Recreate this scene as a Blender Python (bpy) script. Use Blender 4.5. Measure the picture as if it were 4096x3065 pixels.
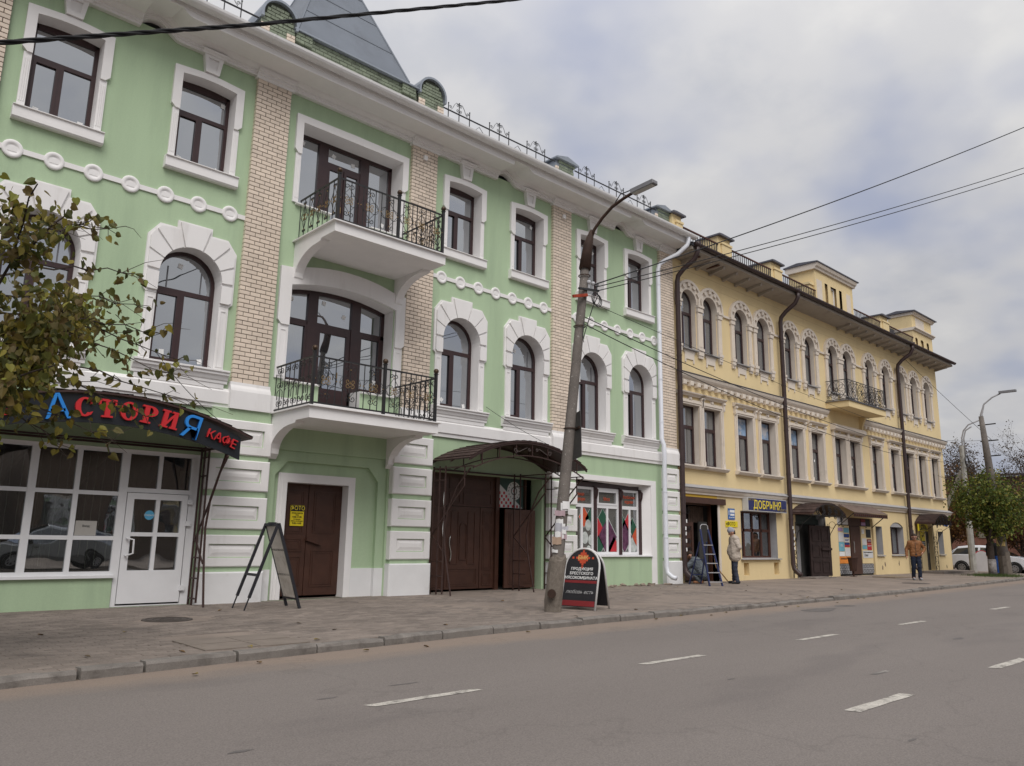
import bpy, math, random
import numpy as np
from mathutils import Vector, Matrix, noise

for o in list(bpy.data.objects): bpy.data.objects.remove(o)
scene = bpy.context.scene
COL = scene.collection
R = math.radians
rnd = random.Random(7)

# ------------------------------------------------------------------ camera
cam_d = bpy.data.cameras.new('camera'); cam = bpy.data.objects.new('camera', cam_d); COL.objects.link(cam)
cam_d.sensor_width = 36; cam_d.lens = 3110.6/4096*36; cam_d.clip_end = 2000; cam_d.clip_start = .05
yaw, pitch, roll = R(42.815), R(11.3745), R(.9753)
fw = Vector((math.sin(yaw)*math.cos(pitch), math.cos(yaw)*math.cos(pitch), math.sin(pitch)))
rt = Vector((math.cos(yaw), -math.sin(yaw), 0)); up = rt.cross(fw)
rt, up = rt*math.cos(roll)+up*math.sin(roll), -rt*math.sin(roll)+up*math.cos(roll)
m = Matrix((rt, up, -fw)).transposed().to_4x4(); m.translation = (0, -15, 1.275)
cam.matrix_world = m
scene.camera = cam
scene.render.resolution_x, scene.render.resolution_y = 1024, 766

# ------------------------------------------------------------------ world: overcast sky with thin blue gaps
SUN_EL, SUN_AZ = R(50), R(212)      # azimuth from +y towards +x
w = bpy.data.worlds.new('World'); scene.world = w; w.use_nodes = True
nt = w.node_tree; nt.nodes.clear()
def N(tree, typ, **kw):
    n = tree.nodes.new(typ)
    for k, v in kw.items(): setattr(n, k, v)
    return n
def sky_nodes():
    L = nt.links.new
    out = N(nt, 'ShaderNodeOutputWorld'); bg = N(nt, 'ShaderNodeBackground'); bg.inputs[1].default_value = .1
    sky = N(nt, 'ShaderNodeTexSky', sky_type='NISHITA'); sky.sun_disc = False
    sky.sun_elevation = SUN_EL; sky.sun_rotation = SUN_AZ; sky.air_density = 1.2; sky.dust_density = 2.0
    tc = N(nt, 'ShaderNodeTexCoord')
    sep = N(nt, 'ShaderNodeSeparateXYZ'); L(tc.outputs['Generated'], sep.inputs[0])
    zz = N(nt, 'ShaderNodeMath', operation='MAXIMUM'); L(sep.outputs[2], zz.inputs[0]); zz.inputs[1].default_value = 0
    za = N(nt, 'ShaderNodeMath', operation='ADD'); L(zz.outputs[0], za.inputs[0]); za.inputs[1].default_value = .32
    dx = N(nt, 'ShaderNodeMath', operation='DIVIDE'); L(sep.outputs[0], dx.inputs[0]); L(za.outputs[0], dx.inputs[1])
    dy = N(nt, 'ShaderNodeMath', operation='DIVIDE'); L(sep.outputs[1], dy.inputs[0]); L(za.outputs[0], dy.inputs[1])
    cmb = N(nt, 'ShaderNodeCombineXYZ'); L(dx.outputs[0], cmb.inputs[0]); L(dy.outputs[0], cmb.inputs[1])
    def nz(scale, det, seed, rough=.5):
        mp = N(nt, 'ShaderNodeMapping'); L(cmb.outputs[0], mp.inputs[0]); mp.inputs['Location'].default_value = (seed, seed*.7, seed*1.3)
        n = N(nt, 'ShaderNodeTexNoise'); n.inputs['Scale'].default_value = scale; n.inputs['Detail'].default_value = det
        n.inputs['Roughness'].default_value = rough; L(mp.outputs[0], n.inputs['Vector']); return n
    def ramp(src, stops):
        r = N(nt, 'ShaderNodeValToRGB'); L(src, r.inputs[0]); r.color_ramp.interpolation = 'EASE'
        while len(r.color_ramp.elements) < len(stops): r.color_ramp.elements.new(.5)
        for e, (p, c) in zip(r.color_ramp.elements, stops): e.position = p; e.color = (*c, 1)
        return r
    n1 = nz(2.0, 4.0, 5.3, .5); n2 = nz(3.2, 6, 9.4, .55)
    grey = ramp(n2.outputs[0], [(.30, (.345, .352, .378)), (.48, (.405, .404, .414)), (.66, (.465, .460, .455))])
    gap = ramp(n1.outputs[0], [(.33, (0, 0, 0)), (.55, (1, 1, 1))])
    blue = N(nt, 'ShaderNodeMixRGB'); blue.inputs[0].default_value = .85     # nishita seen through haze
    sk = N(nt, 'ShaderNodeMixRGB', blend_type='MULTIPLY'); sk.inputs[0].default_value = 1; L(sky.outputs[0], sk.inputs[1]); sk.inputs[2].default_value = (.07, .07, .07, 1)
    L(sk.outputs[0], blue.inputs[1]); blue.inputs[2].default_value = (.268, .288, .372, 1)
    mx = N(nt, 'ShaderNodeMixRGB'); L(gap.outputs[0], mx.inputs[0]); L(blue.outputs[0], mx.inputs[1]); L(grey.outputs[0], mx.inputs[2])
    # overcast dome: gently brighter towards the zenith
    mr = N(nt, 'ShaderNodeMapRange'); z2 = N(nt, 'ShaderNodeMath', operation='MULTIPLY'); L(zz.outputs[0], z2.inputs[0]); L(zz.outputs[0], z2.inputs[1]); L(z2.outputs[0], mr.inputs[0]); mr.inputs[1].default_value = 0; mr.inputs[2].default_value = 1
    mr.inputs[3].default_value = 8.5; mr.inputs[4].default_value = 17.5
    sc = N(nt, 'ShaderNodeVectorMath', operation='SCALE'); L(mx.outputs[0], sc.inputs[0]); L(mr.outputs[0], sc.inputs['Scale'])
    L(sc.outputs[0], bg.inputs[0]); L(bg.outputs[0], out.inputs[0])
sky_nodes()
sun_d = bpy.data.lights.new('sun', 'SUN'); sun_d.energy = 1.5; sun_d.angle = R(40); sun_d.color = (1, .96, .92)
sun = bpy.data.objects.new('sun', sun_d); COL.objects.link(sun)
sd = Vector((math.sin(SUN_AZ)*math.cos(SUN_EL), math.cos(SUN_AZ)*math.cos(SUN_EL), math.sin(SUN_EL)))
sun.rotation_euler = sd.to_track_quat('Z', 'Y').to_euler()
scene.render.engine = 'CYCLES'
vs = scene.view_settings
vs.view_transform = 'Standard'; vs.look = 'None'; vs.gamma = 1; vs.exposure = .60; vs.use_curve_mapping = False

# ------------------------------------------------------------------ materials
MATS = {}
def lin(c):
    return tuple((x/255/12.92 if x/255 <= .04045 else ((x/255+.055)/1.055)**2.4) for x in c)
def pm(name, col, rough=.75, var=.10, vs=2.0, bump=0., bs=40., spec=.3, metal=0., fine=.0, fs=120., stain=None, st=(.55, .75), ss=1.2, stretch=(1, 1, 1), island=0., coat=0.):
    """plaster/paint/metal: base colour with broad variation, fine grain, optional stain colour with its own shape"""
    if name in MATS: return MATS[name]
    mt = bpy.data.materials.new(name); mt.use_nodes = True; t = mt.node_tree; L = t.links.new
    b = t.nodes['Principled BSDF']
    b.inputs['Roughness'].default_value = rough; b.inputs['Metallic'].default_value = metal
    b.inputs['Specular IOR Level'].default_value = spec
    if coat: b.inputs['Coat Weight'].default_value = coat; b.inputs['Coat Roughness'].default_value = .08
    g = N(t, 'ShaderNodeNewGeometry'); mp = N(t, 'ShaderNodeMapping'); L(g.outputs['Position'], mp.inputs[0]); mp.inputs['Scale'].default_value = stretch
    n = N(t, 'ShaderNodeTexNoise'); n.inputs['Scale'].default_value = vs; n.inputs['Detail'].default_value = 5; n.inputs['Roughness'].default_value = .6; L(mp.outputs[0], n.inputs['Vector'])
    r = N(t, 'ShaderNodeValToRGB'); L(n.outputs[0], r.inputs[0])
    e = r.color_ramp.elements; e[0].position = .3; e[1].position = .7
    e[0].color = (*[c*(1-var) for c in col], 1); e[1].color = (*[min(1, c*(1+var)) for c in col], 1)
    cur = r.outputs[0]
    if fine:
        n2 = N(t, 'ShaderNodeTexNoise'); n2.inputs['Scale'].default_value = fs; n2.inputs['Detail'].default_value = 2; L(g.outputs['Position'], n2.inputs['Vector'])
        mr = N(t, 'ShaderNodeMapRange'); L(n2.outputs[0], mr.inputs[0]); mr.inputs[1].default_value = .3; mr.inputs[2].default_value = .7; mr.inputs[3].default_value = 1-fine; mr.inputs[4].default_value = 1+fine
        sc = N(t, 'ShaderNodeVectorMath', operation='SCALE'); L(cur, sc.inputs[0]); L(mr.outputs[0], sc.inputs['Scale']); cur = sc.outputs[0]
    if island:
        oi = N(t, 'ShaderNodeObjectInfo'); mr = N(t, 'ShaderNodeMapRange'); L(oi.outputs['Random'], mr.inputs[0]); mr.inputs[3].default_value = 1-island*.7; mr.inputs[4].default_value = 1+island*.7
        sc = N(t, 'ShaderNodeVectorMath', operation='SCALE'); L(cur, sc.inputs[0]); L(mr.outputs[0], sc.inputs['Scale']); cur = sc.outputs[0]
        mr = N(t, 'ShaderNodeMapRange'); L(g.outputs['Random Per Island'], mr.inputs[0]); mr.inputs[3].default_value = 1-island; mr.inputs[4].default_value = 1+island
        sc = N(t, 'ShaderNodeVectorMath', operation='SCALE'); L(cur, sc.inputs[0]); L(mr.outputs[0], sc.inputs['Scale']); cur = sc.outputs[0]
    if stain:
        n3 = N(t, 'ShaderNodeTexNoise'); n3.inputs['Scale'].default_value = ss; n3.inputs['Detail'].default_value = 8; n3.inputs['Roughness'].default_value = .65; L(mp.outputs[0], n3.inputs['Vector'])
        mr = N(t, 'ShaderNodeMapRange'); L(n3.outputs[0], mr.inputs[0]); mr.inputs[1].default_value = st[0]; mr.inputs[2].default_value = st[1]
        mx = N(t, 'ShaderNodeMixRGB'); L(mr.outputs[0], mx.inputs[0]); L(cur, mx.inputs[1]); mx.inputs[2].default_value = (*stain, 1); cur = mx.outputs[0]
    L(cur, b.inputs['Base Color'])
    if bump:
        n4 = N(t, 'ShaderNodeTexNoise'); n4.inputs['Scale'].default_value = bs; n4.inputs['Detail'].default_value = 4; L(g.outputs['Position'], n4.inputs['Vector'])
        bp = N(t, 'ShaderNodeBump'); bp.inputs['Strength'].default_value = bump; bp.inputs['Distance'].default_value = .01; L(n4.outputs[0], bp.inputs['Height']); L(bp.outputs[0], b.inputs['Normal'])
    MATS[name] = mt; return mt
def glass(name, tint=(.02, .022, .025), refl=.5, clear=0., wav=.02, wsc=1.5):
    if name in MATS: return MATS[name]
    mt = bpy.data.materials.new(name); mt.use_nodes = True; t = mt.node_tree; L = t.links.new; t.nodes.clear()
    out = N(t, 'ShaderNodeOutputMaterial'); g = N(t, 'ShaderNodeNewGeometry')
    n = N(t, 'ShaderNodeTexNoise'); n.inputs['Scale'].default_value = wsc; n.inputs['Detail'].default_value = 1; L(g.outputs['Position'], n.inputs['Vector'])
    bp = N(t, 'ShaderNodeBump'); bp.inputs['Strength'].default_value = wav; bp.inputs['Distance'].default_value = .2; L(n.outputs[0], bp.inputs['Height'])
    gl = N(t, 'ShaderNodeBsdfGlossy'); gl.inputs['Roughness'].default_value = .01; gl.inputs['Color'].default_value = (.93, .96, 1, 1); L(bp.outputs[0], gl.inputs['Normal'])
    df = N(t, 'ShaderNodeBsdfDiffuse'); df.inputs['Color'].default_value = (*tint, 1)
    tr = N(t, 'ShaderNodeBsdfTransparent'); tr.inputs['Color'].default_value = (.85, .9, .88, 1)
    m1 = N(t, 'ShaderNodeMixShader'); m1.inputs[0].default_value = clear; L(df.outputs[0], m1.inputs[1]); L(tr.outputs[0], m1.inputs[2])
    fr = N(t, 'ShaderNodeLayerWeight'); fr.inputs[0].default_value = .25
    mr = N(t, 'ShaderNodeMapRange'); L(fr.outputs['Fresnel'], mr.inputs[0]); mr.inputs[3].default_value = refl; mr.inputs[4].default_value = min(1, refl+.6)
    m2 = N(t, 'ShaderNodeMixShader'); L(mr.outputs[0], m2.inputs[0]); L(m1.outputs[0], m2.inputs[1]); L(gl.outputs[0], m2.inputs[2])
    L(m2.outputs[0], out.inputs[0]); MATS[name] = mt; return mt

# ------------------------------------------------------------------ mesh helpers
class MB:
    def __init__(s): s.v = []; s.f = []
    def add(s, vs, fs):
        o = len(s.v); s.v += [tuple(a) for a in vs]; s.f += [tuple(i+o for i in f) for f in fs]; return s
    def box(s, x0, x1, y0, y1, z0, z1):
        return s.add([(x0,y0,z0),(x1,y0,z0),(x1,y1,z0),(x0,y1,z0),(x0,y0,z1),(x1,y0,z1),(x1,y1,z1),(x0,y1,z1)],
              [(0,3,2,1),(4,5,6,7),(0,1,5,4),(1,2,6,5),(2,3,7,6),(3,0,4,7)])
    def bbox(s, x0, x1, y0, y1, z0, z1, b=.008):      # front edges bevelled (front = -y)
        P = [(x0,z0),(x1,z0),(x1,z1),(x0,z1)]; Q = [(x0+b,z0+b),(x1-b,z0+b),(x1-b,z1-b),(x0+b,z1-b)]
        vs = [(x,y1,z) for x,z in P]+[(x,y0+b,z) for x,z in P]+[(x,y0,z) for x,z in Q]
        fs = [(3,2,1,0),(8,9,10,11)]
        for i in range(4):
            j = (i+1)%4; fs += [(i,j,4+j,4+i),(4+i,4+j,8+j,8+i)]
        return s.add(vs, fs)
    def prism(s, poly, y0, y1):                        # polygon in xz, ccw seen from the front (-y)
        n = len(poly)
        vs = [(x,y0,z) for x,z in poly]+[(x,y1,z) for x,z in poly]
        return s.add(vs, [tuple(range(n)), tuple(range(2*n-1, n-1, -1))]+[((i+1)%n, i, n+i, n+(i+1)%n) for i in range(n)])
    def ring(s, out, inn, y0, y1, closed=True):        # band between two equal-length outlines in xz
        n = len(out)
        vs = [(x,y0,z) for x,z in out]+[(x,y0,z) for x,z in inn]+[(x,y1,z) for x,z in out]+[(x,y1,z) for x,z in inn]
        fs = []
        for i in range(n if closed else n-1):
            j = (i+1)%n
            fs += [(i,j,n+j,n+i),(2*n+i,3*n+i,3*n+j,2*n+j),(j,i,2*n+i,2*n+j),(n+i,n+j,3*n+j,3*n+i)]
        if not closed:
            fs += [(0,n,3*n,2*n),(2*n-1,n-1,3*n-1,4*n-1)]
        return s.add(vs, fs)
    def sweepx(s, prof, x0, x1, xs=None, lift=None):   # closed profile in (y,z) along x
        n = len(prof); xs = xs or [x0, x1]; vs = []; fs = []
        for x in xs:
            d = lift(x) if lift else 0
            vs += [(x, y, z+d) for y, z in prof]
        for k in range(len(xs)-1):
            for i in range(n):
                j = (i+1)%n; a = k*n
                fs.append((a+i, a+j, a+n+j, a+n+i))
        fs += [tuple(range(n-1, -1, -1)), tuple(range((len(xs)-1)*n, len(xs)*n))]
        return s.add(vs, fs)
    def extr(s, poly3, d):                             # any planar polygon pushed along d
        n = len(poly3); d = Vector(d); P = [Vector(p) for p in poly3]
        return s.add([tuple(p) for p in P]+[tuple(p+d) for p in P], [tuple(range(n-1,-1,-1)), tuple(range(n,2*n))]+[(i,(i+1)%n,n+(i+1)%n,n+i) for i in range(n)])
    def tube(s, pts, r, n=6, cap=True, closed=False, flat=None):
        P = [Vector(p) for p in pts]; m = len(P); rr = r if isinstance(r, (list, tuple)) else [r]*m
        vs = []; fs = []; ref = None
        for i, p in enumerate(P):
            a = P[(i-1)%m] if (closed or i) else P[0]; b = P[(i+1)%m] if (closed or i < m-1) else P[-1]
            t = (b-a); t = t.normalized() if t.length > 1e-9 else Vector((0,0,1))
            if ref is None:
                ref = Vector((0,0,1)) if abs(t.z) < .9 else Vector((1,0,0))
            u = t.cross(ref); u = u.normalized() if u.length > 1e-6 else t.orthogonal().normalized()
            v = u.cross(t).normalized(); ref = v
            for k in range(n):
                an = 2*math.pi*(k+.5)/n
                vs.append(tuple(p+(u*math.cos(an)+v*math.sin(an))*rr[i]))
        for i in range(m if closed else m-1):
            j = (i+1)%m
            for k in range(n):
                fs.append((i*n+k, i*n+(k+1)%n, j*n+(k+1)%n, j*n+k))
        if cap and not closed: fs += [tuple(range(n-1,-1,-1)), tuple(range((m-1)*n, m*n))]
        return s.add(vs, fs)
    def bar(s, a, b, w=.02, d=None):                   # square bar
        return s.tube([a, b], w*.7071 if d is None else d*.7071, 4)
    def ball(s, c, r, n=8, sz=1):
        c = Vector(c); vs = [tuple(c+Vector((0,0,-r*sz)))]; fs = []; mm = n//2
        for i in range(1, mm):
            a = math.pi*i/mm
            for k in range(n):
                b = 2*math.pi*k/n; vs.append((c.x+r*math.sin(a)*math.cos(b), c.y+r*math.sin(a)*math.sin(b), c.z-r*sz*math.cos(a)))
        vs.append(tuple(c+Vector((0,0,r*sz)))); top = len(vs)-1
        for k in range(n):
            fs.append((0, 1+(k+1)%n, 1+k)); fs.append((top, top-n+k, top-n+(k+1)%n))
        for i in range(mm-2):
            for k in range(n):
                a = 1+i*n; fs.append((a+k, a+(k+1)%n, a+n+(k+1)%n, a+n+k))
        return s.add(vs, fs)
    def cyl(s, c, r, z0, z1, n=16, r1=None):
        return s.tube([(c[0],c[1],z0),(c[0],c[1],z1)], [r, r if r1 is None else r1], n)
    def xf(s, M_, i0=0):
        for i in range(i0, len(s.v)): s.v[i] = tuple(M_ @ Vector(s.v[i]))
        return s
    def mesh(s, name, mat=None, smooth=False):
        me = bpy.data.meshes.new(name); me.from_pydata(s.v, [], s.f); me.update()
        if mat: me.materials.append(mat)
        if smooth: me.polygons.foreach_set('use_smooth', [True]*len(me.polygons))
        return me
    def build(s, name, mat, parent=None, smooth=False, loc=None, **kw):
        return ob(name, s.mesh(name, mat, smooth), parent, loc, **kw)
def ob(name, me, parent=None, loc=None, label=None, cat=None, group=None, kind=None, rot=None, mat=None):
    o = bpy.data.objects.new(name, me); COL.objects.link(o)
    if parent: o.parent = parent
    if loc: o.location = loc
    if rot: o.rotation_euler = rot
    return tag(o, label, cat, group, kind)
def tag(o, label=None, cat=None, group=None, kind=None):
    if label: o['label'] = label
    if cat: o['category'] = cat
    if group: o['group'] = group
    if kind: o['kind'] = kind
    return o
def empty(name, loc, label=None, cat=None, group=None, rot=None):
    o = bpy.data.objects.new(name, None); COL.objects.link(o); o.location = loc; o.empty_display_size = .2
    if rot: o.rotation_euler = rot
    return tag(o, label, cat, group)
BENCH = bpy.data.scenes.new('bench')                    # small side scene: evaluating a curve or a remesh there stays quick
def baked(o):
    BENCH.collection.objects.link(o)
    with bpy.context.temp_override(scene=BENCH, view_layer=BENCH.view_layers[0]):
        dg = bpy.context.evaluated_depsgraph_get(); dg.update()
        return bpy.data.meshes.new_from_object(o.evaluated_get(dg))
def text(s, size, mat, parent, loc, rot=(R(90), 0, 0), ext=.002, off=0., name='lettering', align='CENTER', sx=1., shear=0.):
    c = bpy.data.curves.new('t', 'FONT'); c.body = s; c.size = size; c.extrude = ext; c.offset = off; c.align_x = align; c.align_y = 'CENTER'; c.resolution_u = 3; c.shear = shear
    t = bpy.data.objects.new('t', c); me = baked(t); me.name = name
    bpy.data.objects.remove(t); bpy.data.curves.remove(c)
    me.materials.clear(); me.materials.append(mat)
    o = ob(name, me, parent, loc, rot=rot); o.scale = (sx, 1, 1); return o
def spiral(cx, cz, r0, r1, a0, turns, n=10, y=0.):
    return [(cx+(r0+(r1-r0)*i/n)*math.cos(a0+turns*2*math.pi*i/n), y, cz+(r0+(r1-r0)*i/n)*math.sin(a0+turns*2*math.pi*i/n)) for i in range(n+1)]
def wall_mesh(mb, x0, x1, z0, z1, openings, y=0.):
    """front sheet of a wall with openings (xa, xb, bottom, side top, rise, kind) cut out"""
    xs = {x0, x1}
    for o in openings:
        xa, xb, zb, zt, rise = o[:5]
        xs |= {xa, xb}
        if rise: xs |= {xa+(xb-xa)*(.5-.5*math.cos(math.pi*k/16)) for k in range(1, 16)}
    xs = sorted(x for x in xs if x0-1e-6 <= x <= x1+1e-6)
    def top(o, x):
        xa, xb, zb, zt, rise = o[:5]
        if not rise: return zt
        h = (xb-xa)/2; rr = (h*h+rise*rise)/(2*rise); c = (xa+xb)/2
        return zt+rise-rr+math.sqrt(max(0, rr*rr-(x-c)**2))
    for a, b in zip(xs, xs[1:]):
        if b-a < 1e-6: continue
        mid = (a+b)/2
        ops = sorted([o for o in openings if o[0] < mid < o[1]], key=lambda o: o[2])
        la = lb = z0
        for o in ops:
            if o[2] > max(la, lb)+1e-6: mb.add([(a,y,la),(b,y,lb),(b,y,o[2]),(a,y,o[2])], [(0,1,2,3)])
            la, lb = top(o, a), top(o, b)
        if z1 > la+1e-6: mb.add([(a,y,la),(b,y,lb),(b,y,z1),(a,y,z1)], [(0,1,2,3)])
    return mb
def arc(cx, cz, r, a0, a1, n):
    return [(cx+r*math.cos(a0+(a1-a0)*i/n), cz+r*math.sin(a0+(a1-a0)*i/n)) for i in range(n+1)]
def seg_arc(xa, xb, z, rise, n=12):                     # left to right over a segmental head
    h = (xb-xa)/2; rr = (h*h+rise*rise)/(2*rise); c = (xa+xb)/2; a = math.asin(h/rr)
    return [(c+rr*math.sin(-a+2*a*i/n), z+rise-rr+rr*math.cos(-a+2*a*i/n)) for i in range(n+1)]
# ------------------------------------------------------------------ palette
GREEN = pm('green_plaster', (.41, .53, .35), .85, .06, .9, .25, 90, fine=.03, fs=40, stain=(.325, .425, .285), st=(.50, .82), ss=1.3, stretch=(1.6, 1, .22))
WHITE = pm('white_plaster', (.78, .765, .755), .8, .03, 1.5, .15, 70, stain=(.60, .575, .55), st=(.54, .86), ss=1.6, stretch=(1.5, 1, .3))
TRIMW = pm('white_trim_paint', (.79, .775, .765), .7, .03, 3, .12, 50)
WBASE = pm('white_plinth_paint', (.74, .74, .74), .8, .05, 1.5, .2, 60, stain=(.50, .46, .42), st=(.56, .85), ss=1.6)
PVCB = pm('brown_frame', (.040, .018, .018), .35, .15, 6, spec=.5)
PVCW = pm('white_pvc', (.74, .74, .75), .35, .03, 4, spec=.5, stain=(.45, .42, .40), st=(.66, .9), ss=3)
BRICKC = pm('cream_glazed_brick', (.69, .585, .48), .45, .08, 3, .1, 80, spec=.5, island=.09, stain=(.44, .33, .25), st=(.66, .84), ss=2.2)
MORTAR = pm('dark_mortar', (.075, .055, .045), .95, .2, 6)
BRICKG = pm('green_glazed_brick', (.20, .235, .165), .5, .22, 4, .2, 60, spec=.5, stain=(.10, .11, .08), st=(.55, .75), ss=2.5, island=.15)
MORTG = pm('grey_green_mortar', (.10, .11, .085), .95, .2, 6)
ZINC = pm('zinc_sheet', (.30, .33, .37), .42, .12, 1.2, .1, 8, spec=.5, metal=.55, stain=(.22, .23, .25), st=(.55, .8), ss=1.5)
GUTW = pm('white_gutter_metal', (.74, .735, .73), .45, .05, 3, spec=.5, stain=(.56, .55, .54), st=(.6, .85), ss=2)
PIPEW = pm('white_downpipe', (.70, .72, .77), .4, .04, 3, spec=.5)
IRON = pm('black_wrought_iron', (.014, .013, .014), .45, .2, 8, spec=.5)
GOLD = pm('gilded_iron', (.30, .20, .09), .35, .25, 20, spec=.5, metal=.7)
BROWNM = pm('brown_painted_steel', (.045, .022, .018), .5, .2, 5, spec=.4)
DOORB = pm('dark_brown_door', (.060, .026, .017), .45, .18, 4, .1, 30, spec=.4)
SHING = pm('brown_shingle', (.055, .035, .030), .95, .25, 5, .4, 120, island=.3)
GLASS = glass('window_glass', (.035, .04, .045), .46, 0, .015)
GLASSD = glass('dark_shop_glass', (.03, .03, .03), .24, .6, .02)
STICK = pm('paper_white', (.75, .75, .74), .8, .03)

# ------------------------------------------------------------------ ground, road, pavement
KL = [(-30,-8.9),(-10,-7.9),(-4,-7.3),(1.64,-6.69),(3.81,-6.43),(8.1,-6.1),(14.5,-5.95),(22.8,-5.7),(31,-5.3),(40.4,-4.7),(46,-4.3),(49,-3.6)]
def kerb_y(x):
    for (a, ya), (b, yb) in zip(KL, KL[1:]):
        if x <= b: return ya+(yb-ya)*(x-a)/(b-a)
    return KL[-1][1]
ZR = -.09
def road_mat():
    mt = bpy.data.materials.new('asphalt_dusty'); mt.use_nodes = True; t = mt.node_tree; L = t.links.new; b = t.nodes['Principled BSDF']
    b.inputs['Roughness'].default_value = .82; b.inputs['Specular IOR Level'].default_value = .35
    g = N(t, 'ShaderNodeNewGeometry')
    def nz(sc, det, st=(1,1,1), rough=.6):
        mp = N(t, 'ShaderNodeMapping'); L(g.outputs['Position'], mp.inputs[0]); mp.inputs['Scale'].default_value = st
        n = N(t, 'ShaderNodeTexNoise'); n.inputs['Scale'].default_value = sc; n.inputs['Detail'].default_value = det; n.inputs['Roughness'].default_value = rough; L(mp.outputs[0], n.inputs['Vector']); return n.outputs[0]
    def rmp(s, stops):
        r = N(t, 'ShaderNodeValToRGB'); L(s, r.inputs[0])
        while len(r.color_ramp.elements) < len(stops): r.color_ramp.elements.new(.5)
        for e, (p, c) in zip(r.color_ramp.elements, stops): e.position = p; e.color = (*c, 1) if not isinstance(c, float) else (c, c, c, 1)
        return r.outputs[0]
    base = rmp(nz(.35, 4, (.35, 1.4, 1)), [(.3, (.172, .150, .136)), (.7, (.194, .170, .154))])
    fine = rmp(nz(75, 4, (1,1,1), .75), [(.28, .60), (.52, 1.0), (.70, 1.25), (.80, 1.9)])
    m1 = N(t, 'ShaderNodeMixRGB', blend_type='MULTIPLY'); m1.inputs[0].default_value = 1; L(base, m1.inputs[1]); L(fine, m1.inputs[2])
    # darker wheel tracks and old patches
    patch = rmp(nz(.8, 6, (.3, 1, 1), .5), [(.58, 0.), (.66, 1.)])
    m2 = N(t, 'ShaderNodeMixRGB', blend_type='MULTIPLY'); L(patch, m2.inputs[0]); L(m1.outputs[0], m2.inputs[1]); m2.inputs[2].default_value = (.89, .89, .90, 1)
    # sand washed against the far kerb: own shape, follows the kerb line
    sp = N(t, 'ShaderNodeSeparateXYZ'); L(g.outputs['Position'], sp.inputs[0])
    kx = N(t, 'ShaderNodeMath', operation='MULTIPLY_ADD'); L(sp.outputs[0], kx.inputs[0]); kx.inputs[1].default_value = -.042; kx.inputs[2].default_value = 6.55
    ky = N(t, 'ShaderNodeMath', operation='ADD'); L(sp.outputs[1], ky.inputs[0]); L(kx.outputs[0], ky.inputs[1])
    nn = N(t, 'ShaderNodeMath', operation='MULTIPLY_ADD'); L(nz(1.3, 5, (.5, 1, 1)), nn.inputs[0]); nn.inputs[1].default_value = 1.3; L(ky.outputs[0], nn.inputs[2])
    sand = N(t, 'ShaderNodeMapRange'); L(nn.outputs[0], sand.inputs[0]); sand.inputs[1].default_value = -.32; sand.inputs[2].default_value = .32; sand.inputs[4].default_value = .85
    m3 = N(t, 'ShaderNodeMixRGB'); L(sand.outputs[0], m3.inputs[0]); L(m2.outputs[0], m3.inputs[1]); 
    sc = N(t, 'ShaderNodeMixRGB', blend_type='MULTIPLY'); sc.inputs[0].default_value = .6; sc.inputs[1].default_value = (.25, .195, .155, 1); L(fine, sc.inputs[2]); L(sc.outputs[0], m3.inputs[2])
    # thin dark cracks
    v = N(t, 'ShaderNodeTexVoronoi', feature='DISTANCE_TO_EDGE'); v.inputs['Scale'].default_value = .13
    mpv = N(t, 'ShaderNodeVectorMath', operation='ADD'); L(g.outputs['Position'], mpv.inputs[0])
    dn = N(t, 'ShaderNodeTexNoise'); dn.inputs['Scale'].default_value = 1.2; dn.inputs['Detail'].default_value = 6; L(g.outputs['Position'], dn.inputs['Vector'])
    ds = N(t, 'ShaderNodeVectorMath', operation='SCALE'); L(dn.outputs['Color'], ds.inputs[0]); ds.inputs['Scale'].default_value = 2.2; L(ds.outputs[0], mpv.inputs[1]); L(mpv.outputs[0], v.inputs['Vector'])
    ck = N(t, 'ShaderNodeMapRange'); L(v.outputs['Distance'], ck.inputs[0]); ck.inputs[1].default_value = .0; ck.inputs[2].default_value = .006; ck.inputs[3].default_value = .88; ck.inputs[4].default_value = 1
    m4 = N(t, 'ShaderNodeVectorMath', operation='SCALE'); L(m3.outputs[0], m4.inputs[0]); L(ck.outputs[0], m4.inputs['Scale'])
    L(m4.outputs[0], b.inputs['Base Color'])
    bp = N(t, 'ShaderNodeBump'); bp.inputs['Strength'].default_value = .5; bp.inputs['Distance'].default_value = .006; L(nz(90, 2), bp.inputs['Height']); L(bp.outputs[0], b.inputs['Normal'])
    return mt
ROAD = road_mat()
EARTH = pm('earth', (.16, .14, .11), .95, .2, .4, .3, 20)
MB().add([(-400,-400,-.14),(700,-400,-.14),(700,900,-.14),(-400,900,-.14)], [(0,1,2,3)]).build('ground', EARTH, kind='structure')
mb = MB(); xs = [-60+2*i for i in range(56)]+[52+6*i for i in range(26)]
P = [(x, kerb_y(x)) if x < 49 else (x, -3.6) for x in xs]
for (a, ya), (b, yb) in zip(P, P[1:]): mb.add([(a,-15.6,ZR),(b,-15.6,ZR),(b,yb+.1,ZR),(a,ya+.1,ZR)], [(0,1,2,3)])
mb.add([(46.7,-3.55,ZR),(58,-3.55,ZR),(58,90,ZR),(46.7,90,ZR)], [(0,1,2,3)])       # side street beyond the yellow corner
mb.build('road', ROAD, kind='structure')
LINE = pm('road_line_paint', (.46, .43, .38), .8, .12, 6, fine=.2, fs=60, stain=(.16, .145, .13), st=(.50, .66), ss=9)
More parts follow.
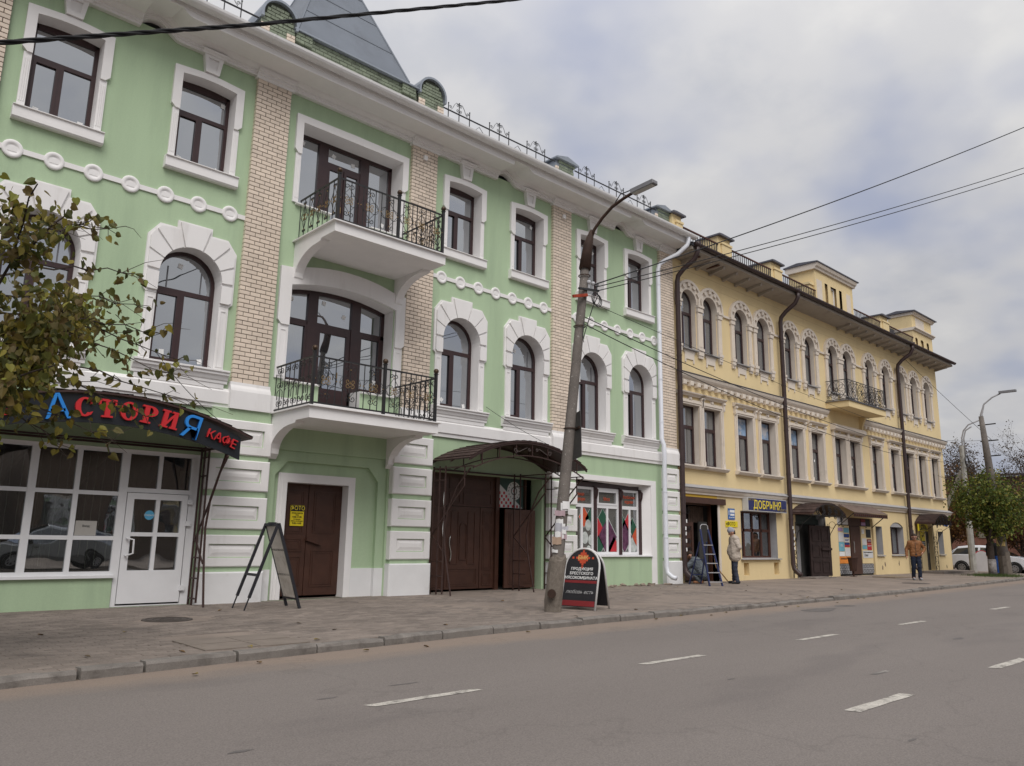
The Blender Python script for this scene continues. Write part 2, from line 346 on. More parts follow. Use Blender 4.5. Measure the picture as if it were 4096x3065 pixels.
for x0, y0, ln, wd in [(3.77,-9.24,1.18,.10),(7.4,-9.24,1.2,.10),(11.1,-9.22,1.2,.10),(14.8,-9.22,1.1,.10),(20.3,-9.1,1.2,.11),(6.8,-11.89,1.19,.115),(10.5,-11.9,1.25,.12),(14.2,-11.9,1.2,.12)]:
    n = 8; m_ = MB(); 
    top = [(x0+ln*i/n, y0+wd/2+rnd.uniform(-.008,.008)) for i in range(n+1)]; bot = [(x0+ln*i/n+(.05 if i in (0,n) else 0), y0-wd/2+rnd.uniform(-.008,.008)) for i in range(n+1)]
    for i in range(n): m_.add([(*bot[i],ZR+.004),(*bot[i+1],ZR+.004),(*top[i+1],ZR+.004),(*top[i],ZR+.004)], [(0,1,2,3)])
    m_.build('lane_dash', LINE, kind='structure')
WORN = pm('worn_line_paint', (.28, .26, .235), .85, .12, 6, fine=.25, fs=60, stain=(.14, .128, .118), st=(.40, .56), ss=7)
for x0, y0, ln in [(8.9,-11.2,.4)]:
    MB().add([(x0,y0-.03,ZR+.003),(x0+ln,y0-.03,ZR+.003),(x0+ln,y0+.03,ZR+.003),(x0,y0+.03,ZR+.003)], [(0,1,2,3)]).build('lane_dash', WORN, kind='structure')

TAR = pm('tar_mark', (.125, .113, .106), .7, .2, 5)
for x0, y0, a_, b_ in [(2.4,-9.9,.10,.03),(4.6,-8.6,.16,.03),(3.7,-8.75,.12,.025),(16.5,-6.9,.8,.3),(18.2,-6.7,.5,.2),(13.4,-10.6,.2,.06),(6.2,-12.6,.08,.02),(7.4,-10.4,.10,.02)]:
    pts = [(x0+a_*rnd.uniform(.6,1.1)*math.cos(q), y0+b_*rnd.uniform(.6,1.1)*math.sin(q), ZR+.002) for q in np.linspace(0,6.283,15)[:-1]]
    MB().add(pts,[tuple(range(14))]).build('tar_patch', TAR, kind='structure')
# pavement: bed sheet of packed dust with real undulation, pavers standing in it near the cafe, asphalt further on
DUST = pm('pavement_dust', (.238, .196, .165), .95, .16, .8, .5, 70, fine=.12, fs=150, stain=(.145, .122, .106), st=(.5, .75), ss=1.1)
PAVER = pm('grey_paver', (.205, .172, .148), .9, .14, 1.3, .4, 90, fine=.12, fs=160, island=.18, stain=(.10, .085, .076), st=(.55, .75), ss=1.0)
def dust_z(x, y):
    a = noise.noise(Vector((x*.55, y*.8, 3)))+.5*noise.noise(Vector((x*1.7, y*2.1, 8)))
    cover = min(1, max(0, (x-6.5)/6))                     # the photo shows the pavers best near the cafe
    return -.006+.006*a+.007*cover
mb = MB(); nx, ny = 250, 44; X0, X1 = -12., 47.
for i in range(nx+1):
    x = X0+(X1-X0)*i/nx; ky = kerb_y(x)+.1
    for j in range(ny+1):
        y = ky+(.4-ky)*j/ny
        mb.v.append((x, y, dust_z(x, y) if j else -.09))
for i in range(nx):
    for j in range(ny):
        a = i*(ny+1)+j; mb.f.append((a, a+ny+1, a+ny+2, a+1))
pav = mb.build('pavement', DUST, kind='structure', smooth=True)
stones = []
pw, pd = .205, .104
for r_ in range(64):
    y = -.06-r_*pd
    for c in range(-30, 108):
        x = c*pw+(r_%2)*pw/2
        if y-pd < kerb_y(x)+.12 or x > 21.5: continue
        if (x-4.55)**2/.36+(y+2.5)**2/.2 < 1.15: continue                       # manhole
        if 3.7 < x+.1 < 5.0 and -5.65 < y-.05 < -4.5: continue                   # concrete slab
        stones.append((x, y))
near = sorted([s for s in stones if s[0] > 1.6], key=lambda s: (s[0]**2+(s[1]+15)**2))
sel = set(near[:300])
ms = MB().box(.003,pw-.004,-pd+.003,-.003,-.05,.0005); me_p = None
b0 = .006
ms = MB(); P0 = [(.002,-pd+.002),(pw-.003,-pd+.002),(pw-.003,-.002),(.002,-.002)]; P1 = [(.002+b0,-pd+.002+b0),(pw-.003-b0,-pd+.002+b0),(pw-.003-b0,-.002-b0),(.002+b0,-.002-b0)]
ms.add([(*p,-.03) for p in P0]+[(*p,-.005) for p in P0]+[(*p,0) for p in P1], [(8,9,10,11)]+[f for i in range(4) for f in ((i,(i+1)%4,4+(i+1)%4,4+i),(4+i,4+(i+1)%4,8+(i+1)%4,8+i))])
me_p = ms.mesh('paver', PAVER); rest = MB()
for s in stones:
    dz = rnd.uniform(-.003,.003)+.003*noise.noise(Vector((s[0]*.6,s[1]*.9,1)))
    if s in sel: ob('paver', me_p, pav, (s[0], s[1], dz), rot=(rnd.uniform(-.012,.012), rnd.uniform(-.008,.008), rnd.uniform(-.012,.012)))
    else:
        rz = rnd.uniform(-.012,.012)
        rest.add([(s[0]+v[0]-v[1]*rz, s[1]+v[1]+v[0]*rz, v[2]+dz) for v in ms.v], ms.f)
rest.build('paver_field', PAVER, pav, kind='stuff')
KERB = pm('kerb_concrete', (.19, .172, .155), .9, .18, 2.5, .5, 45, fine=.12, fs=100, stain=(.10, .088, .078), st=(.5, .7), ss=3)
kb = MB().add([(-12,kerb_y(-12),-.2),(-11.9,kerb_y(-12),-.2),(-11.9,kerb_y(-12)+.1,-.2),(-12,kerb_y(-12)+.1,-.2)],[(0,1,2,3)]).build('kerb', KERB, kind='structure')
def stone(mb, L_, h):
    n = 5; vs = []; fs = []
    prof = [(.0,-.25),(.0,h-.03),(.025,h),(.15,h),(.15,-.25)]
    for i in range(n+1):
        x = .008+(L_-.016)*i/n
        for (y, z) in prof:
            e = .008 if 0 < i < n else .0
            vs.append((x, y+rnd.uniform(-e,e), z+(rnd.uniform(-.009,.004) if z > 0-.05 and i else 0)))
    m_ = len(prof)
    for i in range(n):
        for k in range(m_-1): fs.append((i*m_+k, (i+1)*m_+k, (i+1)*m_+k+1, i*m_+k+1))
    fs += [tuple(range(m_)), tuple(range((n+1)*m_-1, n*m_-1, -1))]
    return mb.add(vs, fs)
x = -11.8
while x < 47:
    if 15.4 < x < 19.6: hh = -.018
    else: hh = .012
    ln = 1.0 if rnd.random() > .12 else .6
    y = kerb_y(x); y2 = kerb_y(x+ln); h = hh+rnd.uniform(-.012,.012)
    stone(MB(), ln, h).build('kerb_stone', KERB, kb, loc=(x, y, 0), rot=(rnd.uniform(-.03,.03), rnd.uniform(-.012,.012), math.atan2(y2-y, ln)+rnd.uniform(-.012,.012)))
    x += ln+rnd.uniform(.0,.015)
# opposite pavement behind the camera
MB().box(-40,120,-26,-15.6,-.3,.02).build('opposite_pavement', DUST, kind='structure')
# ------------------------------------------------------------------ green building
gb = empty('green_building', (10.6, 0, 0), 'three-storey pale green house with white trim, brick pilasters and two balconies', 'building')
gb.location = (0, 0, 0)
WC = [-.75, 2.67, 5.24, 12.07, 14.42, 17.12, 19.38]
ops = []
for c in WC:
    ops.append((c-.555, c+.555, 8.55, 10.38, .05)); ops.append((c-.605, c+.605, 4.46, 6.18, .6049))
ops += [(7.36,10.05,8.45,10.36,0), (8.18,9.22,7.5,8.45,0), (7.35,10.02,4.5,6.56,.18), (8.18,9.22,3.6,4.5,0),
        (1.9,5.81,0,2.76,0), (7.18,10.07,0,3.02,0), (11.33,15.07,0,2.88,0), (16.38,19.88,.86,3.02,0)]
mb = wall_mesh(MB(), -6, 21.27, -.1, 11.1, ops)
mb.add([(-6,0,-.1),(-6,12,-.1),(-6,12,11.1),(-6,0,11.1)], [(0,1,2,3)])
mb.add([(21.27,0,-.1),(21.27,12,-.1),(21.27,12,11.1),(21.27,0,11.1),(-6,12,11.1),(-6,12,-.1)], [(0,1,2,3),(1,5,4,2)])
mb.build('wall', GREEN, gb)
# floors inside so that no light leaks through
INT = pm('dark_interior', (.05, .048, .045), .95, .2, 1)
mb = MB()
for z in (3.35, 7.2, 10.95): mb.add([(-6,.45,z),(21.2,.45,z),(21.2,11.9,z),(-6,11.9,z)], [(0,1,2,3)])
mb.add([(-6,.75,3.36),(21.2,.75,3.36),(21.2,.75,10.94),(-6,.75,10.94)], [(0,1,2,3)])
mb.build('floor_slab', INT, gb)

# --- cornice with wave notches, gutter, roof
NOT = [3.95, 13.3, 18.3, -1.2]
def lift(x):
    for c in NOT:
        u = x-c
        if -.16 <= u < .62:
            if u < .15: return .24*math.sqrt(max(0, 1-((u-.12)/.28)**2)) if u < .12 else .24
            return .24*.5*(1+math.cos(math.pi*(u-.15)/.47))
    return 0
xs = [-6.2]
for c in sorted(NOT): xs += [c-.165]+[c-.16+.78*i/26 for i in range(27)]
xs.append(21.3)
prof = [(.05,10.98),(-.10,10.98),(-.10,11.03),(-.13,11.04),(-.13,11.09),(-.17,11.10),(-.22,11.14),(-.24,11.17),(-.72,11.17),(-.76,11.17),(-.76,11.36),(.05,11.36)]
mb = MB(); mb.sweepx(prof, 0, 0, xs, lift)
mb.build('cornice', TRIMW, gb)
mb = MB(); mb.sweepx([(-.775,11.30),(-.775,11.40),(-.60,11.62),(0.0,11.9),(.05,11.9),(.05,11.34)], -6.2, 21.3)
mb.build('eave_flashing', TRIMW, gb)
def gutter(mb, x0, x1, y, z, r, n=8):
    o = [(y+r*math.cos(a), z+r*math.sin(a)) for a in [math.pi+math.pi*i/n for i in range(n+1)]]
    i_ = [(y+(r-.012)*math.cos(a), z+(r-.012)*math.sin(a)) for a in [2*math.pi-math.pi*i/n for i in range(n+1)]]
    return mb.sweepx(o+i_, x0, x1)
gt = gutter(MB(), -6.2, 21.42, -.90, 11.46, .125).build('gutter', GUTW, gb, smooth=False)
mbr = MB()
for k in range(6):
    a0 = math.pi+math.pi*k/5.
mring = gutter(MB(), -.02, .02, 0, 0, .132).mesh('gutter_joint', GUTW)
x = -5.6
while x < 21.3: ob('gutter_joint', mring, gt, (x, -.90, 11.46)); x += .78
ROOFM = pm('grey_roof_sheet', (.22, .24, .27), .5, .1, 1, metal=.4)
mb = MB(); mb.add([(-6.2,-.05,11.9),(21.3,-.05,11.9),(21.3,5.5,13.1),(-6.2,5.5,13.1),(21.3,12,11.9),(-6.2,12,11.9)], [(0,1,2,3),(3,2,4,5),(1,4,2),(0,3,5)])
rf = mb.build('roof', ROOFM, gb)

# --- brick pilasters: P1 (nearest) brick by brick, the others as one facing
def pil_bricks(x0, x1, z0, z1, yf, row=.0915, ln=.222, side=True, seed=0, miss=0.):
    out = []; r_ = random.Random(seed); z = z0; k = 0
    while z < z1-.03:
        h = min(row, z1-z)-.013
        x = x0-(ln/2 if k % 2 else 0)
        while x < x1-.01:
            a, b = max(x0, x)+(.006 if x > x0 else 0), min(x1, x+ln)-.006
            if b-a > .03: out.append((a, b, yf+r_.uniform(-.002,.002), z+.0065, z+.0065+h))
            x += ln
        z += row; k += 1
    return out
PIL = [(.94,1.72),(6.22,7.0),(10.31,11.09),(15.36,16.14),(20.5,21.24)]
mrest = MB(); n_ind = 0
cache = {}
for i, (a, b) in enumerate(PIL):
    core = MB().box(a+.004,b-.004,-.082,.05,4.2,10.99)
    pl = core.build('pilaster', MORTAR, gb)
    for (xa, xb, y, z, zt) in pil_bricks(a, b, 4.26, 10.98, -.094, seed=i):
        if i == 1 and n_ind < 298:
            key = (round(xb-xa,3), round(zt-z,3))
            if key not in cache: cache[key] = MB().bbox(0,key[0],0,.09,0,key[1],.004).mesh('brick', BRICKC)
            ob('brick', cache[key], pl, (xa, y, z)); n_ind += 1
        else: mrest.bbox(xa, xb, y, 0.0, z, zt, .004)
mrest.build('brick_facing', BRICKC, gb, kind='stuff')
# white pilaster foot and capital moulding
for (a, b) in PIL:
    mb = MB(); mb.sweepx([(0,3.72),(-.17,3.72),(-.17,4.08),(-.15,4.14),(-.115,4.2),(-.11,4.262),(0,4.262)], a-.03, b+.03)
    mb.build('pilaster_foot', WHITE, gb)
    mb = MB(); mb.sweepx([(0,10.93),(-.125,10.93),(-.135,10.985),(-.17,11.0),(-.17,11.05),(-.215,11.06),(-.235,11.13),(0,11.13)], a-.05, b+.05)
    mb.build('pilaster_capital', TRIMW, gb)
for x_, z_ in ((10.62,10.63),(15.72,10.62)):
    MB().box(x_,x_+.1,-.16,-.1,z_,z_+.12).build('vent_box', TRIMW, gb); 
# belts between the pilasters
for (a, b) in [(-6,.94),(1.72,6.22),(11.09,15.36),(16.14,20.5)]:
    mb = MB(); mb.sweepx([(0,3.70),(-.05,3.70),(-.055,3.78),(-.085,3.80),(-.085,4.04),(-.06,4.06),(-.02,4.11),(0,4.11)], a+.03, b-.03)
    mb.build('belt_course', WHITE, gb)
mb = MB(); mb.sweepx([(0,3.55),(-.03,3.55),(-.05,3.6),(-.05,4.1),(0,4.1)], 7.03, 10.28); mb.build('belt_course', WHITE, gb)
# --- chain of discs
disc = MB()
n = 20
prof = [(.0,-.022),(.035,-.03),(.055,-.026),(.085,-.022),(.10,-.042),(.135,-.042),(.160,-.038),(.165,-.03),(.165,.0)]
vs = []; fs = []
for (r_, y) in prof:
    for k in range(n): vs.append((r_*math.cos(2*math.pi*k/n), y, r_*math.sin(2*math.pi*k/n)))
for i in range(len(prof)-1):
    for k in range(n): fs.append((i*n+k, (i+1)*n+k, (i+1)*n+(k+1)%n, i*n+(k+1)%n))
disc.add(vs, fs); dm = disc.mesh('disc', TRIMW, True)
for (a, b) in [(-6,.94),(1.72,6.22),(11.09,15.36),(16.14,20.5)]:
    band = MB(); band.box(a, b, -.03, 0, 7.69, 7.785); bo = band.build('chain_band', TRIMW, gb)
    k = int(round((b-a)/.62)); st = (b-a)/k
    for i in range(k): ob('disc', dm, bo, (a+st*(i+.5), 0, 7.738))

# --- third-floor windows
def cat(*p):
    r_ = []
    for a in p: r_ += a
    return r_
def win3():
    M_ = {}
    f = MB(); y0, y1 = .27, .35; h = .555
    f.box(-h,-h+.075,y0,y1,0,1.84); f.box(h-.075,h,y0,y1,0,1.84); f.box(-h+.075,h-.075,y0,y1,0,.075)
    hd = seg_arc(-h,h,1.83,.05,10); f.prism([(-h+.075,1.74),(h-.075,1.74)]+[(x,z+.01) for x,z in hd[::-1]], y0, y1)
    f.box(-h+.075,h-.075,y0,y1,1.13,1.21); f.box(-.06,.02,y0,y1,.075,1.13)
    f.ring([(-.48,.075),(-.06,.075),(-.06,1.13),(-.48,1.13)],[(-.43,.125),(-.11,.125),(-.11,1.08),(-.43,1.08)],y0-.015,y0+.02)
    M_['frame'] = f.mesh('window', PVCB)
    M_['panes'] = [MB().box(-.43,-.11,.305,.315,.125,1.08).mesh('pane', GLASS), MB().box(.02,.48,.305,.315,.075,1.13).mesh('pane', GLASS), MB().box(-.48,.48,.305,.315,1.21,1.745).mesh('pane', GLASS)]
    s = MB()
    s.prism([(-.72,1.12),(-.64,1.04),(-.555,1.04),(-.555,1.83)]+seg_arc(-.555,.555,1.83,.05,10)[1:-1]+[(.555,1.83),(.555,1.04),(.64,1.04),(.72,1.12),(.72,1.965),(0,2.03),(-.72,1.965)], -.075, 0)
    for sg in (-1, 1):
        a, b = sorted((sg*.555, sg*.68)); s.box(a,b,-.04,0,0,1.04)
        for k in range(3):
            c = sg*(.585+.032*k); s.tube([(c,-.04,.1),(c,-.04,.93)], .011, 6)
    # reveals
    for sg in (-1, 1):
        a, b = sorted((sg*.555, sg*.556)); s.box(a,b,0,.28,0,1.835)
    hd = seg_arc(-.555,.555,1.83,.05,10); n_ = len(hd)
    s.add([(x,0,z) for x,z in hd]+[(x,.28,z) for x,z in hd], [(i,i+1,n_+i+1,n_+i) for i in range(n_-1)])
    M_['surround'] = s.mesh('surround', TRIMW)
    k_ = MB()
    k_.ring([(-.14,2.035),(.14,2.035),(.20,2.42),(-.20,2.42)],[(-.075,2.13),(.075,2.13),(.105,2.36),(-.105,2.36)],-.12,-.06)
    k_.add([(-.075,-.085,2.13),(.075,-.085,2.13),(.105,-.085,2.36),(-.105,-.085,2.36)],[(0,1,2,3)])
    k_.prism([(-.14,2.035),(.14,2.035),(.20,2.42),(-.20,2.42)],-.06,0)
    k_.sweepx([(0,2.42),(-.14,2.42),(-.15,2.45),(-.19,2.47),(-.2,2.5),(0,2.5)],-.25,.25)
    M_['keystone'] = k_.mesh('keystone', TRIMW)
    sl = MB(); sl.sweepx([(.28,.0),(-.15,-.025),(-.16,-.03),(-.16,-.045),(-.13,-.05),(-.13,-.24),(-.10,-.27),(0,-.27),(.28,-.1)],-.73,.73)
    M_['sill'] = sl.mesh('sill', TRIMW)
    return M_
W3 = win3()
mst = MB().add([(-.055,0,-.035),(.035,0,-.06),(.06,0,.035),(-.03,0,.06)],[(0,1,2,3)]).mesh('sticker', STICK)
def put_win(M_, loc, parent, stick=(), skip=()):
    o = ob('window', M_['frame'], parent, loc)
    for p in M_['panes']: ob('pane', p, o, rot=(rnd.uniform(-.006,.006), 0, rnd.uniform(-.010,.010)))
    for k in ('surround','keystone','sill','apron','lintel'):
        if k in M_ and k not in skip: ob(k, M_[k], o)
    for (sx, sz) in stick: ob('sticker', mst, o, (sx+rnd.uniform(-.03,.03), .297, sz+rnd.uniform(-.03,.03)), rot=(0, rnd.uniform(-.5,.5), 0))
    return o
STK3 = [(-.36,.2),(.42,.16),(.40,1.62)]
for i, c in enumerate(WC): put_win(W3, (c,0,8.55), gb, STK3 if i < 5 else [(.40,1.6)])

# --- second-floor arched windows
def arch2():
    M_ = {}; h = .605; sp = 1.72; y0, y1 = .27, .35
    f = MB()
    out = [(-h,0)]+[(h,0)]+[(h,sp)]+arc(0,sp,h,0,math.pi,16)[1:-1]+[(-h,sp)]
    inn = [(-h+.075,.075)]+[(h-.075,.075)]+[(h-.075,sp)]+arc(0,sp,h-.075,0,math.pi,16)[1:-1]+[(-h+.075,sp)]
    f.ring(out, inn, y0, y1)
    f.box(-h+.07,h-.07,y0,y1,1.44,1.53); f.box(-.06,.025,y0,y1,.07,1.44)
    f.ring([(-h+.07,.07),(-.06,.07),(-.06,1.44),(-h+.07,1.44)],[(-h+.125,.125),(-.115,.125),(-.115,1.385),(-h+.125,1.385)],y0-.015,y0+.02)
    M_['frame'] = f.mesh('window', PVCB)
    fan = [(-h+.075,1.53),(h-.075,1.53)]+arc(0,sp,h-.075,0,math.pi,16)
    M_['panes'] = [MB().box(-h+.125,-.115,.305,.315,.125,1.385).mesh('pane', GLASS), MB().box(.025,h-.075,.305,.315,.075,1.44).mesh('pane', GLASS), MB().prism(fan,.305,.315).mesh('pane', GLASS)]
    s = MB()
    plate = [(-.87,1.36),(-.80,1.29),(-.605,1.29),(-.605,sp)]+arc(0,sp,.605,math.pi,0,20)[1:-1]+[(.605,sp),(.605,1.29),(.80,1.29),(.87,1.36),(.87,2.42),(.67,2.68),(.34,2.68),(.34,2.83),(-.34,2.83),(-.34,2.68),(-.67,2.68),(-.87,2.42)]
    s.prism(plate, -.05, 0)
    hullp = [(-.82,1.3),(.82,1.3),(.82,2.40),(.645,2.63),(.3,2.63),(.3,2.79),(-.3,2.79),(-.3,2.63),(-.645,2.63),(-.82,2.40)]
    def hit(a):
        d = (math.cos(a), math.sin(a)); best = None
        for i in range(len(hullp)):
            (x1, z1), (x2, z2) = hullp[i], hullp[(i+1)%len(hullp)]; ex, ez = x2-x1, z2-z1; den = d[0]*ez-d[1]*ex
            if abs(den) < 1e-9: continue
            t = (x1*ez-(z1-sp)*ex)/den; u = (x1*d[1]-(z1-sp)*d[0])/den
            if t > 0 and -1e-6 <= u <= 1+1e-6: best = t if best is None or t > best else best
        return best or .8
    edges = [2, 26, 48, 73, 107, 132, 154, 178]
    for a, b in zip(edges, edges[1:]):
        a_, b_ = R(a+1.3), R(b-1.3); n_ = 5
        an = [a_+(b_-a_)*i/n_ for i in range(n_+1)]
        rin = .606
        inner = [(rin*math.cos(q), sp+rin*math.sin(q)) for q in an]; outer = [(hit(q)*math.cos(q), sp+hit(q)*math.sin(q)) for q in an]
        s.ring(outer, inner, -.095, -.045, closed=False)
    for sg in (-1, 1):
        a, b = sorted((sg*.606, sg*.82)); s.prism([(a,1.38),(a+.04*(sg<0),1.34),(b-.04*(sg>0),1.34),(b,1.38),(b,1.70),(a,1.70)], -.095, -.045)
        a, b = sorted((sg*.605, sg*.80)); s.box(a,b,-.04,0,0,1.29)
        s.ring([(a+.03,.05),(b-.03,.05),(b-.03,1.2),(a+.03,1.2)],[(a+.05,.07),(b-.05,.07),(b-.05,1.18),(a+.05,1.18)],-.052,-.035)
        a, b = sorted((sg*.605, sg*.606)); s.box(a,b,0,.28,0,sp)
    hd = arc(0,sp,.605,math.pi,0,20); n_ = len(hd)
    s.add([(x,0,z) for x,z in hd]+[(x,.28,z) for x,z in hd], [(i,i+1,n_+i+1,n_+i) for i in range(n_-1)])
    M_['surround'] = s.mesh('surround', WHITE)
    sl = MB(); sl.sweepx([(.28,.01),(-.17,-.015),(-.18,-.02),(-.18,-.05),(-.15,-.06),(-.15,-.11),(-.12,-.13),(-.09,-.2),(-.07,-.22),(-.07,-.27),(0,-.27),(.28,-.1)],-.9,.9)
    M_['sill'] = sl.mesh('sill', WHITE)
    M_['apron'] = MB().box(-.84,.84,-.055,0,-.37,-.27).mesh('apron', WHITE)
    return M_
A2 = arch2()
MULL = pm('grey_glazing_bar', (.16,.16,.17), .5)
mmul = MB().box(-.012,.012,.296,.303,1.55,1.98).mesh('glazing_bar', MULL)
for i, c in enumerate(WC):
    o = put_win(A2, (c,0,4.46), gb, [(-.12,2.05),(-.3,.22),(.42,.16)] if 1 <= i <= 3 else [(-.15,1.9)] if i == 4 else [])
    for sx in (-.33,.33): ob('glazing_bar', mmul, o, (sx,0,0))

# --- balcony doors and windows (third floor: flat head, second floor: segmental)
def balcony_front(z0, zt, rise, dz, sur_top, ear, lvl):
    xa, xb = (7.36, 10.05); y0, y1 = .42, .50
    f = MB(); cells = []
    def T(x):
        if not rise: return zt
        h = (xb-xa)/2; rr = (h*h+rise*rise)/(2*rise); return zt+rise-rr+math.sqrt(rr*rr-(x-(xa+xb)/2)**2)
    hw = .06; tr = zt-.62 if rise else zt-.50
    # head and outer frame
    hd = [(xa+(xb-xa)*i/12, T(xa+(xb-xa)*i/12)) for i in range(13)]
    f.prism([(x,z-.09) for x,z in hd]+[(x,z) for x,z in hd[::-1]], y0, y1)
    for a, b in ((xa,xa+.09),(xb-.09,xb)): f.box(a,b,y0,y1,z0,T(a)-.05)
    for a, b in ((8.02,8.26),(9.14,9.38)): f.box(a,b,y0-.02,y1,z0-.9 if 0 else z0,T(a)-.06)
    f.box(xa,8.1,y0,y1,z0,z0+.09); f.box(9.3,xb,y0,y1,z0,z0+.09)
    if rise: f.box(xa,8.1,y0,y1,tr-.04,tr+.05); f.box(9.3,xb,y0,y1,tr-.04,tr+.05)
    f.box(8.2,9.2,y0,y1,tr-.05,tr+.05)
    o = f.build('balcony_window', PVCB, gb)
    yp0, yp1 = .455, .462
    pane = lambda a,b,c,d: MB().box(a,b,yp0,yp1,c,d).build('pane', GLASS, o)
    if rise:
        for a, b in ((xa+.09,8.02),(9.38,xb-.09)):
            MB().prism([(a,tr+.05),(b,tr+.05),(b,T(b)-.08),((a+b)/2,T((a+b)/2)-.08),(a,T(a)-.08)],yp0,yp1).build('pane', GLASS, o)
            pane(a+.04,b-.04,z0+.13,tr-.08)
            MB().ring([(a,z0+.09),(b,z0+.09),(b,tr-.04),(a,tr-.04)],[(a+.05,z0+.14),(b-.05,z0+.14),(b-.05,tr-.09),(a+.05,tr-.09)],y0-.015,y0+.02).build('sash', PVCB, o)
    else:
        for a, b in ((xa+.09,8.02),(9.38,xb-.09)): pane(a,b,z0+.09,T(a)-.09)
    MB().prism([(8.26,tr+.05),(9.14,tr+.05),(9.14,T(9.14)-.08),(8.7,T(8.7)-.08),(8.26,T(8.26)-.08)],yp0,yp1).build('pane', GLASS, o)
    # door leaf
    d = MB(); zb = dz+.02; zd = tr-.05; mid = z0+.02
    if rise:
        d.ring([(8.26,zb),(9.14,zb),(9.14,zd),(8.26,zd)],[(8.36,mid),(9.04,mid),(9.04,zd-.1),(8.36,zd-.1)],y0,y1)
        leafs = [(8.36,9.04)]
    else:
        d.ring([(8.26,zb),(8.69,zb),(8.69,zd),(8.26,zd)],[(8.33,mid),(8.62,mid),(8.62,zd-.07),(8.33,zd-.07)],y0,y1)
        d.ring([(8.71,zb),(9.14,zb),(9.14,zd),(8.71,zd)],[(8.78,mid),(9.07,mid),(9.07,zd-.07),(8.78,zd-.07)],y0,y1)
        leafs = [(8.33,8.62),(8.78,9.07)]
    dd = d.build('balcony_door', PVCB, gb)
    for a, b in leafs: MB().box(a,b,yp0,yp1,mid,zd-.07).build('pane', GLASS, dd)
    MB().tube([(8.82 if rise else 8.64,y0-.05,mid+.25),(8.82 if rise else 8.64,y0-.05,mid+.4)],.012,6).build('handle', GOLD, dd)
    for (sx, sz) in ((7.62,T(7.6)-.2),(8.42,T(8.4)-.25),(9.85,z0+.35),(8.95,zt-.3)): ob('sticker', mst, o, (sx,.448,sz), rot=(0,rnd.uniform(-.4,.4),0))
    # surround with ears, reveals
    s = MB()
    inner = [(xa,ear),(xa,zt)]+([(x,z) for x,z in hd[1:-1]] if rise else [])+[(xb,zt),(xb,ear)]
    so = .17 if not rise else .27
    st = sur_top
    top = [(xb+so,st),((xa+xb)/2,st+(.22 if rise else .02)),(xa-so,st)]
    if rise: top = [(xb+so,st)]+[(x,z) for x,z in seg_arc(xa-so+.3,xb+so-.3,st+.02,.2,10)][::-1]+[(xa-so,st)]
    s.prism([(xa-so,ear+.09),(xa-so+.08,ear)]+inner+[(xb+so-.08,ear),(xb+so,ear+.09)]+top, -.075, 0)
    for (a, b) in ((xa-so+.04,xa),(xb,xb+so-.04)):
        s.box(a,b,-.04,0,z0,ear)
        if not rise:
            for k in range(3): s.tube([(a+.035+.032*k,-.04,z0+.1),(a+.035+.032*k,-.04,ear-.1)],.011,6)
        else: s.ring([(a+.04,z0+.05),(b-.04,z0+.05),(b-.04,ear-.1),(a+.04,ear-.1)],[(a+.06,z0+.07),(b-.06,z0+.07),(b-.06,ear-.12),(a+.06,ear-.12)],-.052,-.035)
    for x_ in (xa, xb-.001): s.box(x_,x_+.001,0,.43,z0,zt)
    hd2 = hd if rise else [(xa,zt),(xb,zt)]; n_ = len(hd2)
    s.add([(x,0,z) for x,z in hd2]+[(x,.43,z) for x,z in hd2], [(i,i+1,n_+i+1,n_+i) for i in range(n_-1)])
    for x_ in (8.18,9.219): s.box(x_,x_+.001,0,.43,dz,z0)
    s.build('surround', TRIMW if not rise else WHITE, o)
    sl = MB()
    for a, b in ((xa-.05,8.18),(9.22,xb+.05)): sl.sweepx([(.43,z0+.01),(-.10,z0-.02),(-.10,z0-.045),(0,z0-.05),(.43,z0-.05)],a,b)
    sl.build('sill', TRIMW, o)
balcony_front(8.45, 10.36, 0, 7.52, 10.53, 9.60, 3)
balcony_front(4.5, 6.56, .18, 3.7, 6.93, 5.66, 2)

# --- balconies
def scroll_motif(mi, mg, F, cx, z0, h, w_):
    """lozenge with C-scrolls; F maps (u, z) to 3D"""
    P = lambda u, z: F(cx+u, z0+z)
    c = h/2
    for sg in (-1, 1):
        mi.tube([P(0,h*.84), P(sg*w_*.98,c)], .006, 4, False); mi.tube([P(sg*w_*.98,c), P(0,h*.16)], .006, 4, False)
        mi.tube([P(sg*a, b) for a, _, b in spiral(w_*.48, c+h*.02, w_*.5, w_*.5, 0, .5, 7)], .006, 4, False)
        mi.tube([P(sg*a, b) for a, _, b in spiral(w_*.48, c-h*.02, w_*.5, w_*.5, math.pi, .5, 7)], .006, 4, False)
        for zc, q in ((h*.88, 1), (h*.12, -1)):
            mi.tube([P(sg*a, b) for a, _, b in spiral(w_*.28, zc, w_*.28, w_*.06, math.pi, -1.15*q, 9)], .0085, 4, False)
        for zc in (c+h*.055, c-h*.055):
            mg.tube([P(sg*a, b) for a, _, b in spiral(w_*.24, zc, w_*.24, w_*.06, math.pi, 1.1, 8)], .008, 4, False)
    for q in (P(0,c), P(0,h*.85), P(0,h*.15), P(w_*.98,c), P(-w_*.98,c)): mg.ball(q, .016, 6)
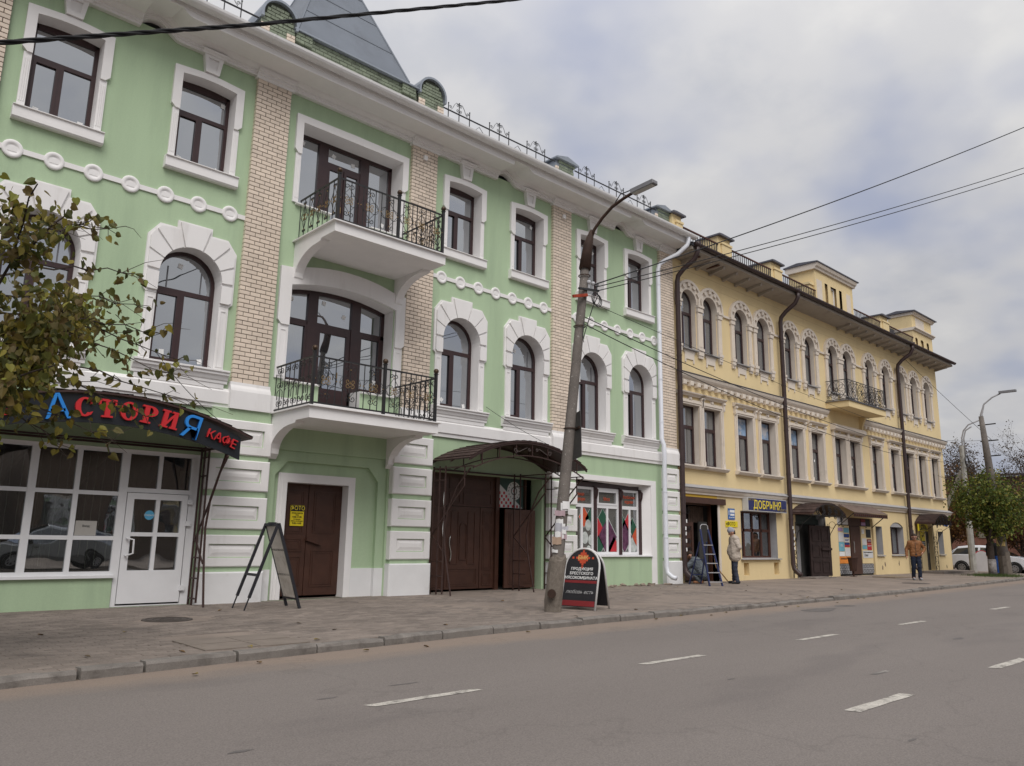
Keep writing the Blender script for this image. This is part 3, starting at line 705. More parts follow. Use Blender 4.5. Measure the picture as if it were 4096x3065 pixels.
def balcony(x0, x1, off, zs, th, rail_h, curved):
    root = MB()
    # slab with bracket flanks
    if not curved: root.box(x0,x1,-off,-.001,zs-th,zs)
    else:
        n_ = 14; pts = [(x0+(x1-x0)*i/n_, zs-th-.10*(1-(2*i/n_-1)**2)*0+.0) for i in range(n_+1)]
        root.box(x0,x1,-off,-.001,zs-th,zs)
    b = root.build('balcony', TRIMW, gb)
    MB().box(x0-.06,x1+.06,-off-.06,-.002,zs+.001,zs+.025).build('drip_sheet', WHITE, b)
    for xx in (x0+.001, x1-.201):
        r_ = off*.66; zb = zs-th
        poly = [(xx,-.002,zb+.002),(xx,-off*.68,zb+.002),(xx,-off*.66,zb-.05),(xx,-off*.60,zb-.06)]
        for i in range(9):
            a = math.pi/2*i/8; poly.append((xx,-.12-(off*.60-.12)*math.cos(a)**.8*1.0 if 0 else -.10-(off*.60-.10)*(1-math.sin(a)), zb-.06-(.52)*(1-math.cos(a))))
        poly.append((xx,-.002,zb-.58-.1))
        MB().extr(poly, (.2,0,0)).build('bracket', TRIMW, b)
    # railing
    zr = zs+rail_h
    yf = -off+.06; xl, xr = x0+.06, x1-.06
    post = MB().box(-.028,.028,-.028,.028,0,rail_h+.06).box(-.038,.038,-.038,.038,rail_h+.06,rail_h+.08).mesh('post', IRON)
    fin = MB().ball((0,0,rail_h+.135),.06,10).mesh('finial', GOLD if 0 else pm('bronze_ball',(.07,.045,.03),.35,.2,10,metal=.5), True)
    xm = x0+(x1-x0)*.55
    for x_ in (xl, xm, xr): ob('post', post, b, (x_,yf,zs+.025)); ob('finial', fin, b, (x_,yf,zs+.025))
    for z_, nm in ((zr,'handrail'),(zs+.09,'bottom_rail')):
        MB().bar((xl,yf,z_),(xr,yf,z_),.03).bar((xl,yf,z_),(xl,-.02,z_),.03).bar((xr,yf,z_),(xr,-.02,z_),.03).build(nm, IRON, b)
    bm_ = MB().bar((0,0,zs+.09),(0,0,zr),.014).mesh('baluster', IRON)
    mi, mg = MB(), MB()
    for a, c in ((xl,xm),(xm,xr)):
        k = 10; st = (c-a)/k
        for i in range(1, k): ob('baluster', bm_, b, (a+st*i,yf,0))
        nm = 3 if c-a > 1.3 else 2
        nm = 3
        for i in range(nm):
            cx = a+(c-a)*(i+.5)/nm
            scroll_motif(mi, mg, lambda u, z: (u, yf-.012, z), cx, zs+.16, rail_h-.2, (c-a)/nm*.44)
    k = 8
    for x_ in (xl, xr):
        for i in range(1, k+1):
            y_ = yf+(-.04-yf)*i/k; ob('baluster', bm_, b, (x_,y_,0))
        n_ = 5
        for i in range(n_):
            cy = yf+(-.08-yf)*(i+.5)/n_; w_ = (-.08-yf)/n_*.42
            if not curved: scroll_motif(mi, mg, lambda u, z, X=x_: (X, u, z), cy, zs+.14, rail_h-.16, w_)
            else:
                for zc, q in ((zr-.12,1),(zr-.42,1),(zs+.22,-1)):
                    for sg in (-1,1): mi.tube([(x_, cy+sg*a, bq) for a, _, bq in spiral(w_*.5, zc, w_*.6, w_*.15, math.pi, -1.2*q, 8)], .008, 4, False)
                mi.tube([(x_,cy-w_*.9,zs+.3),(x_,cy-w_*.9,zs+.45),(x_,cy-w_*.4,zs+.5),(x_,cy-w_*.4,zr-.5)],.008,4,False)
                mi.tube([(x_,cy+w_*.9,zs+.3),(x_,cy+w_*.9,zs+.45),(x_,cy+w_*.4,zs+.5),(x_,cy+w_*.4,zr-.5)],.008,4,False)
    mi.build('scrollwork', IRON, b, kind='stuff'); mg.build('gilded_scrolls', GOLD, b, kind='stuff')
balcony(7.38, 10.2, 1.71, 7.53, .21, .98, False)
balcony(7.12, 10.2, 1.66, 3.71, .22, 1.0, True)

# --- ground floor: rusticated piers
def pier(x0, x1, zs_, yf, dep=.0, left_chamf=.03):
    core = MB().box(x0+.035,x1-.035,yf+.045,.3,0,3.72).build('pier', GREEN, gb)
    for (za, zb) in zs_:
        mbk = MB(); w_ = x1-x0; h = zb-za
        if h > .3 and za > .2:
            px, pz = min(.17, w_*.16), .17
            mbk.ring([(x0+.02,za+.02),(x1-.02,za+.02),(x1-.02,zb-.02),(x0+.02,zb-.02)],[(x0+px,za+pz),(x1-px,za+pz),(x1-px,zb-pz),(x0+px,zb-pz)],yf,yf+.06)
            # sunk panel with a pyramid floor
            i0 = [(x0+px,za+pz),(x1-px,za+pz),(x1-px,zb-pz),(x0+px,zb-pz)]; d = .10
            i1 = [(x0+px+d,za+pz+.10),(x1-px-d,za+pz+.10),(x1-px-d,zb-pz-.10),(x0+px+d,zb-pz-.10)]
            vs = [(a,yf+.05,c) for a,c in i0]+[(a,yf+.02,c) for a,c in i1]
            mbk.add(vs, [(4,5,6,7)]+[(i,(i+1)%4,4+(i+1)%4,4+i) for i in range(4)])
            o_ = [(x0,za),(x1,za),(x1,zb),(x0,zb)]; q_ = [(x0+.02,za+.02),(x1-.02,za+.02),(x1-.02,zb-.02),(x0+.02,zb-.02)]
            mbk.add([(a,.3,c) for a,c in o_]+[(a,yf+.02,c) for a,c in o_]+[(a,yf,c) for a,c in q_], [f for i in range(4) for f in ((i,(i+1)%4,4+(i+1)%4,4+i),(4+i,4+(i+1)%4,8+(i+1)%4,8+i))])
        else: mbk.bbox(x0-.02*(za<.1),x1+.02*(za<.1),yf-.03*(za<.1),.3,za,zb,.025)
        mbk.build('rustic_block' if za > .1 else 'plinth_block', WHITE if za > .1 else WBASE, core)
BLK = [(-.05,.70),(.79,1.42),(1.52,2.14),(2.25,2.87),(2.95,3.60)]
BLK1 = [(-.05,.58),(.67,1.27),(1.38,2.0),(2.12,2.72),(2.82,3.5)]
pier(5.86, 7.14, BLK1, -.16)
pier(10.12, 11.24, BLK, -.16)
pier(15.2, 16.34, BLK, -.16)
pier(20.46, 21.26, BLK, -.14)
pier(.8, 1.86, BLK1, -.16)
# --- door niche with the photo-studio door
nm = MB()
wall_mesh(nm, 7.18, 10.07, 0, 3.1, [(7.36,9.86,0,2.80,0)], y=.05)
nm.add([(7.36,.05,0),(7.36,.14,0),(7.36,.14,2.80),(7.36,.05,2.80),(9.86,.05,0),(9.86,.14,0),(9.86,.14,2.80),(9.86,.05,2.80)], [(0,1,2,3),(4,7,6,5),(3,2,6,7)])
nm.add([(7.18,0,0),(7.18,.05,0),(7.18,.05,3.02),(7.18,0,3.02),(10.07,0,0),(10.07,.05,0),(10.07,.05,3.02),(10.07,0,3.02)], [(0,1,2,3),(4,7,6,5),(3,2,6,7)])
nm.prism([(7.36,2.50),(7.62,2.80),(7.36,2.80)],.053,.142); nm.prism([(9.60,2.80),(9.86,2.50),(9.86,2.80)],.053,.142)
n0 = nm.build('niche', GREEN, gb)
nm2 = MB(); wall_mesh(nm2, 7.18, 10.07, 0, 3.1, [(7.66,9.12,0,2.37,0)], y=.14); nm2.build('niche_back', GREEN, n0)
for xa, xb, ya, yb_ in ((7.16,7.38,.02,.16),(9.84,10.1,.02,.16),(9.30,9.838,.11,.16)): MB().box(xa,xb,ya,yb_,-.05,.60).build('niche_plinth', WBASE, n0)
fr = MB()
for k, (w_, y_) in enumerate([(.19,.115),(.15,.095),(.09,.075)]):
    fr.ring([(7.66-w_,0),(9.12+w_,0),(9.12+w_,2.37+w_),(7.66-w_,2.37+w_)],[(7.66,0),(9.12,0),(9.12,2.37),(7.66,2.37)],y_,.14)
for x_ in (7.66,9.119): fr.box(x_,x_+.001,.08,.36,0,2.37)
fr.box(7.66,9.12,.08,.36,2.37,2.371)
dr = MB()
dr.box(7.66,8.30,.34,.40,.05,2.37); dr.box(8.31,9.12,.33,.40,.05,2.37)
def panels(mb, x0, x1, zs_, y, m_=.09):
    for za, zb in zs_:
        mb.ring([(x0+m_,za),(x1-m_,za),(x1-m_,zb),(x0+m_,zb)],[(x0+m_+.02,za+.02),(x1-m_-.02,za+.02),(x1-m_-.02,zb-.02),(x0+m_+.02,zb-.02)],y-.012,y+.01)
        mb.ring([(x0+m_+.05,za+.05),(x1-m_-.05,za+.05),(x1-m_-.05,zb-.05),(x0+m_+.05,zb-.05)],[(x0+m_+.065,za+.065),(x1-m_-.065,za+.065),(x1-m_-.065,zb-.065),(x0+m_+.065,zb-.065)],y-.008,y+.01)
panels(dr, 7.72, 8.26, [(.25,.85),(.95,1.22),(1.32,2.22)], .34, .05); panels(dr, 8.34, 9.08, [(.22,.98),(1.34,2.24)], .33, .1)
d_ = dr.build('door', DOORB, gb); fr.build('door_frame', TRIMW, d_)
MB().box(8.28,8.64,.26,.32,1.13,1.19).xf(Matrix.Translation((8.46,0,1.16))@Matrix.Rotation(.28,4,'Y')@Matrix.Translation((-8.46,0,-1.16))).build('latch_bar', DOORB, d_)
# --- gate
gmb = MB(); gmb.add([(11.33,0,0),(11.33,.42,0),(11.33,.42,2.88),(11.33,0,2.88),(15.07,0,0),(15.07,.42,0),(15.07,.42,2.88),(15.07,0,2.88)], [(0,1,2,3),(4,7,6,5),(3,2,6,7)])
gmb.build('gate_reveal', GREEN, gb)
gmb = MB()
gmb.box(11.33,13.72,.40,.46,2.08,2.88)     # overpanel
for (a, b) in ((11.4,12.1),(12.2,12.55),(12.65,13.6)):
    for (za, zb) in ((2.14,2.44),(2.5,2.8)): gmb.ring([(a,za),(b,za),(b,zb),(a,zb)],[(a+.03,za+.03),(b-.03,za+.03),(b-.03,zb-.03),(a+.03,zb-.03)],.385,.41)
gmb.box(13.72,13.84,.34,.48,.0,2.88); gmb.box(14.78,14.84,.36,.46,0,2.88)
gt_ = gmb.build('gate', DOORB, gb)
for (a, b) in ((11.34,12.1),(12.12,13.22),(13.24,13.71)):
    l_ = MB().box(a,b,.40,.45,.05,2.07)
    panels(l_, a, b, [(.12,.42),(.5,1.55)] if b-a < 1 else [(.12,.55)], .40, .08)
    if b-a > 1:
        for cx in (a+.28, b-.28): l_.ring([(cx-.12,.65),(cx+.12,.65),(cx+.12,1.95),(cx-.12,1.95)],[(cx-.1,.67),(cx+.1,.67),(cx+.1,1.93),(cx-.1,1.93)],.385,.41)
        o_ = [(12.56,.75),(12.80,.75),(12.80,1.55)]+arc(12.68,1.55,.12,0,math.pi,8)[1:]; i_ = [(12.585,.77),(12.775,.77),(12.775,1.55)]+arc(12.68,1.55,.095,0,math.pi,8)[1:]
        l_.ring(o_, i_, .38, .41)
    else: panels(l_, a, b, [(1.64,1.98)], .40, .08)
    lf = l_.build('leaf', DOORB, gt_)
    if b-a > 1: MB().tube([(12.24+.03*math.sin(6.28*t/12),.35,.72+.62*t/12) for t in range(13)],.014,8).build('handle', pm('chrome',(.6,.58,.55),.25,.05,metal=.9), lf, smooth=True)
MB().box(13.80,14.85,.42,1.6,.0,.02).build('threshold', INT, gt_)
# wicket passage: dark room, folded-out leaf, poster transom
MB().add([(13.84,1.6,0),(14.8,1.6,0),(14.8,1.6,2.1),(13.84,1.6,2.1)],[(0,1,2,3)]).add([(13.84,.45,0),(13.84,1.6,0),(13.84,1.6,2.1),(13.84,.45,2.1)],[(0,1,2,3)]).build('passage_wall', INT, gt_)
lf = MB().box(0,1.0,-.025,.025,.05,2.05); panels(lf,0,1.0,[(.15,.75),(1.1,1.95)],-.025,.12); panels(lf,.1,.9,[(.85,1.02)],-.025,.05)
l_ = lf.build('wicket_leaf', DOORB, gt_, loc=(13.90,.20,0), rot=(0,0,R(-6)))
TEALP = pm('poster_teal',(.045,.085,.075),.5,.1); REDP = pm('poster_red',(.45,.03,.04),.5,.1); WHP = pm('poster_white',(.62,.62,.62),.6,.05); DKP = pm('poster_dark',(.03,.035,.035),.6,.1)
tp = MB().box(13.84,14.78,.42,.44,2.1,2.88).build('poster_panel', TEALP, gt_)
MB().add([(13.85,.417,2.1),(14.75,.417,2.1),(13.85,.417,2.75)],[(0,1,2)]).build('poster_print', WHP, tp)
pr = MB()
for i in range(11):
    for j in range(7):
        if i*.08/.9+j*.085/.65 < .74 and (i+j)%2 == 0 : pr.add([(13.87+i*.08,.414,2.11+j*.085),(13.87+i*.08+.065,.414,2.11+j*.085),(13.87+i*.08+.065,.414,2.11+j*.085+.07),(13.87+i*.08,.414,2.11+j*.085+.07)],[(0,1,2,3)])
pr.build('poster_print', REDP, tp)
cc = MB().add([(14.42+.25*math.cos(a),.412,2.55+.25*math.sin(a)) for a in np.linspace(0,2*math.pi,25)[:-1]],[tuple(range(24))]); cc.build('poster_print', WHP, tp)
cc = MB()
for a in np.linspace(0,2*math.pi,15)[:-1]: cc.box(14.42+.2*math.cos(a)-.012,14.42+.2*math.cos(a)+.012,.408,.411,2.55+.2*math.sin(a)-.015,2.55+.2*math.sin(a)+.015)
cc.ring([(14.42+.11*math.cos(a),2.55+.11*math.sin(a)) for a in np.linspace(0,2*math.pi,17)[:-1]],[(14.42+.085*math.cos(a),2.55+.085*math.sin(a)) for a in np.linspace(0,2*math.pi,17)[:-1]],.408,.411)
cc.build('poster_print', DKP, tp)
MB().box(14.39,14.45,.405,.41,2.52,2.58).build('poster_print', REDP, tp)
# --- shop window (three bays between brown posts)
sw = MB(); sw.add([(16.38,0,.86),(16.38,.30,.86),(16.38,.30,3.02),(16.38,0,3.02),(19.88,0,.86),(19.60,.30,.86),(19.60,.30,2.93),(19.88,0,3.13)], [(0,1,2,3),(4,7,6,5),(3,2,6,7)])
so = sw.build('shop_window', TRIMW, gb)
lint = MB(); lint.box(16.32,19.9,-.03,.0,3.0,3.15); lint.box(19.6,19.88,.28,.30,.86,3.0); lint.box(19.88,20.14,-.02,.0,.0,3.15); lint.build('surround', TRIMW, so)
MB().box(16.36,19.62,.26,.34,2.82,2.96).build('head_beam', PVCB, so)
for x_ in (17.47,18.62,19.58,16.36):
    p_ = MB().box(x_,x_+.10,.20,.32,.88,2.86); p_.tube([(x_+.05,.19,2.8),(x_+.05,.13,2.75),(x_+.05,.15,2.6),(x_+.05,.19,2.5)],.03,6); p_.build('post', PVCB, so)
DKINT = pm('shop_interior',(.42,.38,.30),.9,.35,1.2)
MB().box(16.36,19.62,.9,.95,.86,2.9).box(16.36,19.62,.32,.9,.86,.88).build('shop_backdrop', DKINT, so)
MB().sweepx([(.34,.88),(-.06,.86),(-.06,.83),(.34,.83)],16.36,19.9).build('sill', PVCW, so)
CREAMP = pm('decal_pale',(.45,.48,.46),.6,.25,6); PURP = pm('decal_purple',(.10,.035,.075),.6,.5,8); GRNP = pm('decal_green',(.02,.085,.05),.5,.15); ORG = pm('decal_orange',(.55,.09,.035),.5,.1)
for bi, (a, b) in enumerate(((16.46,17.47),(17.57,18.62),(18.72,19.58))):
    f = MB(); tz = 2.28
    f.ring([(a,.88),(b,.88),(b,2.82),(a,2.82)],[(a+.07,.96),(b-.07,.96),(b-.07,2.75),(a+.07,2.75)],.25,.31)
    f.box(a+.07,b-.07,.25,.31,tz-.05,tz+.05); m0 = (a+b)/2; f.box(m0-.04,m0+.04,.25,.31,.96,tz-.05)
    if bi == 1: f.ring([(a+.07,tz+.05),(b-.07,tz+.05),(b-.07,2.75),(a+.07,2.75)],[(a+.12,tz+.1),(b-.12,tz+.1),(b-.12,2.70),(a+.12,2.70)],.235,.27)
    fo = f.build('frame', PVCW, so)
    for (xa, xb, za, zb) in ((a+.07,m0-.04,.96,tz-.05),(m0+.04,b-.07,.96,tz-.05),(a+.07,b-.07,tz+.05,2.75)): MB().box(xa,xb,.28,.286,za,zb).build('pane', glass('shop_glass',(.17,.165,.15),.24,.35,.02), so)
    def dia(cx, cz, s_, mat, hz=1.35, clip=True, edge=False):
        if not edge: dia(cx, cz, s_*1.08, CREAMP, hz, True, True)
        pts = [(cx,cz-s_*hz),(cx+s_,cz),(cx,cz+s_*hz),(cx-s_,cz)]
        lo, hi = a+.08, b-.08
        def cl(poly, f_):
            out = []
            for i in range(len(poly)):
                p, q = poly[i], poly[(i+1)%len(poly)]; fp, fq = f_(p), f_(q)
                if fp >= 0: out.append(p)
                if fp*fq < 0: t = fp/(fp-fq); out.append((p[0]+(q[0]-p[0])*t, p[1]+(q[1]-p[1])*t))
            return out
        for f_ in (lambda p: p[0]-lo, lambda p: hi-p[0], lambda p: p[1]-.97): 
            pts = cl(pts, f_)
            if len(pts) < 3: return
        MB().add([(x,.277 if edge else .275,z) for x, z in pts],[tuple(range(len(pts)))]).build('decal', mat, so)
    w2 = (b-a)/2
    if bi == 0:
        dia(a+.1,1.75,.22,ORG); dia(a+.62,1.95,.22,ORG); dia(b-.1,1.9,.24,GRNP); dia(a+.1,1.1,.24,GRNP)
        for (cx, cz, r_) in ((a+.80,1.72,.13),(a+.66,1.36,.14),(a+.92,1.3,.12),(a+.82,1.02,.1)):
            MB().add([(cx+r_*math.cos(q),.274,max(.97,cz+r_*1.25*math.sin(q))) for q in np.linspace(0,2*math.pi,17)[:-1]],[tuple(range(16))]).build('decal', CREAMP, so)
        text('Молочная', .15, ORG, so, (a+.36,.274,2.60), sx=.75, name='lettering'); text('продукция', .15, ORG, so, (a+.38,.274,2.46), sx=.75)
    elif bi == 1:
        dia(a+.34,1.95,.20,GRNP); dia(a+.12,1.66,.21,REDP); dia(a+.56,1.40,.42,PURP); dia(a+.14,1.12,.24,GRNP); dia(b-.2,1.02,.30,REDP)
        text('Мясо', .15, ORG, so, (m0,.274,2.50), sx=.75)
    else:
        dia(a+.06,1.85,.2,GRNP); dia(a+.38,1.84,.2,REDP); dia(a+.2,1.42,.36,PURP); dia(b-.28,1.72,.2,GRNP); dia(b-.1,1.42,.2,ORG); dia(b-.3,1.12,.24,CREAMP)
        text('Колбасные', .14, ORG, so, (m0,.274,2.60), sx=.75); text('изделия', .14, ORG, so, (m0,.274,2.46), sx=.75)
# --- cafe front
cf = MB(); cf.box(1.9,4.46,.03,.3,-.05,.50); cf.build('cafe_dado', GREEN, gb)
cs = MB(); cs.box(1.88,4.47,-.03,.2,.50,.545); cs.build('cafe_sill', PVCW, gb)
fr = MB()
fr.ring([(1.9,.545),(4.47,.545),(4.47,2.76),(1.9,2.76)],[(1.97,.61),(4.41,.61),(4.41,2.69),(1.97,2.69)],.05,.14)
xm = [2.0,2.72,3.55,3.60,4.41]
VX = [1.97,2.26,2.34,2.98,3.05,3.72,3.78,4.41]
bars = [(2.26,2.34),(2.98,3.10),(3.68,3.76)]
for a, b in bars: fr.box(a,b,.05,.14,.61,2.69)
for z in (1.18, 1.96): fr.box(1.97,4.41,.06,.13,z-.035,z+.035)
cw = fr.build('cafe_window', PVCW, gb)
cells = [(1.97,2.26),(2.34,2.98),(3.10,3.68),(3.76,4.41)]
for a, b in cells:
    for za, zb in ((.61,1.145),(1.215,1.925),(1.995,2.69)): MB().box(a,b,.092,.098,za,zb).build('pane', GLASSD, cw)
dr = MB()
dr.ring([(4.47,0),(5.81,0),(5.81,2.76),(4.47,2.76)],[(4.55,.02),(5.66,.02),(5.66,2.69),(4.55,2.69)],.05,.14)
dr.box(4.55,5.66,.05,.14,2.0,2.08); dr.box(5.06,5.13,.06,.13,2.08,2.69)
dw = dr.build('cafe_door_frame', PVCW, gb)
for a, b in ((4.55,5.06),(5.13,5.66)): MB().box(a,b,.092,.098,2.08,2.69).build('pane', GLASSD, dw)
dl = MB(); dl.ring([(4.56,.05),(5.64,.05),(5.64,1.99),(4.56,1.99)],[(4.68,.62),(5.53,.62),(5.53,1.88),(4.68,1.88)],.03,.12)
dl.box(4.68,5.53,.05,.11,.17,.60); dl.box(5.07,5.14,.038,.112,.62,1.88); dl.box(4.68,5.53,.042,.108,1.22,1.29)
dlo = dl.build('cafe_door', PVCW, gb)
for a, b in ((4.68,5.07),(5.14,5.53)):
    for za, zb in ((.62,1.22),(1.29,1.88)): MB().box(a,b,.075,.08,za,zb).build('pane', GLASSD, dlo)
MB().tube([(4.62,.03,1.18),(4.62,-.03,1.18),(4.72,-.05,1.16),(4.73,-.05,.92),(4.62,-.03,.88),(4.62,.03,.88)],.018,8).build('handle', PVCW, dlo, smooth=True)
for z in (.25,1.42,1.82): MB().box(5.62,5.72,.0,.04,z,z+.09).build('hinge', PVCW, dlo)
text('Открыто', .05, STICK, dlo, (4.98,.069,1.6), sx=.9, name='lettering')
MB().add([(4.98+.085*math.cos(a),.072,1.6+.085*math.sin(a)) for a in np.linspace(0,2*math.pi,25)[:-1]],[tuple(range(24))]).build('round_sticker', pm('sky_blue_sticker',(.10,.38,.60),.5,.05), dlo)
MB().box(4.30-.52,4.30-.18,.083,.089,1.22,1.47).build('window_notice', pm('notice_paper',(.42,.40,.37),.8,.05), cw)
text('Вход', .05, DKP, cw, (3.95,.08,1.38))
MB().box(5.81,5.812,0,.15,0,2.76).box(1.9,5.81,0,.15,2.76,2.762).build('cafe_reveal', TRIMW, gb)
# cafe room: curtains and light strings behind the glass
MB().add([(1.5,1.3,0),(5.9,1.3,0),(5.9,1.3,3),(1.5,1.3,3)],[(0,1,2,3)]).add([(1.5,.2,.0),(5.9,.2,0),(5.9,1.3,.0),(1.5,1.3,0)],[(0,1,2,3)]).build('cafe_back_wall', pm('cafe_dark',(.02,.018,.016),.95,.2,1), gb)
CURT = pm('beige_curtain',(.40,.32,.23),.9,.25,3,.3,60)
def curtain(x0, x1, z0, z1, gather):
    mb = MB(); nx_, nz_ = 40, 14
    for j in range(nz_+1):
        t = j/nz_; z = z1+(z0-z1)*t
        g = 1-gather*math.sin(math.pi*min(1, t*1.25)*.5) if gather else 1
        for i in range(nx_+1):
            u = i/nx_; mb.v.append((x0+(x1-x0)*u*g, .26+.03*math.sin(u*34+t*2), z))
    for j in range(nz_):
        for i in range(nx_): a = j*(nx_+1)+i; mb.f.append((a,a+nx_+1,a+nx_+2,a+1))
    return mb.build('curtain', CURT, cw, smooth=True)
curtain(3.15,4.35,.6,2.75,.75); curtain(2.1,3.05,1.1,2.75,.55); curtain(4.6,5.2,.9,2.72,.5)
LSTR = pm('light_string',(.80,.76,.62),.5,.1)
for k in range(17):
    x_ = 2.02+.143*k+rnd.uniform(-.02,.02); zb = .65+rnd.uniform(0,.25); mbx = MB(); pts = [(x_+.006*math.sin(i*1.9+k),.125+rnd.uniform(-.005,.005),2.6-(2.6-zb)*i/16) for i in range(17)]
    mbx.tube(pts,.008,4,False)
    for p in pts[2::3]: mbx.ball((p[0],p[1]-.01,p[2]),.011,5 if 0 else 6)
    mbx.build('light_string', LSTR, cw)

# --- roof-top: parapet, round-topped gable posts, tower roof, chimney posts, railings
def brick_field(mb, x0, x1, z0, z1, yf, row=.085, ln=.21):
    for (a, b, y, z, zt) in pil_bricks(x0, x1, z0, z1, yf, row, ln, seed=int(x0*10)): mb.bbox(a, b, y, yf+.05, z, zt, .004)
    return mb
YP = -.2
pr_ = MB().box(6.88,10.28,YP+.012,.3,11.5,12.36).build('parapet', MORTG, gb)
bf = brick_field(MB(), 6.90, 10.26, 11.84, 12.36, YP)
bf2 = brick_field(bf, 6.92, 7.32, 12.10, 12.36, YP-.06); brick_field(bf2, 9.80, 10.2, 12.10, 12.36, YP-.06); bf2.build('brick_facing', BRICKG, pr_, kind='stuff')
MB().sweepx([(YP-.10,12.36),(YP-.10,12.40),(YP+.3,12.44),(.5,12.44),(.5,12.36)],6.86,10.3).build('coping', ZINC, pr_)
# tower roof
TW = pm('tower_roof_zinc',(.165,.185,.215),.5,.10,1.0,.15,5,spec=.5,metal=.35,stain=(.12,.13,.15),st=(.5,.8),ss=1.3)
bx0, bx1, by0, by1, bz, ap = 6.95, 9.98, -.26, 3.0, 12.43, (8.42, 1.35, 16.4)
tm = MB(); tm.add([(bx0,by0,bz),(bx1,by0,bz),(bx1,by1,bz),(bx0,by1,bz),ap],[(0,1,4),(1,2,4),(2,3,4),(3,0,4)])
tw = tm.build('tower_roof', TW, gb)
A_ = Vector(ap)
for c in ((bx0,by0),(bx1,by0),(bx1,by1),(bx0,by1)):
    MB().tube([(c[0],c[1],bz+.01), tuple(A_)],.022,6).build('hip_seam', TW, tw)
for t in (.2,.4,.58,.74):
    a = Vector((bx0,by0,bz)).lerp(A_,t); b = Vector((bx1,by0,bz)).lerp(A_,t); MB().tube([a+Vector((0,-.004,0)),b+Vector((0,-.004,0))],.009,4).build('lap_seam', TW, tw)
    a = Vector((bx1,by0,bz)).lerp(A_,t); b = Vector((bx1,by1,bz)).lerp(A_,t); MB().tube([a,b],.009,4).build('lap_seam', TW, tw)
# gable posts over P1 and P2
for (x0, x1) in ((6.10,6.90),(10.30,11.10)):
    g_ = MB().prism([(x0+.01,11.5),(x1-.01,11.5),(x1-.01,12.42)]+arc((x0+x1)/2,12.42,(x1-x0)/2-.01,0,math.pi,12)[1:],YP-.02,.5).build('gable_post', MORTG, gb)
    f = MB()
    for (a, b, y, z, zt) in pil_bricks(x0,x1,11.86,12.83,YP-.035,.083,.2,seed=5):
        hw_ = (x1-x0)/2; cz = max(0, zt-12.42)
        lim = math.sqrt(max(0, (hw_-.06)**2-cz**2)) if cz > 0 else hw_
        a2, b2 = max(a, (x0+x1)/2-lim), min(b, (x0+x1)/2+lim)
        if b2-a2 > .03 and not (abs((a+b)/2-(x0+x1)/2) < .2 and zt < 12.02): f.bbox(a2,b2,y-(0 if zt < 12.4 else .02),YP,z,zt,.004)
    f.build('brick_facing', BRICKG, g_, kind='stuff')
    c_ = MB()
    for (xa, xb) in ((x0,x0+.2),(x1-.2,x1)): brick_field(c_, xa, xb, 11.86, 12.2, YP-.055, .083, .2)
    c_.build('brick_facing', BRICKC, g_, kind='stuff')
    cx = (x0+x1)/2; h = MB()
    h.ring([(x1+.03,12.3)]+arc(cx,12.42,(x1-x0)/2+.035,0,math.pi,14)+[(x0-.03,12.3)],[(x1-.03,12.3)]+arc(cx,12.42,(x1-x0)/2-.02,0,math.pi,14)+[(x0+.03,12.3)],YP-.12,.5,closed=False)
    h.build('metal_hood', ZINC, g_)
for (x0, x1) in ((15.34,16.12),(20.2,20.96)):
    c_ = MB().box(x0+.01,x1-.01,YP+.012,.55,11.5,12.34).build('chimney_post', ZINC, gb)
    f = brick_field(MB(), x0+.14, x1, 11.84, 12.28, YP, .083, .2); brick_field(f, x0+.1, x1+.02, 12.28, 12.36, YP-.03, .083, .2); f.build('brick_facing', BRICKG, c_, kind='stuff')
    brick_field(MB(), x0, x0+.13, 11.84, 12.2, YP, .083, .13).build('brick_facing', BRICKC, c_, kind='stuff')
    cap = MB(); cap.prism([(x0-.08,12.36),(x1+.1,12.36),(x1+.1,12.40),((x0+x1)/2,12.52),(x0-.08,12.40)],YP-.12,.7); cap.build('metal_cap', ZINC, c_)
def roof_rail(x0, x1, hi, seed):
    r_ = MB().bar((x0,YP,12.26),(x1,YP,12.26),.028).build('roof_railing', IRON, gb)
    pm_ = MB().bar((0,YP,11.72),(0,YP,12.44),.018).mesh('post', IRON); x = x0+.18; k = 0
    fin = MB().ball((0,YP,12.46),.022,6).mesh('finial', IRON)
    while x < x1-.05:
        for j in range(3):
            if x+.36*j < x1: ob('post', pm_, r_, (x+.36*j,0,.12 if j == 1 else 0)); ob('finial', fin, r_, (x+.36*j,0,.12 if j == 1 else 0))
        s = MB()
        for sg in (-1,1):
            s.tube([(x+.36+sg*a,YP,b) for a,_,b in spiral(.05,12.50,.05,.012,math.pi,-1.3,8)],.007,4,False)
            s.tube([(x+.36+sg*a,YP,b) for a,_,b in spiral(.05,12.36,.05,.012,math.pi,1.3,8)],.007,4,False)
            s.tube([(x+.36+sg*u,YP,z) for u,z in ((.02,12.55),(.10,12.56),(.17,12.47),(.22,12.36),(.28,12.30))],.007,4,False)
            s.tube([(x+.36+sg*a,YP,b) for a,_,b in spiral(.29,12.37,.05,.012,0,1.3,8)],.007,4,False)
        if x+1.43 < x1+.2:
            for sg in (-1,1):
                s.tube([(x+1.07+sg*u,YP,z) for u,z in ((0,12.18),(.15,12.04),(.3,11.92))],.007,4,False)
                s.tube([(x+1.07+sg*a,YP,b) for a,_,b in spiral(.29,12.0,.055,.012,0,1.4,8)],.007,4,False)
            s.bar((x+.72,YP,11.9),(x+1.43,YP,11.9),.012)
        s.build('scrollwork', IRON, r_, kind='stuff'); x += 1.43
roof_rail(11.1, 15.3, 1, 0); roof_rail(16.15, 20.2, 1, 1); roof_rail(1.9, 6.05, 1, 2); roof_rail(-3.8, .9, 1, 3)
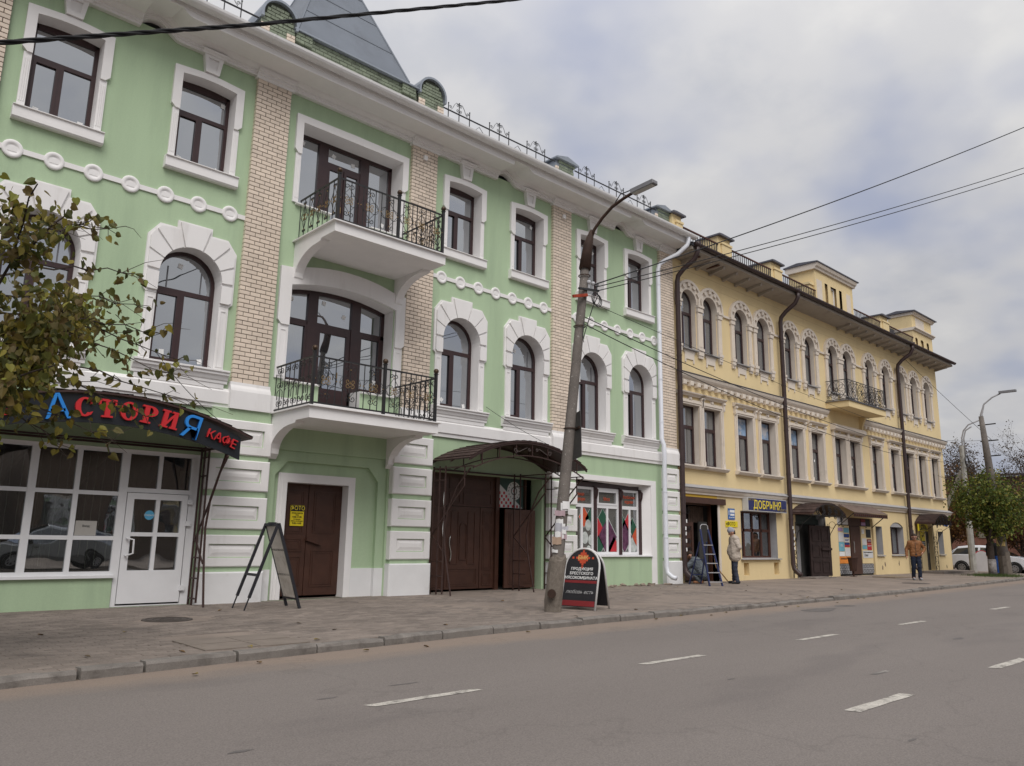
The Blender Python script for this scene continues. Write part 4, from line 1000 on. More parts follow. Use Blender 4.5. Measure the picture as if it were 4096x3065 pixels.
# --- white downpipe
dp = MB(); px_ = 20.22
dp.tube([(21.05,-.885,11.44),(21.05,-.885,11.2),(21.0,-.86,11.05),(20.8,-.62,10.75),(20.45,-.35,10.5),(20.28,-.24,10.35),(px_,-.22,10.15),(px_,-.22,4.5),(px_,-.3,4.3),(px_,-.32,3.85),(px_,-.3,3.6),(px_,-.3,.55),(px_,-.34,.35),(px_+.03,-.5,.22),(px_+.04,-.62,.2)],.072,12)
dpo = dp.build('downpipe', PIPEW, gb, smooth=True)
for z in (9.6,8,6.4,5,2.8,1.4): MB().tube([(px_,-.22 if z > 4.4 else -.3,z),(px_,-.22 if z > 4.4 else -.3,z+.04)],.08,12).build('pipe_clip', PIPEW, dpo)
RUB = pm('broken_masonry',(.24,.19,.155),.95,.25,8,.5,40)
for i in range(16):
    x_ = 17.3+rnd.random()*3.3; s_ = rnd.uniform(.03,.09)
    v = MB().box(-s_,s_,-s_*.6,s_*.6,-s_*.3,s_*.35); v.v = [(a+rnd.uniform(-.02,.02),b+rnd.uniform(-.02,.02),c+rnd.uniform(-.01,.01)) for a,b,c in v.v]
    v.build('rubble_stone', RUB, loc=(x_,-.12-rnd.random()*.4,.02), rot=(rnd.uniform(-.3,.3),rnd.uniform(-.3,.3),rnd.uniform(0,3)), label='small broken plaster lump on the paving below the meat shop window', cat='rubble', group='rubble below the shop window')
# ------------------------------------------------------------------ yellow building
YEL = pm('yellow_plaster', (.72, .575, .325), .88, .06, .8, .25, 80, fine=.03, fs=40, stain=(.60, .47, .27), st=(.56, .82), ss=.9, stretch=(1,1,.4))
CRM = pm('cream_stucco', (.66, .59, .51), .85, .07, 2, .2, 60, stain=(.42, .37, .31), st=(.58, .82), ss=2)
SOFF = pm('weathered_soffit', (.40, .36, .31), .9, .12, 2, .2, 30, stain=(.26, .22, .19), st=(.5, .75), ss=2)
BRN = pm('brown_gutter', (.040, .023, .022), .45, .2, 4, spec=.45)
RUST = pm('rust_brown_rail', (.085, .035, .025), .7, .25, 8)
CAPG = pm('grey_cap_sheet', (.12, .12, .14), .55, .15, 3, metal=.3)
GRS = pm('grey_stone_sheet', (.34, .335, .34), .8, .1, 2, stain=(.24,.23,.23), st=(.55,.8), ss=2)
YGL = glass('old_window_glass', (.10, .105, .11), .30, 0, .02)
yb = empty('yellow_building', (0, 0, 0), 'long three-storey yellow house with paired arched windows and dark brown gutter', 'building')
W2 = [(21.62,22.67),(22.94,23.99),(25.04,26.21),(26.72,27.85),(28.97,30.1),(30.73,31.84),(32.9,33.96),(34.35,35.42),(36.67,37.72),(38.8,39.86),(40.68,41.72),(42.33,43.36),(44.11,45.12)]
A3 = [22.2,23.5,25.6,27.2,29.35,31.05,33.2,34.65,37.0,38.9,40.85,42.45,44.3]
ops = [(a,b,3.82,5.88,0) for a,b in W2]+[(c-.46,c+.46,7.82,9.5,.4599) for c in A3]
# the balcony door reaches its slab
ops += [(21.62,23.62,0,2.58,0),(25.1,27.62,.75,2.42,0),(29.1,31.64,0,2.45,0),(32.7,36.25,0,2.45,0),(36.52,37.22,.87,2.14,0),(38.15,39.68,.88,2.15,.22),(42.5,43.45,.1,2.3,0),(44.2,44.95,.9,2.05,0),(40.6,41.0,.9,2.05,0),(25.2,25.55,.17,.6,0),(27.3,27.65,.16,.6,0)]
mb = wall_mesh(MB(), 21.28, 46.0, -.1, 11.0, ops)
mb.add([(46,0,-.1),(46,13,-.1),(46,13,11),(46,0,11),(21.28,13,11),(21.28,13,-.1)],[(0,1,2,3),(1,5,4,2)])
mb.build('wall', YEL, yb)
mb = MB()
for z in (3.3,7.3,10.9): mb.add([(21.4,.6,z),(45.9,.6,z),(45.9,12.9,z),(21.4,12.9,z)],[(0,1,2,3)])
mb.add([(21.4,1.2,3.31),(45.9,1.2,3.31),(45.9,1.2,10.89),(21.4,1.2,10.89)],[(0,1,2,3)])
mb.build('floor_slab', INT, yb)
# ashlar joints on the top storey: shallow grooves read as raised plaster courses
GRV = pm('plaster_joint', (.54, .41, .24), .9, .08, 2)
jm = MB()
for z in (10.35,10.68): jm.box(21.3,45.98,-.0025,0,z,z+.012)
jm.build('plaster_joint', GRV, yb)
# --- cornice between storeys with dentils
cp = [(0,6.62),(-.10,6.62),(-.11,6.70),(-.16,6.74),(-.20,6.80),(-.22,6.86),(-.22,6.90),(0,6.95)]
dent = MB().bbox(-.10,.10,-.17,0,6.50,6.66,.02).mesh('dentil', CRM)
for (a, b) in ((21.45,32.2),(35.7,46.2)):
    co = MB().sweepx(cp, a, b).build('storey_cornice', CRM, yb)
    MB().sweepx([(0,6.955),(-.25,6.905),(-.25,6.925),(0,6.985)], a-.02, b+.05).build('cornice_flashing', CAPG, co)
    n_ = int((b-a)/.415)
    for i in range(n_): ob('dentil', dent, co, (a+.25+i*.415,0,0))
# --- string course over the ground floor
MB().sweepx([(0,2.86),(-.06,2.86),(-.07,2.92),(-.12,2.96),(-.16,3.02),(-.16,3.05),(0,3.15)],21.3,46.12).build('string_course', CRM, yb)
MB().sweepx([(0,3.155),(-.2,3.06),(-.2,3.075),(0,3.185)],21.3,46.15).build('string_flashing', GRS, yb)
# --- second-floor windows
def win2y(w_):
    h = w_/2; H_ = 2.06; d = .22; M_ = {}
    f = MB(); f.ring([(-h,0),(h,0),(h,H_),(-h,H_)],[(-h+.06,.06),(h-.06,.06),(h-.06,H_-.06),(-h+.06,H_-.06)],d,d+.07)
    f.box(-h+.06,h-.06,d,d+.07,1.30,1.38); f.box(-.14,-.06,d,d+.07,.06,1.30); f.ring([(-.06,.06),(h-.06,.06),(h-.06,1.3),(-.06,1.3)],[(-.02,.1),(h-.1,.1),(h-.1,1.26),(-.02,1.26)],d-.01,d+.02)
    M_['frame'] = f.mesh('window', PVCB)
    M_['panes'] = [MB().box(-h+.06,-.14,d+.03,d+.036,.06,1.30).mesh('pane',YGL), MB().box(-.02,h-.1,d+.03,d+.036,.1,1.26).mesh('pane',YGL), MB().box(-h+.06,h-.06,d+.03,d+.036,1.38,H_-.06).mesh('pane',YGL)]
    s = MB()
    for k, (q, y) in enumerate(((.17,-.05),(.11,-.08),(.05,-.055))):
        s.ring([(-h-q,.02),(h+q,.02),(h+q,H_+q),(-h-q,H_+q)][::1],[(-h,.02),(h,.02),(h,H_),(-h,H_)],y,0) if 0 else None
        for a, b in ((-h-q,-h-q+.058),(h+q-.058,h+q)): s.box(a,b,y,0,.0,H_+q)
        s.box(-h-q+.058,h+q-.058,y,0,H_+q-.058,H_+q)
    for sg in (-1,1):   # stepped feet of the frame
        a, b = sorted((sg*h, sg*(h+.14))); s.box(a,b,-.085,0,.0,.16)
        a, b = sorted((sg*h, sg*(h-.001))); s.box(a,b,0,d,0,H_)
    s.box(-h,h,0,d,H_-.001,H_)
    M_['surround'] = s.mesh('surround', CRM)
    sl = MB(); sl.sweepx([(d,.02),(-.10,.0),(-.20,-.01),(-.20,-.05),(-.17,-.07),(-.14,-.11),(-.10,-.13),(0,-.13),(d,-.05)],-h-.22,h+.22)
    M_['sill'] = sl.mesh('sill', CRM)
    M_['apron'] = MB().box(-h,h,.0,d,.021,.035).mesh('sill_sheet', GRS)
    ho = MB(); ho.sweepx([(0,2.34),(-.08,2.34),(-.10,2.38),(-.17,2.42),(-.18,2.46),(0,2.49)],-h-.24,h+.24)
    for sg in (-1,1):
        c = sg*(h+.14); ho.box(c-.05,c+.05,-.11,0,2.08,2.34); ho.tube([(c-.06,-.10,2.30),(c+.06,-.10,2.30)],.05,8); ho.tube([(c-.045,-.07,2.06),(c+.045,-.07,2.06)],.035,8)
    ho.tube([(0,-.02,2.27),(0,-.07,2.27)],.055,8); ho.box(-.09,-.06,-.05,0,2.2,2.34); ho.box(.06,.09,-.05,0,2.2,2.34)
    M_['lintel'] = ho.mesh('hood', CRM)
    return M_
WY = win2y(1.08)
POST = pm('blue_landscape_poster',(.20,.29,.42),.6,.5,2.6,stain=(.50,.50,.52),st=(.5,.62),ss=2.4)
for i, (a, b) in enumerate(W2):
    o = put_win(WY, ((a+b)/2,0,3.82), yb)
    if i in (2,3,4): MB().box(-.47,.47,.235,.24,1.39,1.99).build('window_poster', POST, o)
    if i in (5,7): MB().add([(.2+.045*math.cos(q),.24,.9+.06*math.sin(q)) for q in np.linspace(0,6.28,13)[:-1]],[tuple(range(12))]).build('sticker', STICK, o)
MB().sweepx([(0,6.14),(-.2,6.14),(-.26,6.2),(-.26,6.34),(-.2,6.4),(0,6.42)],32.62,35.7).build('broad_hood', CRM, yb)
# --- third-floor arcade
def arch3y():
    h = .46; sp = 1.68; d = .18; M_ = {}
    f = MB(); out = [(-h,0),(h,0),(h,sp)]+arc(0,sp,h,0,math.pi,14)[1:-1]+[(-h,sp)]; inn = [(-h+.06,.06),(h-.06,.06),(h-.06,sp)]+arc(0,sp,h-.06,0,math.pi,14)[1:-1]+[(-h+.06,sp)]
    f.ring(out,inn,d,d+.07); f.box(-h+.06,h-.06,d,d+.07,1.32,1.39); f.box(-.12,-.05,d,d+.07,.06,1.32); f.ring([(-.05,.06),(h-.06,.06),(h-.06,1.32),(-.05,1.32)],[(-.02,.09),(h-.09,.09),(h-.09,1.29),(-.02,1.29)],d-.01,d+.02)
    M_['frame'] = f.mesh('window', PVCB)
    M_['panes'] = [MB().box(-h+.06,-.12,d+.03,d+.036,.06,1.32).mesh('pane',YGL), MB().box(-.02,h-.09,d+.03,d+.036,.09,1.29).mesh('pane',YGL), MB().prism([(-h+.06,1.39),(h-.06,1.39)]+arc(0,sp,h-.06,0,math.pi,14),d+.03,d+.036).mesh('pane',YGL)]
    s = MB()
    A0 = lambda r_: arc(0,sp,r_,0,math.pi,18)
    s.ring(A0(.72),A0(h),-.06,0,False); s.ring(A0(.80),A0(.71),-.12,0,False)
    for k in range(5):
        a0, a1 = R(28+k*29), R(28+k*29+14); q = [a0+(a1-a0)*i/3 for i in range(4)]
        s.ring([(.70*math.cos(t),sp+.70*math.sin(t)) for t in q],[(.57*math.cos(t),sp+.57*math.sin(t)) for t in q],-.12,-.05,False)
    for sg in (-1,1):
        a, b = sorted((sg*.50, sg*.72)); s.box(a,b,-.07,0,.12,sp-.24)
        for k in range(3): c = sg*(.545+.065*k); s.tube([(c,-.07,.18),(c,-.07,sp-.3)],.018,6)
        a, b = sorted((sg*.465, sg*.79)); s.box(a,b,-.13,0,sp-.08,sp+.002); a, b = sorted((sg*.48, sg*.75)); s.box(a,b,-.10,0,sp-.24,sp-.08)
        a, b = sorted((sg*.48, sg*.74)); s.box(a,b,-.11,0,.02,.12)
        a, b = sorted((sg*.50, sg*.72)); s.prism([(a,-.14),(b,-.14),(b,.02),(a,.02)],-.09,0)
        for k in range(2): c = sg*(.555+.11*k); s.prism([(c-.045,-.14),(c-.03,-.24),(c+.03,-.24),(c+.045,-.14)],-.07,0)
        a, b = sorted((sg*h, sg*(h-.001))); s.box(a,b,0,d,0,sp)
    hd = arc(0,sp,h,math.pi,0,16); n_ = len(hd)
    s.add([(x,0,z) for x,z in hd]+[(x,d,z) for x,z in hd], [(i,i+1,n_+i+1,n_+i) for i in range(n_-1)])
    M_['surround'] = s.mesh('surround', CRM)
    M_['sill'] = MB().sweepx([(d,.02),(-.12,.0),(-.12,-.03),(0,-.05),(d,-.03)],-h,h).mesh('sill', GRS)
    M_['apron'] = MB().prism([(-.33,-.05),(-.33,-.14),(-.28,-.14),(-.28,-.48),(-.21,-.48),(-.21,-.36),(.21,-.36),(.21,-.48),(.28,-.48),(.28,-.14),(.33,-.14),(.33,-.05)][::1],-.03,0).mesh('apron', CRM)
    return M_
AY = arch3y()
for i, c in enumerate(A3): put_win(AY, (c,-.003*(i%2),7.82), yb)
imp = MB()
for a, b in zip(A3, A3[1:]):
    if b-a > 1.65: imp.box(a+.8,b-.8,-.06,0,9.42,9.5)
imp.build('impost_band', CRM, yb)
# --- eaves
MB().sweepx([(.1,10.93),(-.78,11.05),(-.80,11.05),(-.80,11.16),(.1,11.12)],21.36,46.35).build('eave_soffit', SOFF, yb)
raf = MB().extr([(-.055,-.02,10.82),(-.055,-.42,10.90),(-.055,-.62,10.93),(-.055,-.66,11.03),(-.055,-.02,10.945)],(.11,0,0)).mesh('rafter_tail', SOFF)
x = 21.9
while x < 46.2:
    if not (27.9 < x < 33.2): ob('rafter_tail', raf, yb, (x,0,0))
    x += .86
MB().box(22.0,22.1,-.66,-.05,10.96,11.0).box(23.2,23.3,-.66,-.05,10.96,11.0).build('rotten_board', RUST, yb)
gy = gutter(MB(), 21.4, 46.4, -.90, 11.24, .10).build('gutter', BRN, yb)
MB().sweepx([(-.84,11.17),(-.86,11.28),(-.1,11.62),(4,13.2),(4,13.1),(-.1,11.5)],21.36,46.4).build('roof_sheet', CAPG, yb)
mb = MB(); mb.add([(21.36,4,13.2),(46.4,4,13.2),(46.4,13,11.2),(21.36,13,11.2)],[(0,1,2,3)]); mb.build('rear_roof', CAPG, yb)
YP2 = -.3
def ypost(x0, x1, zt, y0=YP2, y1=.5):
    p_ = MB().box(x0,x1,y0,y1,11.3,zt-.06); p_.box(x0+.2,x1+.03,y0-.05,y0,11.45,zt-.34); p_.box(x0+.15,x1+.05,y0-.08,y0,zt-.34,zt-.26)
    o = p_.build('parapet_post', YEL, yb)
    MB().prism([(x0-.08,zt-.06),(x1+.12,zt-.06),(x1+.12,zt),(x0+.1,zt+.02),(x0-.08,zt)],y0-.14,y1+.1).build('cap', CAPG, o)
for a, b in ((20.98,21.5),(23.8,24.62),(27.62,28.4),(38.15,39.05)): ypost(a,b,12.42)
def yrail(x0, x1):
    r_ = MB().bar((x0,YP2,12.03),(x1,YP2,12.03),.05).build('parapet_railing', RUST, yb)
    bm_ = MB().bar((0,YP2,11.36),(0,YP2,12.03),.022).mesh('baluster', IRON); n_ = int((x1-x0)/.15)
    for i in range(n_): ob('baluster', bm_, r_, (x0+.1+i*.15,0,0))
for a, b in ((21.5,23.8),(24.62,27.62),(28.4,31.4),(35.2,38.15),(39.05,42.3)): yrail(a,b)
at = MB(); wall_mesh(at,31.42,35.15,11.3,13.12,[(32.33,32.6,11.3,12.6,0),(32.9,33.44,11.3,12.58,0),(33.74,34.0,11.3,12.6,0)],y=YP2)
at.add([(31.42,YP2,11.3),(31.42,.9,11.3),(31.42,.9,13.12),(31.42,YP2,13.12),(35.15,YP2,11.3),(35.15,.9,11.3),(35.15,.9,13.12),(35.15,YP2,13.12)],[(0,3,2,1),(4,5,6,7),(1,2,6,5)])
at.box(32.3,33.98,-.16,-.1,11.3,12.62); ao = at.build('attic_block', YEL, yb)
MB().box(31.55,32.05,YP2-.004,YP2,11.4,12.62).box(34.45,34.9,YP2-.004,YP2,11.4,12.6).build('blind_panel', CRM, ao)
MB().sweepx([(YP2,13.02),(YP2-.08,13.02),(YP2-.1,13.1),(YP2-.16,13.14),(YP2-.2,13.24),(YP2-.2,13.28),(1.0,13.28),(1.0,13.1),(.9,13.02)],31.3,35.27).build('attic_cornice', CRM, ao)
MB().sweepx([(YP2-.24,13.285),(YP2-.24,13.33),(.4,13.42),(1.05,13.33),(1.05,13.285)],31.25,35.4).build('attic_cap', CAPG, ao)
MB().ring([(32.9,11.4),(33.44,11.4),(33.44,12.58),(32.9,12.58)],[(32.97,11.45),(33.37,11.45),(33.37,12.5),(32.97,12.5)],-.2,-.165).build('attic_frame', PVCW, ao)
MB().box(31.05,31.42,YP2+.1,.4,11.3,12.35).box(31.0,31.45,YP2+.05,.45,12.28,12.38).build('attic_buttress', YEL, ao)
at = MB(); wall_mesh(at,42.3,45.05,11.3,13.4,[(42.6,42.92,11.5,12.06,.05),(43.34,43.74,11.5,12.06,.05),(44.18,44.5,11.5,12.05,.05)],y=YP2)
at.add([(42.3,YP2,11.3),(42.3,.9,11.3),(42.3,.9,13.4),(42.3,YP2,13.4),(45.05,YP2,11.3),(45.05,.9,11.3),(45.05,.9,13.4),(45.05,YP2,13.4)],[(0,3,2,1),(4,5,6,7),(1,2,6,5)])
at.box(42.5,44.6,-.2,-.1,11.4,12.2); ao = at.build('attic_block', YEL, yb)
for z, e in ((12.45,0),(13.28,.05)): MB().sweepx([(YP2,z),(YP2-.07,z),(YP2-.1,z+.06),(YP2-.17,z+.1),(YP2-.17,z+.15),(.9,z+.15),(.9,z)],42.25,45.15+e).build('attic_cornice', CRM, ao)
MB().sweepx([(YP2-.24,13.435),(YP2-.24,13.48),(.4,13.58),(1.0,13.48),(1.0,13.435)],42.15,45.35).build('attic_cap', CAPG, ao)
MB().box(42.8,44.0,YP2-.004,YP2,12.7,13.22).build('blind_panel', CRM, ao)
MB().box(38.9,42.4,.6,2.6,11.3,12.6).build('rear_roof_dormer', CAPG, ao)
# --- downpipes
for i, (px_, xt) in enumerate(((21.33,21.55),(28.36,28.55),(40.1,40.35))):
    d_ = MB(); d_.tube([(xt,-.90,11.18),(xt,-.90,10.95),(xt-.02,-.78,10.72),(px_+.06,-.42,10.42),(px_,-.24,10.2),(px_,-.2,10.0),(px_,-.2,.55),(px_,-.24,.36),(px_+.02,-.40,.2),(px_+.03,-.5,.14)],.085,10)
    d_.tube([(xt,-.90,11.28),(xt,-.90,11.12)],[.15,.09],10)
    o = d_.build('downpipe', BRN, yb, smooth=True)
    for z in (9.2,7.4,5.6,3.9,2.2): MB().tube([(px_,-.2,z),(px_,-.2,z+.05)],.095,10).build('pipe_clip', BRN, o)
    if i < 2:
        for k in range(5):
            z = 1.1+.2*k+rnd.uniform(-.05,.05); MB().box(-.03,.03,-.002,.002,-.05,.06).build('torn_flyer', STICK, o, loc=(px_+rnd.uniform(-.04,.04),-.289,z), rot=(0,rnd.uniform(-.3,.3),0))
# --- yellow balcony
b = MB().box(32.35,36.15,-1.0,-.001,7.02,7.28).build('balcony', YEL, yb)
MB().box(32.3,36.2,-1.05,-.002,7.281,7.31).build('drip_sheet', CAPG, b)
MB().extr([(35.6,-.001,7.02),(35.6,-.3,7.02),(35.6,-.12,6.6),(35.6,-.08,6.2),(35.6,-.001,6.2)],(.14,0,0)).build('bracket', YEL, b)
for z in (8.2,7.36): MB().bar((32.4,-.96,z),(36.1,-.96,z),.028).bar((32.4,-.96,z),(32.4,-.02,z),.028).bar((36.1,-.96,z),(36.1,-.02,z),.028).build('handrail' if z > 8 else 'bottom_rail', IRON, b)
def rosette(F, cx, cz, r_):
    s = MB()
    for k in range(10):
        a = 2*math.pi*k/10; n_ = 8; pts = []
        for i in range(n_+1):
            t = i/n_; rr = .15*r_+.85*r_*t; w_ = .16*r_*math.sin(math.pi*t)
            pts.append((rr*math.cos(a)-w_*math.sin(a), rr*math.sin(a)+w_*math.cos(a)))
        s.tube([F(cx+u,cz+v) for u,v in pts],.009,4,False)
        s.tube([F(cx+u,cz+v) for u,v in [(p[0]*math.cos(2*a)+p[1]*math.sin(2*a), p[0]*math.sin(2*a)-p[1]*math.cos(2*a)) for p in pts]],.009,4,False)
    s.tube([F(cx+r_*math.cos(q),cz+r_*math.sin(q)) for q in np.linspace(0,6.283,19)[:-1]],.012,4,closed=True)
    s.tube([F(cx+.14*r_*math.cos(q),cz+.14*r_*math.sin(q)) for q in np.linspace(0,6.283,11)[:-1]],.012,4,closed=True)
    for sx in (-1,1):
        for sz in (-1,1): s.tube([F(cx+sx*.95*r_+.1*r_*math.cos(q),cz+sz*.85*r_+.1*r_*math.sin(q)) for q in np.linspace(0,6.283,9)[:-1]],.008,4,closed=True)
    return s
for k in range(4): rosette(lambda u,v: (u,-.96,v), 32.87+.92*k, 7.78, .38).build('rosette', IRON, b)
rosette(lambda u,v: (32.4,u,v), -.48, 7.78, .38).build('rosette', IRON, b); rosette(lambda u,v: (36.1,u,v), -.48, 7.78, .38).build('rosette', IRON, b)
bm_ = MB().bar((0,0,7.36),(0,0,8.2),.02).mesh('baluster', IRON)
for k in range(5): ob('baluster', bm_, b, (32.41+.92*k,-.96,0))
# --- ground floor openings
def reveal(x0, x1, z0, z1, d, mat, name, parent):
    return MB().add([(x0,0,z0),(x0,d,z0),(x0,d,z1),(x0,0,z1),(x1,0,z0),(x1,d,z0),(x1,d,z1),(x1,0,z1)],[(0,1,2,3),(4,7,6,5),(3,2,6,7),(0,4,5,1)]).build(name, mat, parent)
d1 = MB().box(21.62,21.70,.25,.35,0,2.58).box(23.54,23.62,.25,.35,0,2.58).box(21.70,23.54,.25,.35,2.52,2.58).build('carriage_doorway', DOORB, yb)
reveal(21.62,23.62,0,2.58,.3,YEL,'doorway_reveal',d1)
MB().box(21.5,24.02,-.10,.02,2.56,2.76).build('lintel_beam', DOORB, d1)
MB().box(21.62,22.6,.30,.34,.05,1.95).ring([(21.7,.5),(22.5,.5),(22.5,1.85),(21.7,1.85)],[(21.74,.54),(22.46,.54),(22.46,1.81),(21.74,1.81)],.28,.31).build('door_leaf', DOORB, d1)
sw_ = MB()
for cx in (21.9,22.3):
    for cz, q in ((1.7,1),(1.35,-1),(1.05,1),(.75,-1)): sw_.tube(spiral(cx,cz,.11,.03,0,1.4*q,10,.27),.012,4,False)
    sw_.tube(spiral(cx,2.3,.14,.03,0,1.5,10,.3),.012,4,False)
sw_.bar((22.1,.27,.6),(22.1,.27,1.85),.015)
sw_.build('forged_scrolls', IRON, d1)
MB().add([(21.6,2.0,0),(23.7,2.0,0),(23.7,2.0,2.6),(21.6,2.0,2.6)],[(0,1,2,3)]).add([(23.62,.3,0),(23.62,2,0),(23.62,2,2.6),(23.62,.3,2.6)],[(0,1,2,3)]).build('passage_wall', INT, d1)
tl = MB()
for k in range(7): tl.box(22.62+k*.13,22.62+k*.13+.115,.5,.53,1.95,2.5)
tl.build('plank_transom', pm('old_planks',(.09,.06,.045),.9,.3,5), d1)
MB().box(23.0,23.5,.35,.40,.05,1.98).build('inner_leaf', INT, d1)
MB().box(23.62,23.74,-.03,.3,0,2.56).build('door_jamb', CRM, d1)
MB().box(21.6,23.6,-.012,-.002,2.765,2.92).build('paint_strip', pm('bright_yellow_paint',(.66,.42,.06),.8,.05), d1)
# grocery window
w_ = MB(); wo = w_.ring([(25.1,.75),(27.62,.75),(27.62,2.42),(25.1,2.42)],[(25.2,.83),(27.52,.83),(27.52,2.36),(25.2,2.36)],.28,.36).box(25.2,27.52,.28,.36,1.70,1.80)
for x_ in (25.75,26.36,26.97): w_.box(x_-.045,x_+.045,.28,.36,.83,2.36)
wo = w_.build('grocery_window', pm('red_brown_wood',(.075,.030,.020),.5,.2,5), yb)
reveal(25.1,27.62,.75,2.42,.3,GRS,'window_reveal',wo)
for a, b in ((25.2,25.705),(25.795,26.315),(26.405,26.925),(27.015,27.52)):
    for za, zb in ((.83,1.70),(1.80,2.36)): MB().box(a,b,.315,.32,za,zb).build('pane', GLASSD, wo)
MB().box(25.1,27.6,.9,.95,.7,2.4).build('shop_backdrop', pm('grocery_interior',(.05,.05,.045),.9,.4,1.5), wo)
MB().sweepx([(.3,.77),(-.1,.74),(-.1,.71),(.3,.70)],25.0,27.75).build('sill', GRS, wo)
for a, b, za, zb in ((25.2,25.55,.17,.6),(27.3,27.65,.16,.6)):
    reveal(a,b,za,zb,.25,YEL,'vent_niche',yb); MB().add([(a,.25,za),(b,.25,za),(b,.25,zb),(a,.25,zb)],[(0,1,2,3)]).build('vent_niche_back', YEL, yb)
# double-leaf doorway
d2 = MB().box(29.1,31.64,.45,.5,0,2.45).build('double_doorway', INT, yb)
reveal(29.1,31.64,0,2.45,.45,GRS,'doorway_reveal',d2)
MB().box(29.12,29.95,.3,.36,.05,2.0).build('corrugated_panel', pm('grey_corrugated',(.33,.32,.30),.6,.1,3,stretch=(20,1,1)), d2)
for k in range(14): MB().box(29.14+.058*k,29.16+.058*k,.285,.30,.05,2.0).build('rib', GRS, d2)
MB().box(29.12,31.6,.30,.36,2.08,2.42).build('overpanel', pm('dark_green_panel',(.03,.045,.04),.6,.1), d2)
lf = MB().box(0,1.22,-.03,.03,.02,2.0)
for (a, b) in ((.12,.55),(.67,1.1)):
    for za, zb in ((.15,.62),(.75,1.25),(1.38,1.88)): lf.ring([(a,za),(b,za),(b,zb),(a,zb)],[(a+.05,za+.05),(b-.05,za+.05),(b-.05,zb-.05),(a+.05,zb-.05)],-.05,-.02)
lf.box(.62,1.2,-.10,-.03,1.03,1.12)
lf.build('open_leaf', pm('old_dark_door',(.035,.022,.020),.7,.3,4,.3,30), d2, loc=(30.35,.1,.03), rot=(0,0,R(-14)))
# office doorway with notice boards
d3 = MB().box(32.7,36.25,.12,.16,0,2.45).build('office_doorway', INT, yb)
reveal(32.7,36.25,0,2.45,.14,YEL,'doorway_reveal',d3)
MB().box(34.02,35.0,.05,.11,.06,2.08).build('steel_door', pm('brown_steel_door',(.070,.035,.025),.45,.15,3), d3)
MB().tube([(34.2,.0,.95),(34.2,.0,1.45)],.018,6).build('handle', pm('chrome',(.6,.58,.55),.25,.05,metal=.9), d3)
MB().box(33.9,35.1,.06,.115,2.1,2.44).build('overdoor_panel', pm('brown_steel_door',(.07,.035,.025)), d3)
TILEM = pm('grey_tile_print',(.36,.36,.37),.5,.1)
def sheet(x0, x1, z0, z1, mat, y=.045, parent=None, name='notice'):
    return MB().box(x0,x1,y,y+.006,z0,z1).build(name, mat, parent)
for (a, b) in ((32.78,33.92),(35.08,36.2)):
    bo = MB().box(a,b,.055,.11,.5,2.10).build('notice_board', YEL, d3)
    ti = MB().box(a,b,.055,.11,.08,.48).build('tile_panel', TILEM, d3); tr_ = MB()
    for i in range(7):
        for j in range(2): cx, cz = a+.08+i*.16, .18+.2*j; tr_.ring([(cx+.07*math.cos(q),cz+.09*math.sin(q)) for q in np.linspace(0,6.283,13)[:-1]],[(cx+.045*math.cos(q),cz+.06*math.sin(q)) for q in np.linspace(0,6.283,13)[:-1]],.05,.056)
    tr_.build('tile_print', pm('dark_tile_print',(.06,.06,.065),.5), ti)
LBL = pm('light_blue_print',(.16,.40,.50),.5,.08); NAVY = pm('navy_print',(.02,.05,.20),.5,.1); MAR = pm('maroon_print',(.20,.02,.03),.5,.1); ORP = pm('orange_print',(.75,.25,.04),.5,.08); LIL = pm('lilac_print',(.38,.24,.42),.5,.1)
B1 = 32.78
for x0, x1, z0, z1, mt in ((.05,.5,1.85,2.0,LIL),(.58,1.08,1.80,2.0,LBL),(.05,.55,1.42,1.8,WHP),(.58,1.08,1.60,1.75,NAVY),(.05,.56,1.02,1.4,LBL),(.6,1.08,1.4,1.56,WHP),(.6,1.08,1.29,1.38,NAVY),(.6,1.08,1.20,1.28,REDP),(.6,1.1,.82,1.16,WHP),(.05,.55,.82,1.0,STICK),(.05,1.1,.52,.80,ORP)):
    sheet(B1+x0,B1+x1,z0,z1,mt,.04,d3)
B2 = 35.08
for x0, x1, z0, z1, mt in ((.05,.3,1.78,1.98,STICK),(.5,.98,1.62,1.98,DKP),(.05,.5,1.30,1.58,WHP),(.55,1.0,1.38,1.55,MAR),(.05,.5,1.12,1.28,LBL),(.55,1.0,1.08,1.36,REDP),(.05,1.08,.74,1.05,WHP)):
    sheet(B2+x0,B2+x1,z0,z1,mt,.04,d3)
text('CIEL', .14, WHP, d3, (B1+.3,.036,1.25)); text('ПАРИКМАХЕРСКАЯ', .10, DKP, d3, (B1+.57,.036,.71), sx=.95); text('ЮРИСТ', .1, NAVY, d3, (B1+.84,.036,1.48)); text('АДВОКАТ', .085, WHP, d3, (B2+.77,.036,1.26)); text('Агентство недвижимости', .075, DKP, d3, (B2+.56,.036,.98)); text('Олви', .16, DKP, d3, (B2+.35,.036,.85), shear=.3)
text('ОЦЕНКА', .085, WHP, d3, (B2+.77,.036,1.47)); text('2 этаж', .07, DKP, d3, (B1+.55,.05,2.06)); text('1 этаж', .07, DKP, d3, (B2+.55,.05,2.06))
for x0, x1, mt in ((32.82,33.2,WHP),(33.3,33.85,STICK),(35.15,35.6,MAR),(35.15,35.6,LIL)): sheet(x0,x1,2.14 if mt is not MAR else 2.3,2.28 if mt is LIL else 2.42,mt,.05,d3)
